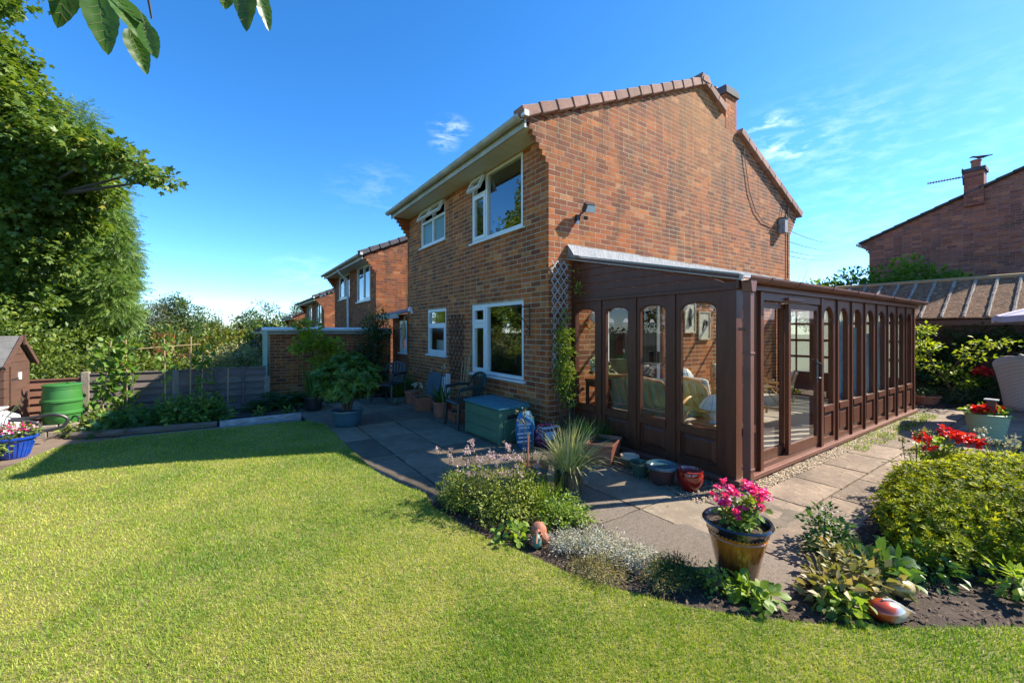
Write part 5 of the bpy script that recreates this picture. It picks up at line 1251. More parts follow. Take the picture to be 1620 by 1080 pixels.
bt = thing('water_butt', 'bright green plastic water butt with ribs standing on pale blocks by the fence', 'water butt', (-1.98, 8.62, .17))
bc = Vector((-1.99, 8.62, 0)); prof = [(r*.74, z) for r, z in [(.245, .175), (.26, .19), (.272, .26), (.276, .295), (.300, .312), (.300, .338), (.276, .355), (.281, .465), (.304, .482), (.304, .508), (.280, .525), (.276, .60), (.262, .66), (.27, .665), (.268, .70), (.25, .701)]]
mb = MB(); mb.lathe(prof, bc, 40); mb.build('barrel', M['butt'], bt, smooth=True)
mb = MB(); mb.lathe([(.201, .700), (.206, .702), (.206, .722), (.195, .732), (.12, .742), (.005, .745)], bc, 40); mb.lathe([(.03, .744), (.03, .756), (.004, .758)], bc+Vector((.08, -.05, 0)), 12); mb.build('lid', M['butt'], bt, smooth=True)
tp = bc+Vector((.145, -.145, .27)); mb = MB(); mb.tube([tp, tp+Vector((.05, -.05, 0)), tp+Vector((.07, -.07, -.03))], .013, 8); mb.build('tap', M['black'], bt)
for (sx, z_), lb in zip(((-.2, .05), (.0, .05), (.2, .05), (-.1, .135), (.11, .135)), ('leftmost pale block of the bottom course under the water butt', 'middle pale block of the bottom course under the water butt', 'rightmost pale block of the bottom course under the water butt', 'left pale block of the top course, directly under the water butt', 'right pale block of the top course, directly under the water butt')):
    mb = MB(); mb.box(bc.x+sx-.095, bc.y-.22, z_-.04, bc.x+sx+.095, bc.y+.18, z_+.038)
    o = mb.build('stone_block', M['block'], bevel=.008); tag(o, lb, 'block', 'pale blocks under the water butt')

wb = thing('white_cabinet', 'white plastic box with a sloping lid standing in front of the brown shed', 'box', (-2.45, 7.85, 0))
mb = MB(); mb.prism([(-2.75, 7.62, 0), (-2.25, 7.62, 0), (-2.25, 7.62, .40), (-2.38, 7.62, .47), (-2.75, 7.62, .5)], (0, .5, 0)); mb.build('body', M['white_paint'], wb, bevel=.02)
mb = MB(); mb.box(-2.77, 7.6, .5, -2.36, 8.14, .52); mb.build('lid', M['white_paint'], wb, bevel=.008)
def curve_pts(pts, n=6):
    P = [Vector(p) for p in pts]; P = [P[0]*2-P[1]]+P+[P[-1]*2-P[-2]]; out = []
    for i in range(1, len(P)-2):
        for k in range(n):
            t = k/n; a, b, c, d = P[i-1:i+3]; out.append(.5*((2*b)+(c-a)*t+(2*a-5*b+4*c-d)*t*t+(3*b-a-3*c+d)*t**3))
    return out+[P[-2]]
hs_ = MB()
c = Vector((-2.2, 7.62, 0))
hs_.tube(curve_pts([c+Vector(p) for p in ((-.55, -.1, .75), (-.42, .1, .80), (-.3, .15, .62), (-.1, .2, .42), (.08, .24, .38), (.3, .26, .40), (.42, .28, .33), (.38, .26, .23), (.22, .22, .2), (.0, .16, .14), (-.12, .1, .05))]), .02, 8)
hs_.tube(curve_pts([c+Vector(p) for p in ((-.6, -.12, .56), (-.38, -.0, .48), (-.15, .1, .40), (.05, .14, .37), (.2, .16, .30), (.16, .12, .2), (-.02, .05, .13), (-.2, 0, .12))]), .018, 8)
tag(hs_.build('coiled_pipe', M['black'], smooth=True), 'black corrugated pipe looping in front of the white box and shed', 'hose')

mb = MB(); mb.prism([(-.12, 7.80, 0), (1.02, 7.84, 0), (1.02, 7.88, 0), (-.12, 7.84, 0)], (0, 0, .105)); tag(mb.build('edging_board', M['white_board'], bevel=.006), 'flaking white edging board along the bare soil of the vegetable bed', 'edging board')
mb = MB(); mb.tube([(-1.78, 8.12, .05), (-1.3, 7.93, .06), (-.7, 7.85, .065), (-.15, 7.82, .06)], [.05, .058, .055, .05], 9); tag(mb.build('log_edging', M['timber'], smooth=True), 'old grey log laid as edging along the leafy end of the vegetable bed', 'log')

# ---------------------------------------------------------------- along the house front
st = thing('storage_box', 'green plastic garden storage box with a teal lid against the house front', 'storage box', (3.14, 4.95, 0))
x0_, x1_, y0_, y1_ = 2.9, 3.36, 4.50, 5.42
mb = MB(); mb.box(x0_, y0_, .01, x1_, y1_, .46); body = mb.build('body', M['box_green'], st, bevel=.012)
for k in range(3):
    mb = MB(); z_ = .04+k*.14; mb.box(x0_-.012, y0_+.05, z_, x0_+.002, y1_-.05, z_+.125); mb.build('panel', M['box_green'], st, bevel=.006)
mb = MB(); mb.box(x0_-.014, y0_-.008, .01, x0_+.05, y0_+.045, .46); mb.box(x0_-.014, y1_-.045, .01, x0_+.05, y1_+.008, .46); mb.box(x0_+.06, y0_-.01, .03, x1_-.02, y0_+.002, .30); mb.box(x0_+.06, y0_-.02, .30, x1_-.1, y0_+.002, .33); mb.build('corner_rib', M['box_green'], st, bevel=.004)
mb = MB(); mb.box(x0_+.12, y0_-.012, .34, x1_-.12, y0_+.001, .39); mb.build('handle', M['black'], st)
mb = MB(); mb.box(x0_-.035, y0_-.035, .465, x1_+.01, y1_+.03, .49); mb.prism([(x0_-.03, y0_-.03, .49), (x1_, y0_-.03, .49), (x1_, y0_-.03, .515), (x0_+.15, y0_-.03, .51)], (0, y1_-y0_+.05, 0)); mb.build('lid', M['box_lid'], st, bevel=.01)

def plastic_chair(label, loc, rz, mat, group=None):
    t = thing('garden_chair', label, 'chair')
    # origin at foot centre, faces -y
    for sx in (-1, 1):
        for y, ty in ((-.22, -.19), (.24, .2)):
            m = MB(); m.tube([(sx*.27, y, 0), (sx*.25, ty, .40)], [.02, .032], 6); m.build('leg', mat, t)
    m = MB(); K = 8; vs = []; 
    for j in range(K+1):
        v = j/K; y = -.24+.46*v
        for i in range(K+1):
            u = i/K-.5; vs.append((u*.48, y, .41-.03*math.sin(math.pi*v)*(1-4*u*u)+(-.02 if j == 0 else 0)))
    m.add(vs, [(j*(K+1)+i, j*(K+1)+i+1, (j+1)*(K+1)+i+1, (j+1)*(K+1)+i) for j in range(K) for i in range(K)])
    o = m.build('seat', mat, t, smooth=True); md = o.modifiers.new('thick', 'SOLIDIFY'); md.thickness = .02
    m = MB(); pts = [(.28*math.sin(a)*1.0, .22+.09*math.cos(a)*.9, .62+.2*max(0, math.cos(a))**.7) for a in np.linspace(-1.57, 1.57, 17)]
    m.tube(pts, .022, 7)
    for s in (-1, 1): m.tube([(s*.28, .22, .62), (s*.285, .0, .63), (s*.28, -.2, .6), (s*.265, -.22, .5), (s*.255, -.2, .4)], [.022, .028, .03, .024, .02], 7)
    m.build('arm', mat, t, smooth=True)
    m = MB()
    for i in range(7):
        a = -.9+1.8*i/6; p = Vector((.28*math.sin(a)*1.0, .22+.08*math.cos(a), .62+.2*max(0, math.cos(a))**.7)); m.bar((.2*math.sin(a), .22, .40), p, .045, .01, up=(0, 1, 0))
    m.build('backrest', mat, t); t.location = loc; t.rotation_euler = (0, 0, rz); return t
plastic_chair('dark green plastic garden chair between the storage box and the pots', (3.08, 5.82, 0), R(-95), M['green_plastic_dk'])
plastic_chair('black plastic garden chair half hidden beyond the potted rhododendron', (2.75, 8.55, 0), R(-60), M['black'])

# compost bags
def bag(name, label, c, dims, mat, lean, seed, prints):
    rs = random.Random(seed); t = thing(name, label, 'bag', c); K = 14; J = 10; vs = []
    L, W, H_ = dims; lean = Vector(lean)
    for j in range(J+1):
        v = j/J; w = .62+.38*math.sin(math.pi*min(1, max(0, v*.9+.05)))
        for i in range(K):
            a = 2*math.pi*i/K; q = (abs(math.cos(a))**.6)*math.copysign(1, math.cos(a)), (abs(math.sin(a))**.8)*math.copysign(1, math.sin(a))
            r = 1+rs.uniform(-.07, .07)+.05*math.sin(6*a+j*2)
            fl = (1-.75*(v**5)) if prints != 'flat' else 1
            vs.append(Vector(c)+Vector((q[0]*L/2*w*r, q[1]*W/2*w*r*fl, v*H_))+lean*v)
    m = MB(); m.add(vs, [(j*K+i, j*K+(i+1) % K, (j+1)*K+(i+1) % K, (j+1)*K+i) for j in range(J) for i in range(K)]+[tuple(range(K-1, -1, -1)), tuple(range(J*K, J*K+K))])
    return t, m.build('sack', mat, t, smooth=True)
t, s_ = bag('compost_bag', 'upright blue plastic compost bag slumped at the end of the storage box', (3.12, 4.24, 0), (.26, .17, .46), M['bag_blue'], (.03, .05, 0), 3, '')
mb = MB(); 
for k, (z_, w_) in enumerate(((.33, .17), (.29, .12), (.22, .18), (.17, .14), (.12, .18))): mb.obox((3.04+.0, 4.155+.0, z_), (w_/2, -.02, 0), (0, .006, 0), (0, 0, .011))
mb.build('printed_band', M['bag_print'], t)
t, s_ = bag('compost_bag', 'purple plastic compost bag lying by the house corner', (3.42, 4.16, 0), (.40, .26, .27), M['bag_purple'], (.0, .02, 0), 5, 'flat')
mb = MB(); mb.obox((3.40, 4.12, .262), (.12, 0, .0), (0, .075, .0), (0, 0, .008)); mb.obox((3.36, 4.02, .17), (.09, 0, 0), (0, .006, .02), (0, 0, .03)); mb.build('printed_band', M['bag_print'], t)

# leaning table top and folded frame
tt = thing('leaning_board', 'grey round cornered table top leaning against the shaded house front', 'table top', (3.35, 7.85, 0))
mb = MB(); K = 28; pts = []
for k in range(K):
    a = 2*math.pi*k/K; ca, sa = math.cos(a), math.sin(a); q = (abs(ca)**.35*math.copysign(1, ca), abs(sa)**.45*math.copysign(1, sa))
    pts.append((3.36+.17*(q[1]*.5+.5), 7.92+.32*q[0], .03+.62*(q[1]*.5+.5)))
mb.prism(pts, (.03, 0, -.008)); mb.build('top', pm('slate_grey', (.10, .13, .15), (.075, .1, .115), 3, .6), tt)
mb = MB()
for k in range(3):
    y_ = 7.42-.07*k; mb.tube([(3.40+.02*k, y_-.02, 0), (3.46, y_, .6), (3.46, y_-.16, .68), (3.42, y_-.2, 0)], .011, 6)
tag(mb.build('folded_frame', M['white_paint'], smooth=True), 'folded pale metal frames leaning on the wall under the small ground floor window', 'folded frame')
for k, (ya, yb) in enumerate(((6.62, 6.72), (6.55, 6.6), (6.50, 6.48), (6.44, 6.42))):
    mb = MB(); mb.tube([(3.38, ya, 0), (3.52, yb, .95+.05*k)], .009, 6); tag(mb.build('garden_cane', M['cane']), ('leftmost', 'second from left', 'third from left', 'rightmost')[k]+' of four bamboo canes propped on the wall before the brown trellis', 'cane', 'canes propped on the wall')
# ---------------------------------------------------------------- pots
def pot_profile(r0, r1, h, rim=.012, rimh=.03, wall=.014, foot=.0):
    p = [(r0*.98, 0), (r0, .006)]
    for k in range(1, 6): t = k/6; p.append((r0+(r1-r0)*(t**(.8)), h*t*.97-.0))
    p += [(r1-.002, h-rimh-.002), (r1+rim, h-rimh), (r1+rim+.003, h-rimh/2), (r1+rim, h), (r1-wall*.4, h), (r1-wall, h-rimh), (r1-wall-.004, h-.045)]
    return p
def potted(name, label, cat, x, y, r0, r1, h, mat, z=0, rim_mat=None, prof=None, group=None, soil=True, smooth=True, n=32):
    t = thing(name, label, cat, (x, y, z), group); prof = prof or pot_profile(r0, r1, h)
    mb = MB(); mb.lathe([(r, z+zz) for r, zz in prof], (x, y, 0), n); pt = mb.build('pot', M[mat], t, smooth=smooth)
    if rim_mat:
        mb = MB(); mb.lathe([(r1+.006, z+h-.034), (r1+.017, z+h-.03), (r1+.019, z+h-.012), (r1+.014, z+h+.002), (r1-.006, z+h+.002), (r1-.014, z+h-.02)], (x, y, 0), n); mb.build('rim', M[rim_mat], pt, smooth=True)
    if soil:
        mb = MB(); mb.lathe([(r1-.012, z+h-.05), (r1*.6, z+h-.042), (.005, z+h-.038)], (x, y, 0), 20); mb.build('soil', M['soil'], t, smooth=True)
    return t
def flowers(name, mat, ells, n, size, parent, per=5, clump=.03, up=.8):
    return crown(name, mat, ells, n, size, FLOWER, clump, per, parent, shell=.2, up=up)
# front: honey-glazed pot of magenta geraniums
px_, py_ = 2.57, 1.30
prof = [(.10, 0), (.105, .01), (.112, .03), (.135, .14), (.158, .24), (.162, .255), (.158, .262), (.166, .28), (.176, .31), (.19, .325), (.197, .337), (.19, .347), (.176, .345), (.168, .33), (.16, .29)]
t = thing('potted_geranium', 'honey brown glazed pot of bright pink geraniums, black beaded rim, alone on the path', 'potted plant', (px_, py_, 0))
mb = MB(); mb.lathe(prof[:8], (px_, py_, 0), 48); pt = mb.build('pot', M['glaze_brown'], t, smooth=True)
mb = MB(); mb.lathe(prof[7:], (px_, py_, 0), 48); rm = mb.build('rim', M['glaze_black'], t, smooth=True)
mb = MB()
for k in range(46):
    a = 2*math.pi*k/46; c_ = Vector((px_+.168*math.cos(a), py_+.168*math.sin(a), .283)); mb.lathe([(.001, -.005), (.0045, -.0025), (.0045, .0025), (.001, .005)], c_, 6)
mb.build('beading', M['glaze_brown'], rm)
mb = MB(); mb.lathe([(.165, .30), (.1, .305), (.005, .31)], (px_, py_, 0), 24); mb.build('soil', M['soil'], t, smooth=True)
st_ = MB(); heads = []
for k in range(24):
    a = rng.random()*6.28; r = .03+.06*rng.random(); b = Vector((px_+r*math.cos(a)+.01, py_+r*math.sin(a), .30)); hd = Vector((px_+.03+(.04+.15*rng.random())*math.cos(a), py_+(.04+.12*rng.random())*math.sin(a), .42+.13*rng.random()))
    heads.append(hd); st_.tube([b, b.lerp(hd, .5)+Vector((0, 0, .02)), hd], .0028, 5)
st_.build('stem', M['stem'], t)
crown('leaf', F['lime'], [(px_+.0, py_-.01, .37, .12, .10, .05), (px_+.05, py_-.03, .42, .09, .09, .05)], 300, .035, ROUND, .03, 5, t, up=.8)
flowers('flower_head', F['pink'], [(h_.x, h_.y, h_.z, .026, .026, .016) for h_ in heads], 520, .019, t, 7, .018)
# pot of ornamental grass
gx_, gy_ = 2.60, 2.86
t = thing('potted_grass', 'dark ornate cylinder pot with a fountain of pale variegated grass', 'potted plant', (gx_, gy_, 0))
mb = MB(); mb.lathe([(.125, 0), (.13, .01), (.132, .03), (.126, .04), (.128, .2), (.134, .215), (.134, .235), (.122, .235), (.118, .2)], (gx_, gy_, 0), 36); pt = mb.build('pot', M['ornate'], t, smooth=True)
mb = MB()
for k in range(9):   # raised ears of wheat round the pot
    a = 2*math.pi*k/9+.2
    for j in range(6):
        for s in (-1, 1):
            aa = a+s*.055; z_ = .05+.024*j; c_ = Vector((gx_+.1285*math.cos(aa), gy_+.1285*math.sin(aa), z_)); tn = Vector((-math.sin(aa), math.cos(aa), 0))
            mb.bar(c_, c_+tn*s*-.0+Vector((0, 0, .022))+tn*s*.008, .009, .006, up=(math.cos(aa), math.sin(aa), 0))
mb.build('wheat_relief', pm('old_gold', (.2, .13, .04), (.12, .09, .03), 20, .4), pt)
n = 420; a = rng.random(n)*6.28; r = .1*np.sqrt(rng.random(n)); base = np.stack([gx_+r*np.cos(a), gy_+r*np.sin(a), np.full(n, .2)], 1)
tilt = .05+1.05*rng.random(n)**1.2; dirs = np.stack([np.cos(a)*np.sin(tilt), np.sin(a)*np.sin(tilt), np.cos(tilt)], 1)
blades('blade', F['ornamental'], base, dirs, .26+.26*rng.random(n), .0065+.003*rng.random(n), 1.3, 7, parent=t)
crown('leaf', F['lime'], [(gx_, gy_, .25, .1, .1, .05)], 220, .022, LEAF, .03, 6, t)
# brown pot with bare stems, stake and the lantern in front of it
potted('brown_pot', 'round brown pot with a few bare stems behind the lantern', 'pot', 2.33, 3.08, .12, .15, .24, 'glaze_plum', rim_mat='terracotta')
mb = MB()
for p in ([(2.32, 3.06, .2), (2.30, 3.05, .45), (2.25, 3.03, .62), (2.2, 3.05, .70)], [(2.34, 3.08, .2), (2.36, 3.08, .5), (2.37, 3.10, .66)], [(2.31, 3.1, .2), (2.28, 3.12, .4), (2.30, 3.14, .75)], [(2.36, 3.05, .2), (2.42, 3.0, .36), (2.47, 2.97, .30), (2.48, 2.96, .2)]): mb.tube(p, .004, 5)
o = mb.build('stem', M['stem']); tag(o, 'thin spindly stems with pale buds rising from the brown pot', 'plant')
crown('bud', F['dry'], [(2.2, 3.05, .70, .03, .03, .03), (2.37, 3.1, .66, .03, .03, .04), (2.30, 3.14, .75, .03, .03, .05), (2.3, 3.06, .5, .02, .02, .1)], 60, .025, LEAF, .03, 5, o)
mb = MB(); mb.tube([(2.02, 2.72, .02), (2.04, 2.74, .3), (2.07, 2.77, .62)], .008, 6); tag(mb.build('plant_stake', M['terracotta']), 'rusty thin plant stake leaning among the oregano', 'stake')
ln = thing('garden_lantern', 'small black framed glass lantern with a copper cap among the flowers', 'lantern', (2.22, 2.84, .1))
lx, ly, lz = 2.22, 2.84, .10; w = .055
mb = MB()
for sx in (-1, 1):
    for sy in (-1, 1): mb.box(lx+sx*w-.006, ly+sy*w-.006, lz, lx+sx*w+.006, ly+sy*w+.006, lz+.17)
mb.box(lx-w-.008, ly-w-.008, lz-.012, lx+w+.008, ly+w+.008, lz); mb.box(lx-w-.008, ly-w-.008, lz+.17, lx+w+.008, ly+w+.008, lz+.18); mb.tube([(lx, ly, -.02), (lx, ly, lz)], .008, 6); fr = mb.build('frame', M['black'], ln)
mb = MB(); mb.add([(lx-w-.02, ly-w-.02, lz+.18), (lx+w+.02, ly-w-.02, lz+.18), (lx+w+.02, ly+w+.02, lz+.18), (lx-w-.02, ly+w+.02, lz+.18), (lx-.02, ly-.02, lz+.215), (lx+.02, ly-.02, lz+.215), (lx+.02, ly+.02, lz+.215), (lx-.02, ly+.02, lz+.215)], [(0, 3, 2, 1), (4, 5, 6, 7), (0, 1, 5, 4), (1, 2, 6, 5), (2, 3, 7, 6), (3, 0, 4, 7)]); mb.build('roof', M['black'], ln)
mb = MB(); mb.lathe([(.03, lz+.213), (.032, lz+.222), (.02, lz+.235), (.004, lz+.24)], (lx, ly, 0), 14); mb.build('cap', M['terracotta'], ln, smooth=True)
mb = MB()
for sx, sy in ((1, 0), (-1, 0), (0, 1), (0, -1)): mb.box(lx+sx*w-.001-abs(sy)*w*.88, ly+sy*w-.001-abs(sx)*w*.88, lz+.002, lx+sx*w+.001+abs(sy)*w*.88, ly+sy*w+.001+abs(sx)*w*.88, lz+.168)
mb.build('pane', M['glass_thin'], fr)
mb = MB(); mb.lathe([(.02, lz+.001), (.02, lz+.07), (.002, lz+.07)], (lx, ly, 0), 12); mb.build('candle', M['cream_rim'], ln)
# row of pots under the left side of the conservatory
def rect_planter(label, c, L, W, H_, mat, rz, soil=True, name='planter', taper=.8):
    t = thing(name, label, 'planter'); mb = MB(); l0, w0 = L/2*taper, W/2*taper; l1, w1 = L/2, W/2
    def ringz(l, w, z): return [(-l, -w, z), (l, -w, z), (l, w, z), (-l, w, z)]
    rs = [ringz(l0, w0, 0), ringz(l1*.97, w1*.97, H_-.035), ringz(l1*1.03, w1*1.03, H_-.033), ringz(l1*1.04, w1*1.04, H_), ringz(l1*.95, w1*.95, H_), ringz(l1*.92, w1*.92, H_-.05)]
    vs = [p for r_ in rs for p in r_]; fs = [(i*4+j, i*4+(j+1) % 4, (i+1)*4+(j+1) % 4, (i+1)*4+j) for i in range(5) for j in range(4)]+[(3, 2, 1, 0)]
    mb.add(vs, fs); mb.build('trough', M[mat], t, bevel=.004); mb = MB(); mb.box(-l1*.93, -w1*.93, H_-.05, l1*.93, w1*.93, H_-.04); mb.build('soil', M['soil'], t)
    t.location = c; t.rotation_euler = (0, 0, rz); return t
rect_planter('large terracotta plastic rectangular planter of bare soil near the house corner', (3.55, 3.30, 0), .46, .30, .25, 'plast_terra', R(28))
potted('plant_pot', 'small empty pot with a thick cream rim, under the conservatory panes', 'pot', 3.62, 2.99, .065, .085, .14, 'glaze_olive', rim_mat='cream_rim')
potted('plant_pot', 'small green glazed pot with dry seedlings, between the cream rimmed and the large brown pots', 'pot', 3.50, 2.75, .07, .095, .15, 'glaze_green')
potted('plant_pot', 'wide brown plum pot with a dark rim under the conservatory panes', 'pot', 3.51, 2.50, .09, .135, .19, 'glaze_plum', rim_mat='glaze_teal')
t = potted('plant_pot', 'round glossy red glazed pot next to the conservatory corner', 'pot', 3.60, 2.26, .075, .12, .19, 'glaze_red', prof=[(.07, 0), (.08, .01), (.105, .06), (.119, .11), (.12, .15), (.112, .178), (.118, .188), (.108, .19), (.1, .165)])
crown('seedling', F['lime'], [(3.51, 2.50, .17, .04, .04, .02)], 26, .02, LEAF, .02, 4)
tag(bpy.context.scene.collection.objects[-1] if False else col.objects['seedling'], 'tiny green seedling in the wide brown plum pot', 'plant')
o = crown('dry_seedling', F['dry'], [(3.50, 2.75, .13, .06, .06, .02)], 60, .022, NARROW, .02, 5); tag(o, 'withered brownish seedlings in the small green glazed pot', 'plant')
# dark green tuft behind planter
o = None
n = 520; a = rng.random(n)*6.28; r = .16*np.sqrt(rng.random(n)); base = np.stack([3.72+.9*r*np.cos(a), 3.72+1.7*r*np.sin(a), np.full(n, .02)], 1); tl = .1+.7*rng.random(n)
o = blades('grass_tuft', F['irisleaf'], base, np.stack([np.cos(a)*np.sin(tl), np.sin(a)*np.sin(tl), np.cos(tl)], 1), .2+.25*rng.random(n), .007+rng.random(n)*.003, .8, 5, tint=rng.random(n)*.6); tag(o, 'dark green grassy tuft in the shade between the creeper and the terracotta planter', 'plant')
# climber on the corner trellis
cl = thing('climbing_plant', 'creeper with small leaves climbing the silver trellis on the house corner', 'climber', (3.8, 4.2, 0))
mb = MB()
for k in range(7):
    x = 3.66+.045*k; mb.tube([(x, 4.14+.01*k, 0), (x+random.uniform(-.05, .05), 4.2, .5), (x+random.uniform(-.08, .08), 4.27, 1.1), (x+random.uniform(-.08, .1), 4.28, 1.75)], [.009, .008, .006, .003], 5)
mb.build('stem', M['bark'], cl)
crown('leaf', F['lime'], [(3.78, 4.24, 1.15, .15, .06, .35), (3.80, 4.22, .85, .17, .07, .3), (3.76, 4.22, 1.45, .13, .05, .3), (3.82, 4.2, .6, .14, .08, .2), (3.74, 4.24, 1.0, .16, .06, .5)], 1700, .042, LEAF, .05, 9, cl, shell=.6)
crown('leaf', F['lime'], [(3.955, 4.15, 2.2, .03, .1, .22)], 70, .045, LEAF, .05, 6, cl)
# terracotta group along the house front
potted('terracotta_pot', 'small terracotta pot furthest along the shaded house front', 'pot', 3.12, 8.20, .11, .15, .26, 'terracotta')
rect_planter('square terracotta planter with pale flower stalks by the leaning table top', (3.02, 7.42, 0), .42, .32, .26, 'terracotta', R(80))
t = potted('terracotta_pot', 'terracotta pot with strappy green leaves along the house front', 'potted plant', 3.06, 6.62, .12, .15, .27, 'terracotta')
n = 60; a = rng.random(n)*6.28; base = np.stack([3.06+.08*np.cos(a)*rng.random(n), 6.62+.08*np.sin(a)*rng.random(n), np.full(n, .25)], 1); tl = .2+.75*rng.random(n)
blades('leaf', F['irisleaf'], base, np.stack([np.cos(a)*np.sin(tl)-.15, np.sin(a)*np.sin(tl)+.1, np.cos(tl)], 1), .22+.2*rng.random(n), .028+.01*rng.random(n), .9, 6, parent=t)
rect_planter('low terracotta trough beside the strap leaved pot', (3.14, 6.20, 0), .34, .24, .17, 'terracotta', R(85))
t = potted('terracotta_pot', 'plain terracotta pot tucked behind the strap leaved pot', 'pot', 3.32, 6.52, .1, .13, .25, 'terracotta')
mb = MB()
for k in range(6):
    x, y = 3.02+random.uniform(-.1, .1), 7.42+random.uniform(-.12, .12); mb.tube([(x, y, .22), (x-.03, y+.02, .35), (x-.06+random.uniform(-.05, .05), y+.04, .42+.1*random.random())], .004, 4)
o = mb.build('flower_stalk', M['stem']); tag(o, 'pale flower stalks rising from the square terracotta planter', 'plant'); crown('flower_head', F['silver'], [(2.95, 7.46, .47, .1, .1, .05)], 50, .03, FLOWER, .03, 5, o)
mb = MB(); mb.tube([(3.2, 6.9, .2), (3.23, 6.93, .6), (3.25, 6.92, .95)], .004, 4)
o = mb.build('flower_stalk', M['stem']); tag(o, 'tall thin stalk with small white flowers in front of the brown trellis', 'plant'); crown('flower_head', F['silver'], [(3.24, 6.93, .9, .03, .03, .1)], 24, .025, FLOWER, .03, 4, o)
t = thing('blue_green_succulent', 'pale blue green spiky tuft beside the furthest terracotta pot', 'plant', (2.80, 8.35, 0)); n = 26; a = rng.random(n)*6.28
blades('leaf', foliage('glaucous', (.12, .2, .17), (.2, .3, .26), (.3, .4, .36)), np.stack([2.8+.02*np.cos(a), 8.35+.02*np.sin(a), np.full(n, .0)], 1), np.stack([np.cos(a), np.sin(a), .6+.6*rng.random(n)], 1), .16+.05*rng.random(n), .016+0*a, .4, 4, parent=t)
# potted rhododendron
bx2, by2 = 1.56, 6.93
t = potted('potted_rhododendron', 'leafy rhododendron in a blue grey glazed tub in the middle of the shaded patio', 'potted plant', bx2, by2, .19, .235, .24, 'glaze_teal')
mb = MB()
for k in range(7):
    a = 6.28*k/7; mb.tube([(bx2+.03*math.cos(a), by2+.03*math.sin(a), .18), (bx2+.1*math.cos(a), by2+.1*math.sin(a), .42), (bx2+.33*math.cos(a), by2+.33*math.sin(a), .72+.08*(k % 3))], [.02, .014, .007], 6)
mb.build('trunk', M['bark'], t)
def rosettes(name, mat, ells, n, leaf, per, parent, tmpl=NARROW, tilt=.35, tint=(0, 1), shell=.25, zmin=None):
    """whorls of leaves at shoot tips"""
    E = np.array(ells, float); w = E[:, 3]*E[:, 4]+E[:, 4]*E[:, 5]; w /= w.sum(); idx = rng.choice(len(E), n, p=w); d = rdir(n)
    lump = 1+.1*np.sin(d[:, 0]*6+idx)*np.sin(d[:, 1]*5+2*idx)
    rad = (1-shell*np.abs(rng.normal(size=n))).clip(.2, 1.05)*lump; C = E[idx, :3]+d*E[idx, 3:6]*rad[:, None]
    if zmin is not None: C[:, 2] = np.maximum(C[:, 2], zmin+.03*rng.random(n))
    ax = norm(d+rdir(n)*.35+np.array([0, 0, .7])); t1 = norm(np.cross(ax, rdir(n))); t2 = np.cross(ax, t1)
    a = (np.arange(per)/per*2*math.pi)[None, :]+rng.random((n, 1))*6.28
    D = t1[:, None, :]*np.cos(a)[..., None]+t2[:, None, :]*np.sin(a)[..., None]; rise = (tilt+.5*rng.random((n, per)))[..., None]
    Dn = (D+ax[:, None, :]*rise).reshape(-1, 3); U = (ax[:, None, :]*1.0-D*.3).reshape(-1, 3)+rdir(n*per)*.12
    ct = np.repeat(rng.random(n), per); tn = tint[0]+(tint[1]-tint[0])*(.6*ct+.4*rng.random(n*per))
    return scatter(name, mat, np.repeat(C, per, 0), Dn, U, leaf*(.7+.5*rng.random(n*per)), tmpl, tn, parent)
rosettes('leaf', F['rhodo'], [(bx2, by2, .72, .46, .46, .34), (bx2-.22, by2+.1, .70, .28, .3, .26), (bx2+.22, by2-.1, .74, .3, .3, .26), (bx2+.05, by2+.1, .92, .3, .3, .2)], 420, .10, 10, t, OVAL)
# ---------------------------------------------------------------- left end of the patio: ferns, irises, maple
def shrub(name, label, cat, ells, n, size, mat, tmpl=LEAF, clump=.1, per=10, stems=4, zmin=.03, group=None, **kw):
    x, y = ells[0][0], ells[0][1]; t = thing(name, label, cat, (x, y, min(0, ells[0][2])), group)
    crown('foliage', F[mat], ells, n, size, tmpl, clump, per, t, zmin=zmin, **kw)
    if stems:
        mb = MB(); z0 = ells[0][2]-ells[0][5]
        z0 = min(z0, 0) if zmin is not None and zmin < .5 else z0
        for k in range(stems):
            a = 6.28*k/stems+.4; e = ells[k % len(ells)]; mb.tube([(x+.03*math.cos(a), y+.03*math.sin(a), z0), ((x+e[0])/2+.1*e[3]*math.cos(a), (y+e[1])/2+.1*e[4]*math.sin(a), (z0+e[2])/2), (e[0]+e[3]*.5*math.cos(a), e[1]+e[4]*.5*math.sin(a), e[2]+e[5]*.3)], [.014, .01, .005], 5)
        mb.build('stem', M['bark'], t)
    return t
def fern(label, x, y, r, n=26, z=.02, h=.35):
    t = thing('fern', label, 'fern', (x, y, z)); P, D, U, S, TT = [], [], [], [], []
    for k in range(n):
        a = random.uniform(0, 6.28); L = r*random.uniform(.7, 1.15); e = random.uniform(.7, 1.3); tn = random.random(); p = Vector((x, y, z)); d = Vector((math.cos(a)*math.cos(e), math.sin(a)*math.cos(e), math.sin(e)))
        m = 13
        for i in range(m):
            f = i/m; p = p+d*L/m; d = (d+Vector((math.cos(a)*.06, math.sin(a)*.06, -.13))).normalized(); sd = d.cross(Vector((0, 0, 1))).normalized()
            for s in (-1, 1):
                P.append(p[:]); D.append((sd*s+d*.45)[:]); U.append((0, 0, 1)); S.append(.30*L*math.sin(math.pi*(.12+.88*f))**.8*.75+.01); TT.append(tn*.7+.3*random.random())
    scatter('frond', F['fern'], np.array(P), np.array(D), np.array(U)+rdir(len(P))*.15, np.array(S), NARROW, np.array(TT), t); return t
fern('large dark fern at the end of the fence beside the garage downpipe', 1.0, 9.15, .62, 30)
fern('smaller fern spilling in front of the large fern by the bare soil', .62, 9.0, .5, 24)
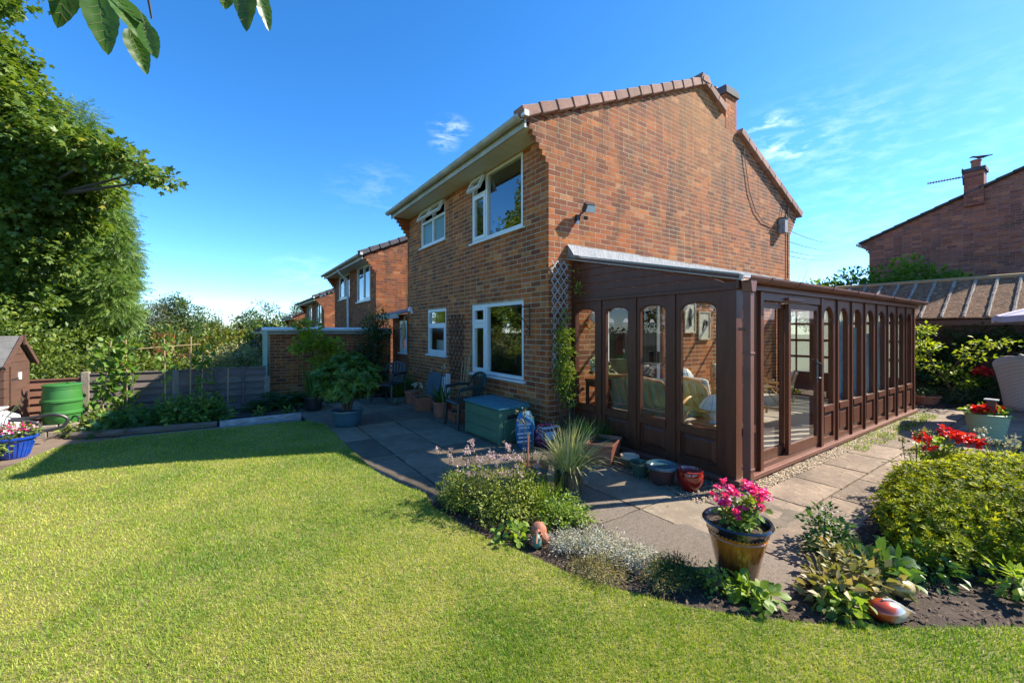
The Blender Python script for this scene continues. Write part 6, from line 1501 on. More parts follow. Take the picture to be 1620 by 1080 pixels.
fern('fern beyond the edge of the shaded paving, right of the large one', 1.28, 8.85, .48, 22)
t = potted('potted_iris', 'black pot of upright sword leaves standing by the ferns', 'potted plant', 1.32, 8.55, .13, .16, .26, 'black')
n = 90; a = rng.random(n)*6.28; r = .11*rng.random(n); blades('leaf', F['irisleaf'], np.stack([1.32+r*np.cos(a), 8.55+r*np.sin(a), np.full(n, .22)], 1), np.stack([.28*np.cos(a), .28*np.sin(a), np.ones(n)], 1), .4+.35*rng.random(n), .02+0*a, .35, 5, parent=t)
crown('low_leaf', F['rhodo'], [(1.42, 8.45, .3, .12, .1, .08)], 60, .06, LEAF, .05, 6, t)
t = thing('golden_maple', 'slender golden leaved maple in front of the garage wall', 'small tree', (1.62, 9.95, 0)); mb = MB()
mb.tube([(1.62, 9.95, 0), (1.6, 9.98, .6), (1.5, 10.0, 1.1), (1.42, 10.0, 1.65)], [.02, .017, .012, .006], 6); mb.tube([(1.6, 9.98, .7), (1.8, 9.95, 1.05), (2.0, 9.9, 1.2)], [.012, .009, .004], 5); mb.build('trunk', M['bark'], t)
crown('foliage', F['gold'], [(1.42, 9.98, 1.62, .22, .2, .2), (1.5, 9.95, 1.3, .32, .25, .2), (1.3, 9.95, 1.15, .26, .22, .15), (1.85, 9.92, 1.2, .28, .22, .14), (1.7, 9.9, .9, .26, .22, .15), (2.0, 9.88, 1.05, .2, .16, .1)], 1500, .075, MAPLE, .09, 9, t, flat=.3, shell=.5)
crown('foliage', F['gold'], [(1.78, 9.85, .7, .2, .16, .14)], 240, .07, MAPLE, .08, 8, t, flat=.3)
shrub('tall_shrub', 'dark climbing shrub in the shade between the garage wall and the porch', 'shrub', [(2.9, 10.35, 1.0, .35, .35, .8), (3.1, 10.3, 1.55, .28, .3, .35), (2.7, 10.4, .6, .4, .35, .5)], 2200, .075, 'dark', clump=.14)
shrub('ivy', 'pale green creeper climbing past the porch window', 'climber', [(3.0, 10.5, 1.6, .2, .15, .35), (3.15, 10.45, 1.9, .16, .14, .2)], 500, .06, 'hedge', clump=.1)
shrub('dark_shrub', 'low dark shrub filling the shaded corner behind the potted rhododendron', 'shrub', [(2.3, 9.95, .4, .5, .3, .4), (2.9, 9.9, .35, .5, .3, .32)], 1800, .07, 'dark', clump=.1)
t = thing('grass_clump', 'clump of fine upright grass behind the potted rhododendron', 'plant', (2.1, 10.2, 0)); n = 300; a = rng.random(n)*6.28; r = .25*rng.random(n)
blades('blade', F['irisleaf'], np.stack([2.1+r*np.cos(a), 10.2+r*np.sin(a), np.full(n, .02)], 1), np.stack([.35*np.cos(a), .35*np.sin(a), np.ones(n)], 1), .7+.3*rng.random(n), .012+0*a, .5, 5, parent=t)
t = thing('grass_clump', 'bright green grassy clump at the far corner of the house front', 'plant', (3.3, 9.35, 0)); n = 420; a = rng.random(n)*6.28; r = .22*rng.random(n)
blades('blade', F['irisleaf'], np.stack([3.25+r*np.cos(a), 9.3+r*np.sin(a), np.full(n, .0)], 1), np.stack([.5*np.cos(a), .5*np.sin(a), np.ones(n)], 1), .35+.3*rng.random(n), .009+0*a, .7, 5, parent=t)

# ---------------------------------------------------------------- vegetable bed
shrub('fuchsia_bush', 'rounded green bush with reddish tips in front of the fence', 'bush', [(-.48, 8.2, .2, .42, .32, .24), (-.2, 8.18, .15, .22, .26, .16), (-.72, 8.25, .16, .25, .26, .18)], 2400, .075, 'rhodo', clump=.1, per=9, tmpl=LEAF)
crown('young_leaf', F['red_hedge'], [(-.45, 8.2, .36, .4, .3, .1)], 130, .05, LEAF, .06, 5); tag(col.objects['young_leaf'], 'scattered reddish young shoots on top of the rounded bush by the fence', 'shoots', kind='stuff')
shrub('squash_plant', 'squash plants with broad blue green leaves spreading along the log edging', 'vegetable', [(-1.25, 8.22, .09, .4, .26, .12), (-1.0, 8.3, .12, .26, .26, .13)], 620, .12, 'squash', tmpl=MAPLE, clump=.12, per=6, stems=0)
shrub('leafy_vegetable', 'yellow green leafy plants at the sunlit end of the log edging', 'vegetable', [(-1.62, 8.3, .06, .28, .18, .1), (-1.5, 8.6, .14, .28, .2, .14)], 700, .075, 'hedge', clump=.08, stems=0)
def bean_plant(label, x, y, h, lean, n, spread):
    t = thing('runner_bean', label, 'bean plant', (x, y, 0), 'runner beans on canes'); mb = MB(); top = (x+lean, y, h); mb.tube([(x, y, 0), top], .01, 6); mb.build('cane', M['cane'], t)
    mb = MB(); pts = [(x+lean*k/30+.022*math.cos(k*1.1), y+.022*math.sin(k*1.1), h*.93*k/30) for k in range(31)]; mb.tube(pts, .004, 4); mb.build('stem', M['stem'], t)
    ells = [(x+lean*f, y, h*f, spread*(.7+.6*random.random()), spread*.7, .13) for f in (.2, .35, .5, .65, .8, .92)]
    crown('leaf', F['bean'], ells, n, .085, ROUND, .06, 4, t, shell=.5)
bean_plant('tall runner bean on the leftmost cane, leaning outward by the concrete fence post', -1.62, 8.75, 1.34, .12, 260, .15)
bean_plant('bushy runner bean on the second cane from the left, dense at its top', -1.32, 8.8, 1.36, -.02, 240, .15)
bean_plant('nearly bare bean cane standing in front of the fence batten', -.86, 8.85, 1.42, -.02, 60, .09)
bean_plant('runner bean climbing beside the middle fence post above the rounded bush', -.40, 9.1, 1.15, .02, 120, .13)
for k, (xa, xb) in enumerate(((-1.7, -.4),)):
    mb = MB(); mb.tube([(xa, 8.78, 1.17), (xb, 8.9, 1.27)], .009, 6); tag(mb.build('garden_cane', M['cane']), 'horizontal bamboo cane tying the bean canes together above the fence', 'cane')
for x_, h_, lb in ((-.55, 1.4, 'plain upright cane rising above the reddish hedge'), (-.02, .82, 'short bare cane against the dark fence panel')):
    mb = MB(); mb.tube([(x_, 9.0, 0), (x_+.01, 9.0, h_)], .009, 6); tag(mb.build('garden_cane', M['cane']), lb, 'cane')
for x_, y_, lb in ((.45, 8.5, 'small pale seedling on the bare soil nearer the fence'), (.85, 8.35, 'small straggly plant on the bare soil near the paving')):
    shrub('seedling', lb, 'seedling', [(x_, y_, .07, .1, .08, .06)], 50, .06, 'lime', clump=.05, per=5, stems=2)
# blue pot with trailing flowers
t = potted('potted_flowers', 'cobalt blue glazed bowl pot overflowing with pink flowers at the left edge of the lawn', 'potted plant', -2.08, 7.30, .12, .19, .27, 'glaze_blue', prof=[(.10, 0), (.11, .01), (.135, .1), (.165, .2), (.182, .235), (.203, .24), (.205, .26), (.192, .265), (.172, .25), (.165, .22)])
mb = MB()
for k in range(24):
    a = 6.28*k/24; mb.tube([(-2.08+.117*math.cos(a), 7.3+.117*math.sin(a), .03), (-2.08+.142*math.cos(a), 7.3+.142*math.sin(a), .12), (-2.08+.168*math.cos(a), 7.3+.168*math.sin(a), .2)], .007, 5)
mb.build('fluting', M['glaze_blue'], t, smooth=True)
crown('leaf', F['hedge'], [(-2.1, 7.3, .31, .2, .2, .07), (-2.2, 7.1, .2, .14, .14, .14), (-2.28, 7.2, .1, .12, .1, .1)], 900, .04, LEAF, .05, 8, t)
flowers('flower_head', F['pink'], [(-2.08, 7.32, .36, .17, .16, .05)], 100, .026, t, 4, .03); flowers('flower_head', F['pink_pale'], [(-2.02, 7.35, .36, .13, .13, .04)], 40, .024, t, 3, .03)
mb = MB()
for k in range(9):
    a = random.uniform(-1, 3.5); mb.tube([(-2.15, 7.2, .3), (-2.2+.1*math.cos(a), 7.15+.1*math.sin(a), .5), (-2.25+.3*math.cos(a), 7.1+.2*math.sin(a), .6+.15*random.random())], .0035, 4)
mb.build('stem', M['stem'], t)
shrub('flowering_plant', 'loose leafy plant at the extreme left edge in front of the blue pot', 'plant', [(-2.42, 6.95, .12, .22, .2, .16)], 420, .05, 'lime', clump=.07, per=7, stems=4)

# ---------------------------------------------------------------- front bed
shrub('oregano', 'bushy oregano with pale pink flower heads at the corner of the front bed', 'herb', [(1.72, 3.02, .17, .28, .26, .2), (1.95, 2.75, .18, .26, .24, .22), (1.80, 2.70, .14, .28, .2, .17), (1.60, 3.18, .12, .16, .18, .15)], 9500, .023, 'oregano', clump=.035, per=10, tint=(0, 1), shell=.55, up=.6, stems=8)
og = col.objects['oregano']
mb = MB(); P = []
for k in range(95):
    x = random.uniform(1.5, 2.12); y = random.uniform(2.6, 3.3)
    if abs((x-1.5)/.6+(y-2.6)/.7-1.05) > .45: continue
    h = random.uniform(.33, .52); lx2, ly2 = random.uniform(-.06, .06), random.uniform(-.06, .06); mb.tube([(x, y, .2), (x+lx2*.5, y+ly2*.5, .2+(h-.2)*.6), (x+lx2, y+ly2, h)], .0018, 3); P.append((x+lx2, y+ly2, h))
mb.build('flower_stem', M['stem'], og)
crown('flower_head', F['pink_pale'], [(p[0], p[1], p[2], .016, .016, .03) for p in P], 2000, .009, FLOWER, .016, 10, og, shell=.5)
shrub('herb_clump', 'low bright green herbs between the oregano and the path', 'plant', [(2.18, 2.52, .1, .17, .15, .12), (2.08, 2.38, .08, .16, .13, .1), (2.22, 2.34, .07, .12, .12, .08)], 2400, .024, 'lime', clump=.04, per=9, stems=0, tint=(0, .7))
t = thing('chives', 'upright tuft of bright green chives around the lantern', 'plant', (2.12, 2.7, 0)); n = 420; a = rng.random(n)*6.28; r = .12*np.sqrt(rng.random(n))
blades('blade', F['lime'], np.stack([2.12+1.2*r*np.cos(a), 2.70+r*np.sin(a), np.full(n, .03)], 1), np.stack([.35*np.cos(a), .35*np.sin(a), np.ones(n)], 1), .16+.16*rng.random(n), .005+0*a, .4, 4, parent=t, tint=.2+.7*rng.random(n))
mb = MB(); mb.tube([(2.35, 2.95, .0), (2.34, 2.96, .26)], .002, 3); o = mb.build('yellow_flower', M['stem']); tag(o, 'single small yellow flower beside the ornate grass pot', 'flower')
crown('petal', foliage('yellow_petal', (.7, .45, .01), (.8, .55, .02), (.85, .6, .05)), [(2.34, 2.96, .265, .01, .01, .006)], 6, .02, FLOWER, .006, 2, o)
shrub('primrose', 'small primrose like plant with yellowing leaves by the terracotta ornament', 'plant', [(1.66, 2.42, .04, .09, .08, .05)], 100, .045, 'lime', clump=.05, per=7, stems=0, tmpl=ROUND)
# terracotta hedgehog-like ornament: rough round body with a green head
t = thing('garden_ornament', 'rough terracotta animal ornament with a green glazed face lying in the front bed', 'ornament', (1.78, 2.27, .02))
mb = MB(); K = 18; J = 12; rs = random.Random(4)
def blob(mb, c, rx, ry, rz_, amp, seed):
    rs = random.Random(seed); vs = []; c = Vector(c)
    for j in range(J+1):
        v = math.pi*j/J
        for i in range(K):
            a = 2*math.pi*i/K; r = 1+amp*rs.uniform(-1, 1); vs.append(c+Vector((rx*math.sin(v)*math.cos(a)*r, ry*math.sin(v)*math.sin(a)*r, rz_*math.cos(v)*(r if 0 < j < J else 1))))
    mb.add(vs, [(j*K+i, (j+1)*K+i, (j+1)*K+(i+1) % K, j*K+(i+1) % K) for j in range(J) for i in range(K)])
blob(mb, (1.81, 2.30, .085), .058, .055, .06, .05, 3); blob(mb, (1.80, 2.23, .06), .035, .04, .04, .06, 4); blob(mb, (1.765, 2.255, .07), .04, .035, .05, .05, 5); mb.build('body', M['terracotta'], t, smooth=True)
mb = MB(); blob(mb, (1.735, 2.225, .062), .034, .034, .05, .03, 6); mb.build('head', pm('verdigris_glaze', (.07, .2, .14), (.12, .26, .2), 30, .5), t, smooth=True)
mb = MB()
for k in range(9):
    a = 6.28*k/9; mb.tube([(1.742+.036*math.cos(a)*.6, 2.238+.036*math.sin(a)*.6, .09+.03*math.sin(a*2)), (1.73+.045*math.cos(a), 2.228+.04*math.sin(a), .085+.035*math.cos(a))], .008, 5)
mb.build('ruff', M['terracotta'], t, smooth=True)
shrub('silver_plant', 'mound of silvery grey curry plant in the front bed', 'plant', [(2.02, 1.98, .06, .2, .18, .09), (2.14, 1.74, .05, .14, .14, .08), (1.90, 2.12, .05, .13, .12, .07)], 5200, .020, 'silver', tmpl=NARROW, clump=.035, per=10, stems=0, shell=.5, up=.5)
shrub('alpine_mat', 'yellowish mat of low alpine plants along the lawn edge below the silvery mound', 'plant', [(1.86, 1.78, .03, .15, .2, .04), (2.08, 1.5, .03, .13, .14, .04)], 3800, .016, 'dry', clump=.03, per=9, stems=0, tmpl=NARROW, flat=.3)
shrub('low_juniper', 'low feathery green plant at the edge of the path in the front bed', 'plant', [(2.22, 1.48, .05, .14, .14, .07)], 2200, .02, 'fern', clump=.03, per=8, stems=0, tmpl=NARROW)
shrub('parsley', 'small bright green parsley plant beside the pink geranium pot', 'herb', [(2.28, 1.28, .08, .065, .065, .07)], 240, .022, 'lime', clump=.03, per=8, stems=3, tmpl=MAPLE)
shrub('primula', 'rosette of upright bright leaves at the lawn edge below the geranium pot', 'plant', [(2.34, 1.10, .04, .11, .08, .05)], 130, .055, 'lime', clump=.05, per=8, stems=0, tmpl=ROUND)
# bark chips and litter over the beds
n = 30000; P = np.stack([rng.uniform(1.4, 8.2, n), rng.uniform(-.3, 3.6, n), np.zeros(n)], 1); dens = 1/(1+((P[:, 0]-2.6)/1.6)**2); P = P[(rng.random(n) < .25+dens)]; P = P[in_poly(P, front_bed)]; P[:, 2] = .010+.016*rng.random(len(P))
CHIP = T([(0, 0, 0), (.5, .2, .04), (1, .04, 0), (.5, -.2, .02)], [(0, 2, 1), (0, 3, 2)])
m_ = len(P); tag(scatter('bark_chips', M['mulch'], P, rdir(m_)*np.array([1, 1, .3]), rdir(m_)*.5+np.array([0, 0, 1]), .012+.028*rng.random(m_), CHIP, rng.random(m_)), 'bark chips and dry litter covering the soil of the front bed', 'mulch', kind='stuff')
P = np.stack([rng.uniform(2.2, 5.5, 2600), rng.uniform(-.3, 1.2, 2600), np.zeros(2600)], 1); P = P[in_poly(P, front_bed)]; m_ = len(P); P[:, 2] = .04+.02*rng.random(m_)
# azalea
t = thing('azalea_bush', 'large rounded azalea bush with lime green tips at the right of the front bed', 'bush', (4.6, .55, 0)); mb = MB()
for k in range(12):
    a = 6.28*k/12; mb.tube([(4.5+.1*math.cos(a), .55+.07*math.sin(a), 0), (4.5+.3*math.cos(a), .55+.15*math.sin(a), .15), (4.5+.55*math.cos(a), .55+.2*math.sin(a), .3)], [.02, .014, .006], 5)
mb.build('stem', M['bark'], t)
AZ = [(4.42, .55, .21, .70, .40, .25), (4.95, .52, .22, .65, .42, .26), (4.05, .72, .18, .42, .30, .21), (4.6, .80, .22, .6, .28, .23), (5.4, .50, .2, .5, .42, .25), (3.75, .66, .14, .26, .22, .15), (4.4, .35, .22, .6, .28, .24)]
rosettes('leaf', F['azalea'], AZ, 8500, .034, 7, t, OVAL, .4, shell=.16, zmin=.04)
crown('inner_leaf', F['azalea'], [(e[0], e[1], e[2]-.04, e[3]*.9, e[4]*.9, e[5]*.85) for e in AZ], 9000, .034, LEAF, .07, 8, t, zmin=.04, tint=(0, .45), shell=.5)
shrub('fading_foliage', 'fading yellow and green foliage heaped behind the glazed ornaments', 'plant', [(2.86, .88, .07, .16, .13, .09), (3.02, .80, .08, .16, .12, .1), (2.72, .86, .05, .1, .09, .06), (3.15, .93, .08, .13, .12, .09)], 900, .06, 'dry', clump=.06, per=7, stems=3, tmpl=LEAF, shell=.6)
shrub('primrose', 'primrose clump with fresh crinkled leaves left of the red headed ornament', 'plant', [(2.68, .80, .04, .10, .08, .05)], 150, .048, 'lime', clump=.05, per=7, stems=0, tmpl=ROUND)
shrub('foxglove_leaves', 'broad soft green leaves growing behind the glazed ornaments', 'plant', [(3.18, .76, .08, .15, .1, .07)], 110, .07, 'rhodo', clump=.06, per=6, stems=0, tmpl=ROUND)
shrub('low_greenery', 'dark low leaves in the shade under the front of the azalea', 'plant', [(3.5, .66, .06, .2, .14, .08), (3.95, .48, .08, .25, .12, .1), (3.3, 1.0, .06, .12, .12, .08)], 520, .05, 'rhodo', clump=.07, per=7, stems=0, tint=(0, .6))
shrub('fresh_seedling', 'bright young leaves at the right end of the bed beside the azalea', 'plant', [(3.62, .30, .08, .1, .08, .08), (4.1, .25, .1, .12, .08, .09)], 200, .06, 'lime', clump=.05, per=6, stems=2)
shrub('purple_plant', 'dark plant with small purplish flowers at the path edge beside the azalea', 'plant', [(3.35, 1.10, .12, .13, .11, .12), (3.5, 1.16, .15, .12, .1, .12)], 500, .04, 'fern', clump=.05, per=7, stems=2)
o = col.objects['purple_plant']; flowers('flower_head', F['pink_pale'], [(3.36, 1.10, .24, .1, .08, .04)], 24, .014, o, 3, .02)
# glazed ornaments: seed-shaped, vermilion and silver, tapered to a tail
def glazed(label, loc, rz, s, mat, tint=None):
    t = thing('glazed_ornament', label, 'ornament'); mb = MB()
    prof = [(.002, 0), (.03, .012), (.052, .035), (.064, .07), (.066, .10), (.058, .14), (.042, .175), (.024, .205), (.012, .225), (.006, .245)]
    vs = []; K = 22
    for r, x in prof:
        for i in range(K): a = 6.28318*i/K; vs.append((x*s, r*s*math.cos(a), r*s*math.sin(a)*.86+.058*s))
    mb.add(vs, [(j*K+i, j*K+(i+1) % K, (j+1)*K+(i+1) % K, (j+1)*K+i) for j in range(len(prof)-1) for i in range(K)]+[tuple(range(K-1, -1, -1)), tuple(range((len(prof)-1)*K, len(prof)*K))])
    mb.build('body', mat, t, smooth=True)
    mb = MB(); mb.tube([(.06*s, .0, .116*s), (.11*s, 0, .116*s), (.16*s, 0, .096*s), (.20*s, 0, .076*s), (.235*s, 0, .062*s), (.262*s, 0, .05*s)], [.005*s, .008*s, .008*s, .007*s, .006*s, .003*s], 6); mb.build('wing_seam', M['lead'], t, smooth=True)
    t.location = loc; t.rotation_euler = (0, R(6), rz)
glazed('glazed ornament with a vermilion rounded head and silvery body lying at the lawn edge', (2.70, .70, .02), R(-30), .95, M['lustre'])
glazed('mottled gold and yellow glazed ornament lying behind the red headed one', (2.98, .70, .05), R(-32), .80, pm('mottled_gold', (.42, .28, .06), (.2, .18, .08), 22, .35, coat=.4, c3=(.45, .42, .36)))
# red geraniums, tall pale flowers, sage pot behind the azalea
t = potted('red_geranium', 'scarlet geranium in a dark pot just behind the azalea', 'potted plant', 5.90, .98, .1, .13, .2, 'black')
crown('leaf', F['lime'], [(5.90, .96, .28, .22, .16, .10)], 260, .05, ROUND, .05, 6, t)
flowers('flower_head', F['red'], [(5.55, 1.05, .46, .05, .05, .04), (5.68, 1.0, .42, .05, .05, .035), (5.8, .92, .50, .06, .05, .05), (5.92, .86, .45, .06, .06, .04), (6.05, .84, .44, .07, .06, .04), (6.12, .76, .38, .05, .05, .035), (5.62, 1.02, .38, .05, .05, .04)], 420, .03, t, 8, .03)
mb = MB()
for q in ((5.6, 1.03, .42), (5.8, .92, .46), (5.95, .85, .42), (6.08, .8, .38)): mb.tube([(5.90, .97, .2), ((5.9+q[0])/2, (.97+q[1])/2, .32), q], .004, 5)
mb.build('stem', M['stem'], t)
t = potted('sage_green_pot', 'ribbed sage green pot of red begonias on the raised terrace', 'potted plant', 7.98, .90, .14, .20, .34, 'sage', z=.1,
    prof=[(.135, 0), (.14, .01)]+[q for k in range(7) for q in ((.145+.0072*k, .02+.043*k), (.152+.0072*k, .036+.043*k), (.152+.0072*k, .048+.043*k))]+[(.198, .325), (.203, .33), (.205, .345), (.192, .35), (.186, .33), (.182, .30)], n=40)
crown('leaf', F['lime'], [(7.98, .90, .46, .15, .15, .045)], 300, .05, ROUND, .05, 6, t)
flowers('flower_head', F['red'], [(7.86, .96, .49, .06, .06, .03), (7.98, .90, .51, .07, .07, .03), (8.08, .82, .5, .06, .06, .03)], 220, .04, t, 7, .04)
so = thing('solar_light', 'small square solar light stuck among the begonias in the sage pot', 'light', (7.95, .86, .5)); mb = MB(); mb.box(7.92, .82, .50, 8.0, .90, .62); mb.build('lantern', M['wood_dk'], so); mb = MB(); mb.box(7.90, .80, .62, 8.02, .92, .635); mb.build('solar_panel', M['lead'], so); mb = MB(); mb.tube([(7.96, .86, .35), (7.96, .86, .5)], .008, 5); mb.build('spike', M['black'], so)
st2 = thing('stone_step', 'flat dark stone ledge in front of the raised terrace holding the sage pot', 'step', (7.3, 1.0, 0)); mb = MB(); mb.box(6.95, .66, -.02, 7.72, 1.2, .085); mb.build('slab', M['slab'], st2, bevel=.012)
def tall_flowers(label, x, y, h, n, r, mat='pink_pale', leafm='lime', cat='flowers'):
    t = thing('tall_flowers', label, cat, (x, y, 0)); mb = MB(); P = []
    for k in range(n):
        a = random.uniform(0, 6.28); rr_ = r*random.random(); hh = h*random.uniform(.7, 1.05); top = (x+rr_*math.cos(a)*1.3, y+rr_*math.sin(a)*1.3, hh); mb.tube([(x+rr_*.5*math.cos(a), y+rr_*.5*math.sin(a), .02), (x+rr_*math.cos(a), y+rr_*math.sin(a), hh*.6), top], .0035, 4); P.append(top)
    mb.build('stem', M['stem'], t); crown('leaf', F[leafm], [(x, y, h*.35, r*1.1, r*1.1, h*.3)], 40*n, .045, NARROW, .06, 6, t)
    crown('flower_head', F[mat], [(p[0], p[1], p[2], .03, .03, .04) for p in P], 26*n, .018, FLOWER, .025, 5, t, shell=.5)
tall_flowers('tall stems with pale mauve flowers at the right edge behind the azalea', 5.7, .22, .82, 9, .18)
tall_flowers('loose pale green stems between the azalea and the terrace', 6.35, .55, .5, 14, .3, 'silver')
tall_flowers('wispy brown seed heads beside the scarlet geranium', 5.25, 1.02, .55, 7, .12, 'dry')
o = crown('pink_flower', F['pink'], [(7.2, .18, .62, .04, .04, .03)], 14, .025, FLOWER, .02, 4); tag(o, 'small deep pink blooms at the right edge of the picture', 'flower')

# ---------------------------------------------------------------- terrace furniture, far bed
def wicker_chair(label, loc, rz):
    t = thing('wicker_chair', label, 'chair'); mb = MB(); K = 22; J = 9; vs = []
    for j in range(J+1):
        v = j/J
        for i in range(K+1):
            u = -1+2*i/K; a = u*2.05; back = max(0, math.cos(a*.76))
            top = .50+.45*back**1.1; z = top*v; fl = .80+.2*v+.26*v*v*back
            vs.append((.37*math.sin(a)*fl*(1 if abs(u) < .8 else 1), .34*math.cos(a)*fl, z))
    mb.add(vs, [(j*(K+1)+i, j*(K+1)+i+1, (j+1)*(K+1)+i+1, (j+1)*(K+1)+i) for j in range(J) for i in range(K)])
    o = mb.build('shell', M['wicker'], t, smooth=True); md = o.modifiers.new('t', 'SOLIDIFY'); md.thickness = .03
    mb = MB(); rim = vs[J*(K+1):]; mb.tube(rim, .02, 6); mb.build('rim', M['wicker'], t, smooth=True)
    mb = MB(); mb.lathe([(.26, .30), (.30, .40), (.29, .44), (.01, .45)], (0, 0, 0), 24); mb.build('seat_cushion', M['cushion'], t, smooth=True)
    t.location = loc; t.rotation_euler = (0, 0, rz)
wicker_chair('grey wicker tub chair with a flared back, whole side in view on the raised terrace', (11.55, .78, .1), R(70))
wicker_chair('grey wicker tub chair behind the first one, mostly cut off by the right edge', (12.35, .55, .1), R(10))
ps = thing('parasol', 'pale lilac parasol, one corner of its canopy showing at the right edge', 'parasol', (10.9, -.35, .1)); cx, cy, zr, zt, rr2 = 10.75, -.32, 1.72, 2.25, 1.55
pts = [(cx+rr2*math.cos(6.28318*k/8+2.15), cy+rr2*math.sin(6.28318*k/8+2.15), zr) for k in range(8)]; mb = MB(); top = (cx, cy, zt)
for k in range(8):
    a, b = Vector(pts[k]), Vector(pts[(k+1) % 8]); m = (a+b)/2+Vector((0, 0, .035)); tp_ = Vector(top)
    mb.add([a, m, b, tp_], [(0, 1, 3), (1, 2, 3)]); mb.add([a, m, b, b-Vector((0, 0, .09)), m-Vector((0, 0, .09)), a-Vector((0, 0, .09))], [(0, 5, 4, 1), (1, 4, 3, 2)])
o = mb.build('canopy', M['canopy'], ps); 
mb = MB()
for p in pts: mb.tube([top, p], .008, 5)
mb.build('rib', M['upvc'], ps); mb = MB(); mb.tube([(cx, cy, .1), (cx, cy, zt+.05)], .022, 8); mb.build('pole', M['upvc'], ps); mb = MB(); mb.lathe([(.25, .1), (.25, .15), (.05, .2)], (cx, cy, 0), 20); mb.build('base', M['concrete'], ps)
soil_sheet('far_bed', [(11.3, 1.9), (12.4, 1.3), (13.48, 1.2), (13.48, 4.1), (11.6, 3.9), (10.8, 2.4)], .02, res=.08)
shrub('creeper', 'dark creeper covering the outbuilding wall under the ribbed roof', 'climber', [(13.35, 3.2, 1.2, .14, .9, .5), (13.35, 1.7, 1.25, .14, .9, .42), (13.3, .6, 1.3, .15, .9, .35), (13.3, 2.4, .7, .15, .9, .5), (13.3, -.6, 1.2, .15, .8, .4)], 7500, .08, 'dark', clump=.1, shell=.6, tint=(.2, 1))
trellis('brown lattice panel on the outbuilding wall beside the end of the conservatory', Face('X', 13.49, -1), 2.0, 3.4, .5, 1.5, 'trellis_brown', .16)
t = thing('small_tree', 'small open tree with bright yellow green leaves in front of the creeper', 'small tree', (12.2, 1.85, 0)); mb = MB(); mb.tube([(12.2, 1.75, 0), (12.15, 1.9, .4), (12.1, 2.1, .8), (12.0, 2.25, 1.3)], [.03, .025, .018, .008], 6)
for p in ((12.2, 1.5, 1.25), (12.3, 1.1, 1.35), (12.2, 2.6, .8), (12.1, 1.7, .9)): mb.tube([(12.14, 1.95, .5), ((12.14+p[0])/2, (1.95+p[1])/2, (.5+p[2])/2+.08), p], [.014, .009, .004], 5)
mb.build('trunk', M['bark'], t)
crown('foliage', F['gold'], [(12.0, 2.2, 1.5, .25, .22, .1), (12.0, 2.3, 1.15, .35, .35, .1), (12.1, 2.5, .85, .35, .35, .1), (12.1, 1.95, .7, .3, .35, .08), (12.2, 1.5, .95, .25, .25, .08), (12.25, 1.25, 1.25, .25, .3, .08), (12.25, 1.6, 1.1, .22, .2, .06), (12.1, 1.8, .5, .35, .3, .1)], 1100, .075, LEAF, .1, 9, t, flat=.35, shell=.5)
shrub('dark_shrub', 'rounded shaded shrub by the far corner of the conservatory', 'shrub', [(11.3, 2.75, .35, .35, .35, .32), (11.5, 3.2, .4, .4, .4, .4)], 1800, .06, 'dark', clump=.08, tint=(.3, 1))
shrub('low_shrub', 'low dark planting at the foot of the small yellow green tree', 'shrub', [(12.2, 1.7, .2, .5, .3, .2), (12.7, 1.4, .25, .4, .4, .25), (12.6, 2.6, .3, .5, .5, .3)], 2600, .06, 'dark', clump=.08)
t = potted('terracotta_bowl', 'shallow terracotta bowl pot near the far end of the conservatory', 'potted plant', 11.6, 2.12, .15, .21, .20, 'terracotta'); crown('leaf', F['dark'], [(11.6, 2.12, .26, .2, .16, .08)], 200, .05, LEAF, .05, 7, t)
for k, (x_, y_) in enumerate(((11.75, 2.45), (11.95, 2.15), (11.5, 2.42), (11.9, 2.4), (12.05, 2.3))):
    mb = MB(); blob(mb, (x_, y_, .05), .13, .11, .07, .08, k+20); tag(mb.build('rock', M['pale_stone'], smooth=False), ('pale rock directly behind the shallow terracotta bowl', 'pale rock just right of the shallow terracotta bowl', 'pale rock left of the shallow terracotta bowl, nearest the conservatory', 'pale rock behind and right of the terracotta bowl', 'rightmost pale rock near the shallow terracotta bowl')[k], 'rock', 'pale rocks by the terracotta bowl')
t = potted('red_geranium', 'red geranium in a dark pot in the shade behind the wicker chair', 'potted plant', 12.75, 1.55, .17, .2, .3, 'glaze_green'); crown('leaf', F['rhodo'], [(12.75, 1.55, .42, .25, .22, .12)], 300, .06, ROUND, .06, 6, t); flowers('flower_head', F['red'], [(12.7, 1.5, .66, .17, .14, .07)], 220, .045, t, 7, .05)
shrub('bright_bush', 'bright green bush between the outbuilding roof and the shaded gable on the right', 'bush', [(16.6, 4.6, 2.6, .8, 1.3, .85), (16.8, 3.4, 2.75, .7, .9, .8), (16.5, 5.6, 2.4, .7, .8, .7), (16.9, 2.6, 2.5, .6, .8, .6)], 8500, .13, 'bright', clump=.18, per=12, zmin=.3)
t = thing('bare_twigs', 'spindly twigs with a few leaves at the right corner of the main house', 'plant', (12.5, 5.2, 0)); mb = MB()
for k in range(6): mb.tube([(12.5, 5.2, 0), (12.5+.05*k, 5.2-.04*k, 1.8), (12.4+.12*k, 5.35-.1*k, 2.5+.12*(k % 3)), (12.35+.17*k, 5.45-.14*k, 2.8+.2*(k % 3))], [.02, .014, .008, .003], 5)
mb.build('stem', M['bark'], t); crown('leaf', F['dark'], [(12.6, 5.15, 2.5, .4, .3, .35)], 260, .07, LEAF, .1, 6, t)
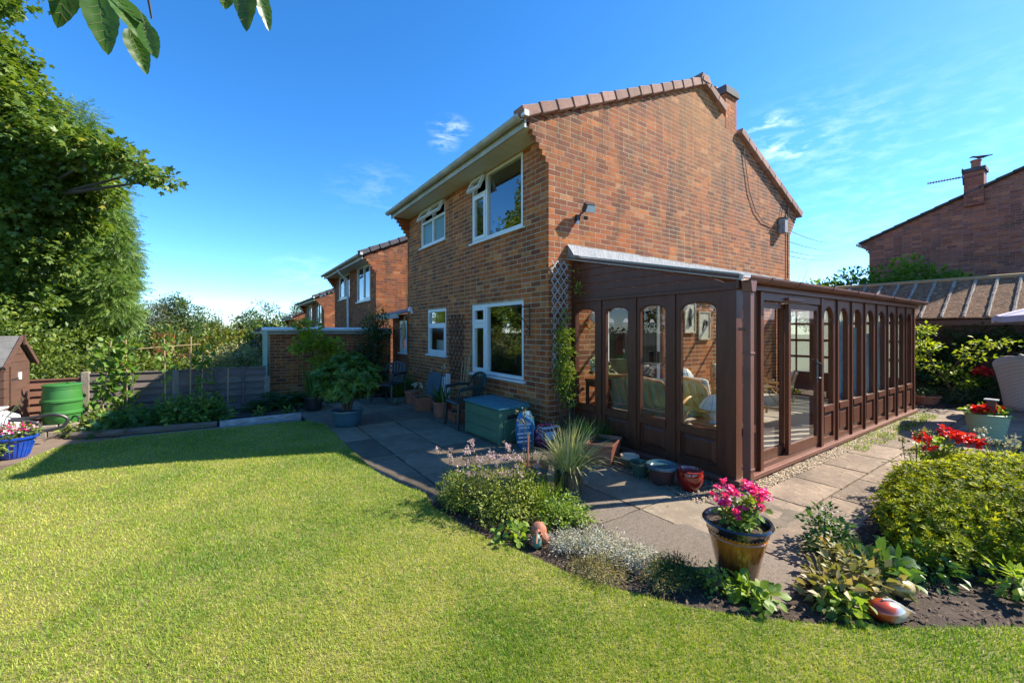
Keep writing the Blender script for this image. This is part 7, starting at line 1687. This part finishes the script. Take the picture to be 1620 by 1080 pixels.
for k, (za, zb) in enumerate(((3.92, 4.35), (3.65, 4.05), (3.42, 3.82), (3.3, 3.66))):
    a = Vector((11.0, 4.4, za)); b = Vector((24, 7.4, zb+1.35)); mb = MB(); mb.tube([a.lerp(b, t_)-Vector((0, 0, .5*t_*(1-t_))) for t_ in np.linspace(0, 1, 12)], .009, 4)
    o = mb.build('overhead_cable', M['wire']); tag(o, ['uppermost overhead cable running right from the house', 'second overhead cable down, right of the house', 'third overhead cable down, right of the house', 'lowest overhead cable right of the house'][k], 'cable', 'overhead cables')

# ---------------------------------------------------------------- beyond the fence
shrub('hedge', 'yellow green hedge behind the reddish fence and water butt', 'hedge', [(-2.9, 11.4, .55, .9, .5, .75), (-1.9, 11.6, .6, .8, .5, .7), (-3.8, 11.2, .7, .8, .5, .8)], 7500, .075, 'hedge', clump=.12, zmin=-.2, stems=3)
shrub('red_hedge', 'hedge with orange red new growth beyond the fence', 'hedge', [(-1.2, 13.4, .75, .9, .5, .85), (-.1, 13.5, .8, .9, .5, .85), (.6, 13.6, .65, .6, .5, .75)], 7500, .085, 'red_hedge', clump=.13, zmin=-.4, stems=3)
shrub('green_hedge', 'low green leaves in front of the red tipped hedge', 'hedge', [(-1.3, 11.9, .4, .9, .4, .55), (-.3, 12.0, .35, .7, .4, .5)], 3800, .08, 'hedge', clump=.12, zmin=-.3, stems=2)
shrub('variegated_shrub', 'pale cream variegated shrub rising over the fence near the garage', 'shrub', [(.15, 11.5, .65, .45, .4, .65), (.6, 11.6, .5, .4, .4, .5), (-.25, 11.5, .45, .35, .35, .5)], 7000, .05, 'pale', clump=.1, per=12, zmin=-.3, stems=4)
shrub('green_bush', 'dark green bush between the variegated shrub and the garage downpipe', 'bush', [(.5, 11.9, .3, .45, .4, .5), (.35, 10.6, .35, .25, .2, .4)], 1800, .07, 'rhodo', clump=.1, zmin=-.3)
shrub('yellow_bush', 'sunlit yellow green bush behind the grey canopy past the garage', 'bush', [(1.3, 19.5, .9, 1.2, .8, .9), (-.3, 19.0, .7, 1.2, .8, .8)], 3500, .14, 'hedge', clump=.2, zmin=-.8)
cn = thing('garden_canopy', 'grey and blue sloping garden canopy seen past the garage corner', 'canopy', (.9, 16.5, -1)); mb = MB(); mb.add([(.0, 16.2, .65), (.95, 15.6, .75), (1.35, 16.4, 1.15), (.75, 17.0, 1.18), (1.9, 16.4, .75)], [(0, 1, 2, 3), (1, 4, 2)]); o = mb.build('cover', pm('grey_blue_sheet', (.42, .44, .5), (.15, .25, .42), 1.2, .6), cn); o.modifiers.new('t', 'SOLIDIFY').thickness = .02
mb = MB()
for p in ((.05, 16.2, .62), (.95, 15.65, .72), (1.85, 16.4, .72)): mb.tube([p, (p[0], p[1], -1.6)], .02, 6)
mb.build('leg', M['lead'], cn)
low = thing('brick_wall', 'far low brick garden wall and chimney like pier beyond the hedge', 'wall', (-1.5, 17, 0)); mb = MB(); mb.box(-2.9, 17, -1.5, 2.6, 17.2, .75); mb.build('wall', M['brick_far'], low); mb = MB(); mb.box(-1.95, 16.95, .75, -1.45, 17.3, 1.42); mb.build('pier', M['brick_front'], low)

# trees
def tree(name, label, base, h_trunk, ells, n, leaf, mat, tmpl=LEAF, clump=.3, per=12, limbs=6, r=.2, **kw):
    t = thing(name, label, 'tree', base, kw.pop('group', None)); bx, by, bz = base; mb = MB(); cx = sum(e[0] for e in ells)/len(ells); cy = sum(e[1] for e in ells)/len(ells)
    mb.tube([(bx, by, bz), (bx+.1, by, bz+h_trunk*.5), (bx*.6+cx*.4, by*.6+cy*.4, bz+h_trunk), (cx, cy, max(bz+h_trunk+.1, sum(e[2] for e in ells)/len(ells)))], [r, r*.8, r*.55, r*.12], 9); mb.build('trunk', M['bark'], t)
    mb = MB()
    for k in range(min(limbs, len(ells)*2)):
        e = ells[k % len(ells)]; f = .5+.5*(k/limbs); s = Vector((bx, by, bz+h_trunk*f)); q = Vector((e[0]+random.uniform(-.4, .4)*e[3], e[1]+random.uniform(-.4, .4)*e[4], e[2]+random.uniform(0, .5)*e[5])); mid = s.lerp(q, .5)+Vector((0, 0, .12*(q-s).length)); mb.tube([s, mid, q], [r*.4, r*.22, r*.06], 6)
    mb.build('limb', M['bark'], t); crown('crown', F[mat], ells, n, leaf, tmpl, clump, per, t, **kw); return t
def PE(px, py, d, rx, ry, rz_): v = pd(px, py, d); return (v.x, v.y, v.z, rx, ry, rz_)
b = pd(120, 560, 17)
tree('conifer_tree', 'tall dense conifer with drooping green sprays at the left', (b.x, b.y, -1.5), 5.5,
     [PE(135, 470, 16.5, 1.35, 1.35, 1.5), PE(130, 400, 16.5, 1.5, 1.5, 1.8), PE(115, 330, 16.5, 1.45, 1.45, 1.8), PE(95, 260, 16.5, 1.3, 1.3, 1.8), PE(150, 420, 16, 1.1, 1.1, 1.5), PE(50, 420, 17, 1.6, 1.6, 2.2), PE(0, 470, 17, 1.7, 1.7, 1.6), PE(60, 520, 16, 1.5, 1.2, .9), PE(145, 500, 16, 1.3, 1.2, .9), PE(118, 210, 16.5, .8, .8, 1.2), PE(160, 330, 16, .8, .8, 1.4), PE(172, 470, 15.5, .8, .9, 1.3), PE(128, 270, 16, .9, .9, 1.3), PE(184, 410, 16, .65, .7, 1.2)], 78000, .27, 'conifer', FROND, .26, 14, 8, .35, droop=.8, up=.2, shell=.14, zmin=-.5)
b = pd(-60, 560, 10.5)
tree('sycamore_tree', 'large sycamore with a long drooping branch reaching across the sky at the left', (b.x, b.y, -.4), 4.0,
     [PE(-20, 130, 10, .9, .9, .9), PE(40, 190, 10, .9, .9, .85), PE(0, 260, 10, 1.1, 1.1, 1.0), PE(90, 235, 9.8, .75, .75, .65), PE(145, 240, 9.6, .6, .6, .42), PE(190, 252, 9.4, .42, .42, .26), PE(228, 268, 9.2, .34, .34, .2), PE(258, 285, 9.1, .2, .2, .14), PE(30, 330, 10, 1.0, 1.0, .9), PE(-50, 400, 10.5, 1.2, 1.2, 1.2), PE(95, 300, 10, .7, .7, .6), PE(-30, 60, 10, .6, .6, .4), PE(5, 95, 10.2, .5, .5, .35), PE(110, 350, 10.5, .6, .6, .6), PE(60, 400, 10.5, .8, .8, .7), PE(10, 470, 10.5, .9, .9, .6), PE(150, 300, 10.4, .45, .45, .4)],
     29000, .14, 'maple', MAPLE, .2, 10, 10, .24, shell=.4, droop=.35)
mb = MB(); q = [pd(-60, 330, 10.5), pd(30, 250, 10), pd(110, 235, 9.7), pd(170, 236, 9.5), pd(220, 262, 9.2), pd(262, 288, 9.1)]; mb.tube(q, [.1, .07, .05, .035, .022, .008], 7); mb.build('branch', M['bark'], col.objects['sycamore_tree'])
o = crown('sycamore_sprig', F['maple'], [PE(12, 10, 8, .28, .28, .16), PE(72, 4, 8, .2, .2, .08), PE(-15, -5, 8, .4, .3, .2)], 420, .13, MAPLE, .12, 8, shell=.4); tag(o, 'sprig of sycamore leaves hanging into the top left corner', 'branch')
shrub('laurel_bush', 'pale leafy bush beneath the conifer behind the shed', 'bush', [(-3.9, 12.9, 1.2, .9, .6, .7), (-4.9, 12.4, 1.0, .9, .6, .9), (-3.0, 13.2, .9, .7, .5, .7)], 5200, .1, 'hedge', clump=.16, zmin=-.4)
def far_tree(name, label, px, py_top, d, wpx, mat, n=2600, leaf=.4, tmpl=LEAF, conical=False, group='trees on the skyline'):
    top = pd(px, py_top, d); s = d/651.7; w = wpx*s/2; zt_ = top.z; g = float(ground_h(np.float64(top.x), np.float64(top.y))); H_ = zt_-g; c = max(w*.9, H_*.32)
    if conical: ells = [(top.x, top.y, g+H_*(.25+.18*k), w*(1-.2*k), w*(1-.2*k), H_*.14) for k in range(5)]
    else:
        rs = random.Random(int(px)); ells = [(top.x+rs.uniform(-.45, .45)*w, top.y+rs.uniform(-.4, .4)*w, zt_-H_*rs.uniform(.22, .6), w*rs.uniform(.45, .7), w*rs.uniform(.45, .7), H_*rs.uniform(.14, .24)) for _ in range(7)]+[(top.x, top.y, zt_-H_*.2, w*.5, w*.5, H_*.19), (top.x, top.y, g+H_*.35, w, w, H_*.32)]
    return tree(name, label, (top.x, top.y, g-.2), H_*.45, ells, n, leaf, mat, tmpl, leaf*1.1, 10, 5, .28, group=group, shell=.3)
far_tree('willow_tree', 'hazy grey green willow just right of the tall conifer', 243, 468, 34, 80, 'hazy', 12000, .2, NARROW)
far_tree('broadleaf_tree', 'brownish green round headed tree beside the willow on the skyline', 283, 462, 36, 80, 'far', 11000, .2)
far_tree('broadleaf_tree', 'lower brown green tree sloping down to the gap in the skyline', 322, 486, 42, 60, 'far', 8000, .22)
far_tree('spruce_tree', 'small dark pointed spruce in the skyline gap', 345, 497, 44, 36, 'far_dark', 6000, .22, NARROW, True)
far_tree('broadleaf_tree', 'round dark tree at the left of the clump behind the garage roof', 395, 484, 46, 60, 'far', 9000, .23)
far_tree('broadleaf_tree', 'larger round tree in the middle of the clump behind the garage roof', 428, 478, 50, 70, 'far', 9000, .25)
far_tree('broadleaf_tree', 'paler tree touching the eaves of the small houses', 466, 480, 58, 48, 'far', 7000, .27)
for k, (px, top_, d, w, lb) in enumerate(((200, 498, 30, 70, 'dark lower tree under the willow beside the conifer'), (375, 508, 60, 60, 'distant low tree filling the skyline gap right of the spruce'), (260, 512, 26, 90, 'bushy dark tree in the gardens beyond the red hedge'), (330, 520, 28, 80, 'low dark tree behind the variegated shrub'))):
    far_tree('broadleaf_tree', lb, px, top_, d, w, 'far_dark' if k % 2 else 'far', 8000, .2)
far_wood = crown('distant_woodland', F['far_dark'], [(60*math.sin(a), 60*math.cos(a)+20, -4.5, 7, 7, 5.5) for a in np.linspace(-1.1, .5, 22)], 14000, 1.0, LEAF, 1.2, 10); tag(far_wood, 'dark band of distant woodland along the horizon beyond the gardens', 'woodland', kind='stuff')
# garden surroundings that only the windows mirror
for k, (x_, y_, r_, h_) in enumerate(((-6.5, 4.5, 1.3, 3.2), (-7.5, 7.5, 1.6, 4.2), (-6.5, 1.5, 1.2, 2.6), (-8.2, -1.5, 1.6, 3.8), (-5.6, 9.2, 1.2, 3.6), (-6.8, 18.5, 2.4, 8.0), (-5.9, 24.0, 2.4, 9.0))):
    tree('garden_tree', ['bushy tree on the left boundary mirrored in the windows', 'tall tree on the left boundary mirrored in the windows', 'low boundary bush left of the lawn, out of frame', 'round boundary tree behind the photographer', 'leafy boundary tree next to the shed', 'full round tree behind the sycamore at the far left', 'tall full tree hidden behind the conifer at the left'][k], (x_, y_, -.3), h_*.5, [(x_, y_, h_*.55, r_, r_, h_*.4), (x_+.4, y_+.5, h_*.75, r_*.7, r_*.7, h_*.25), (x_-.3, y_-.5, h_*.35, r_, r_, h_*.3)], 3200 if k < 5 else 12000, .16 if k < 5 else .22, 'conifer' if k % 2 else 'maple', LEAF, .22, 10, 4, .12)

# ---------------------------------------------------------------- cherry branch overhead, large leaves near the lens
cb_ = thing('cherry_branch', 'overhanging cherry branch whose large serrated leaves hang into the top of the view', 'branch', (-1.0, -1.3, 0))
root = Vector((-1.0, -1.3, 0)); mb = MB(); tips = [pd(110, -60, .95), pd(160, -45, .93), pd(205, 5, .92), pd(240, 30, .95), pd(390, -35, 1.05)]
hub = pd(180, -260, .8)
mb.tube([root, root+Vector((.1, .1, 1.2)), root+Vector((.25, .5, 2.2)), hub], [.05, .04, .03, .012], 8)
for q in tips[:2]+tips[3:]: mb.tube([hub, hub.lerp(q, .5)+Vector((0, 0, .03)), q], [.008, .005, .002], 5)
mb.build('bough', M['bark'], cb_)
def cherry_leaf(base, tip, w, face, curl=.12):
    base, tip = Vector(base), Vector(tip); ax = tip-base; L = ax.length; ax.normalize(); nrm = (Vector(face)-ax*Vector(face).dot(ax)).normalized(); sd = ax.cross(nrm); K = 16; vs = []; fs = []
    for i in range(K+1):
        f = i/K; hw = w/2*(math.sin(math.pi*f**.85)**.75)*(1-.25*f)+(.0006 if 0 < i < K else 0)
        se = 1+(.035 if i % 2 else -.02); c = base+ax*L*f-nrm*curl*L*(f*f)*.6
        for j, s in enumerate((-1, -.5, 0, .5, 1)):
            rip = .010*L*math.sin(f*26)*abs(s); vs.append(c+sd*hw*s*(se if abs(s) == 1 else 1)+nrm*(abs(s)*hw*.30+rip))
    for i in range(K):
        for j in range(4): b0 = i*5+j; fs.append((b0, b0+1, b0+6, b0+5))
    m = MB(); m.cur = random.random(); m.add(vs, fs); lf = m.build('leaf', F['cherry'], cb_, smooth=True)
    m = MB(); m.tube([base-ax*.03, base, base+ax*L*.5-nrm*curl*L*.15, tip-nrm*curl*L*.6], [.0012, .0012, .0008, .0003], 4)
    for k in range(1, 8):
        f = k/9; c = base+ax*L*f-nrm*curl*L*f*f*.6
        for s in (-1, 1): m.tube([c, c+sd*s*w*.30*math.sin(math.pi*f)+ax*L*.09+nrm*w*.08], .0004, 3)
    m.build('midrib', M['stem'], lf)
tocam = Vector((0, 0, 1.5))
for (bx_, by_), (tx, ty), w, tw in (((112, -70), (92, 44), .058, .2), ((150, -30), (170, 84), .062, -.1), ((178, -12), (225, 60), .05, .5), ((204, 45), (233, 116), .040, .15), ((228, 36), (247, 92), .034, -.3), ((186, 2), (242, 48), .036, .7), ((352, -40), (357, 14), .045, .3), ((385, -50), (389, 47), .046, -.2), ((404, -24), (428, 48), .032, .5)):
    d = .95+random.uniform(-.04, .04); b0, b1 = pd(bx_, by_, d), pd(tx, ty, d+.01)
    n_ = (Vector((0, 0, 1.5))-b0).normalized()+Vector((tw*.6, tw*.3, .35)); cherry_leaf(b0, b1, w*1.2, n_)

# ---------------------------------------------------------------- gravel and grass
def pebbles(name, label, poly, n, s0, s1, mat):
    P = np.array(poly); lo, hi = P.min(0), P.max(0); Q = np.stack([rng.uniform(lo[0], hi[0], n), rng.uniform(lo[1], hi[1], n), np.zeros(n)], 1); Q = Q[in_poly(Q, poly)]; m = len(Q); Q[:, 2] = .003+.012*rng.random(m)
    OC = T([(1, 0, 0), (-1, 0, 0), (0, .75, 0), (0, -.75, 0), (0, 0, .55), (0, 0, -.55)], [(0, 2, 4), (2, 1, 4), (1, 3, 4), (3, 0, 4)])
    return tag(scatter(name, mat, Q, rdir(m)*np.array([1, 1, .2]), np.tile([0, 0, 1.0], (m, 1))+rdir(m)*.3, s0+(s1-s0)*rng.random(m), OC, rng.random(m)), label, 'gravel', kind='stuff')
pebbles('gravel', 'pale gravel strip at the foot of the long conservatory side', [(3.9, 1.86), (5.5, 1.84), (10.3, 1.88), (10.3, 2.04), (3.9, 2.04)], 8000, .006, .014, M['pebble'])
pebbles('gravel', 'gravel and litter under the pots beside the left conservatory panes', [(3.35, 2.0), (3.98, 1.95), (3.98, 4.0), (3.5, 4.0), (3.45, 2.9)], 3500, .005, .012, M['pebble'])
P = np.stack([rng.uniform(6.5, 10.3, 260), rng.uniform(1.72, 2.0, 260), np.zeros(260)], 1); a = rng.random(260)*6.28
o = blades('weeds', F['lime'], np.repeat(P, 9, 0)+rng.normal(size=(2340, 3))*np.array([.03, .02, 0]), np.stack([.8*np.cos(np.repeat(a, 9)+rng.normal(size=2340)), .8*np.sin(np.repeat(a, 9)+rng.normal(size=2340)), np.ones(2340)], 1), .03+.03*rng.random(2340), .005+0*rng.random(2340), .5, 3); tag(o, 'weeds and moss growing through the gravel by the conservatory', 'weeds', kind='stuff')

def grass():
    n = 1500000; r = .8*np.exp(rng.random(n)*math.log(13.5/.8)); th = R(34.5)+rng.uniform(-R(56), R(56), n)
    # r has 1/r density: even coverage on the picture, denser near
    x, y = r*np.sin(th), r*np.cos(th); P = np.stack([x, y, np.full(n, .02)], 1); k = in_poly(P, lawn_poly); P = P[k]; r = r[k]
    kk = rng.random(len(P)) < np.clip((r/7.5)**.7+.26, 0, 1); P = P[kk]; r = r[kk]; m = len(P)
    def nz(sx, sy, ph): return np.sin(P[:, 0]*sx+ph+1.7*np.sin(P[:, 1]*sy*.7+ph))*np.sin(P[:, 1]*sy-ph+1.3*np.sin(P[:, 0]*sx*.6))
    import mathutils.noise as mn
    gx = np.linspace(-8, 10, 361); gy = np.linspace(-5, 11, 321); G_ = np.array([[mn.fractal(Vector((a_*1.1, b_*1.1, 3.3)), .7, 2.1, 6) for a_ in gx] for b_ in gy])
    ix = np.clip(((P[:, 0]+8)/.05+rng.normal(size=m)*.3).astype(int), 0, 360); iy = np.clip(((P[:, 1]+5)/.05+rng.normal(size=m)*.3).astype(int), 0, 320)
    patch = np.clip(.52+.66*G_[iy, ix]+.12*nz(37, 41, .3), 0, 1.1)+.05*nz(23, 27, .8)
    near_dry = np.clip((2.6-r)/2.0, 0, 1)*.16
    h = (.011+.014*rng.random(m))*(1.05-.35*patch)*(1+.03*r); w = np.clip(.0016+.00085*r, .002, .009)*(.7+.6*rng.random(m))
    a = rng.random(m)*6.28; lean = .25+.75*rng.random(m); D = np.stack([np.cos(a)*lean, np.sin(a)*lean, np.ones(m)*.85], 1); D = norm(D); sd = norm(np.stack([-np.sin(a+rng.normal(size=m)*.6), np.cos(a+rng.normal(size=m)*.6), np.zeros(m)], 1))
    V = np.stack([P-sd*w[:, None]/2, P+sd*w[:, None]/2, P+D*h[:, None]*1.25], 1).reshape(-1, 3); tri = np.arange(m*3).reshape(-1, 3)
    tn = np.clip(patch*.75+near_dry+.55*(rng.random(m)-.38), 0, 1)
    cellr = rng.random((700, 700)); tn = tn+.30*(cellr[((P[:, 0]+8)*28).astype(int) % 700, ((P[:, 1]+5)*28).astype(int) % 700]-.5)+.16*(cellr[((P[:, 0]+9)*61).astype(int) % 700, ((P[:, 1]+7)*61).astype(int) % 700]-.5)
    tn = np.clip(tn, 0, 1)
    dry = rng.random(m) < .06+.20*np.clip(patch-.45, 0, 1)*2; tn[dry] = .93+.07*rng.random(dry.sum())
    tn = tn*.9+0
    o = np_mesh('grass', V, tri, tn, F['grassblade'], kind='stuff'); tag(o, 'short mown lawn grass, patchy green and straw coloured', 'grass', kind='stuff'); print('GRASS', m)
grass()
# fallen bits: dry leaves and petals on lawn and paving
n = 420; Q = np.stack([rng.uniform(-2, 6, n), rng.uniform(.6, 8.5, n), np.zeros(n)], 1); Q[:, 2] = np.where(in_poly(Q, lawn_poly), .04, .008)
tag(scatter('fallen_leaves', F['dry'], Q, rdir(n)*np.array([1, 1, .15]), np.tile([0, 0, 1.0], (n, 1))+rdir(n)*.4, .010+.018*rng.random(n), LEAF, rng.random(n)), 'tiny dry leaves and petals fallen on the lawn and paving', 'litter', kind='stuff')
n = 26000; Q = np.stack([rng.uniform(1.1, 10.5, n), rng.uniform(.6, 9.3, n), np.zeros(n)], 1); Q = Q[(Q[:, 0] < 3.5) | (Q[:, 1] < 2.0)]; Q = Q[~(in_poly(Q, lawn_poly) | in_poly(Q, front_bed))]
gxx = np.abs(((Q[:, 0]-1.06+.3) % .6)-.3); Q = Q[(gxx < .02+.1*rng.random(len(Q))**4)]; m_ = len(Q); Q[:, 2] = .001
tag(scatter('moss', F['fern'], Q, rdir(m_), np.tile([0, 0, 1.0], (m_, 1))+rdir(m_)*.6, .006+.008*rng.random(m_), LEAF, rng.random(m_)), 'moss and grit gathered along the joints of the paving', 'moss', kind='stuff')
print('TRIS', sum(len(o.data.polygons) for o in scene.objects if o.type == 'MESH'))
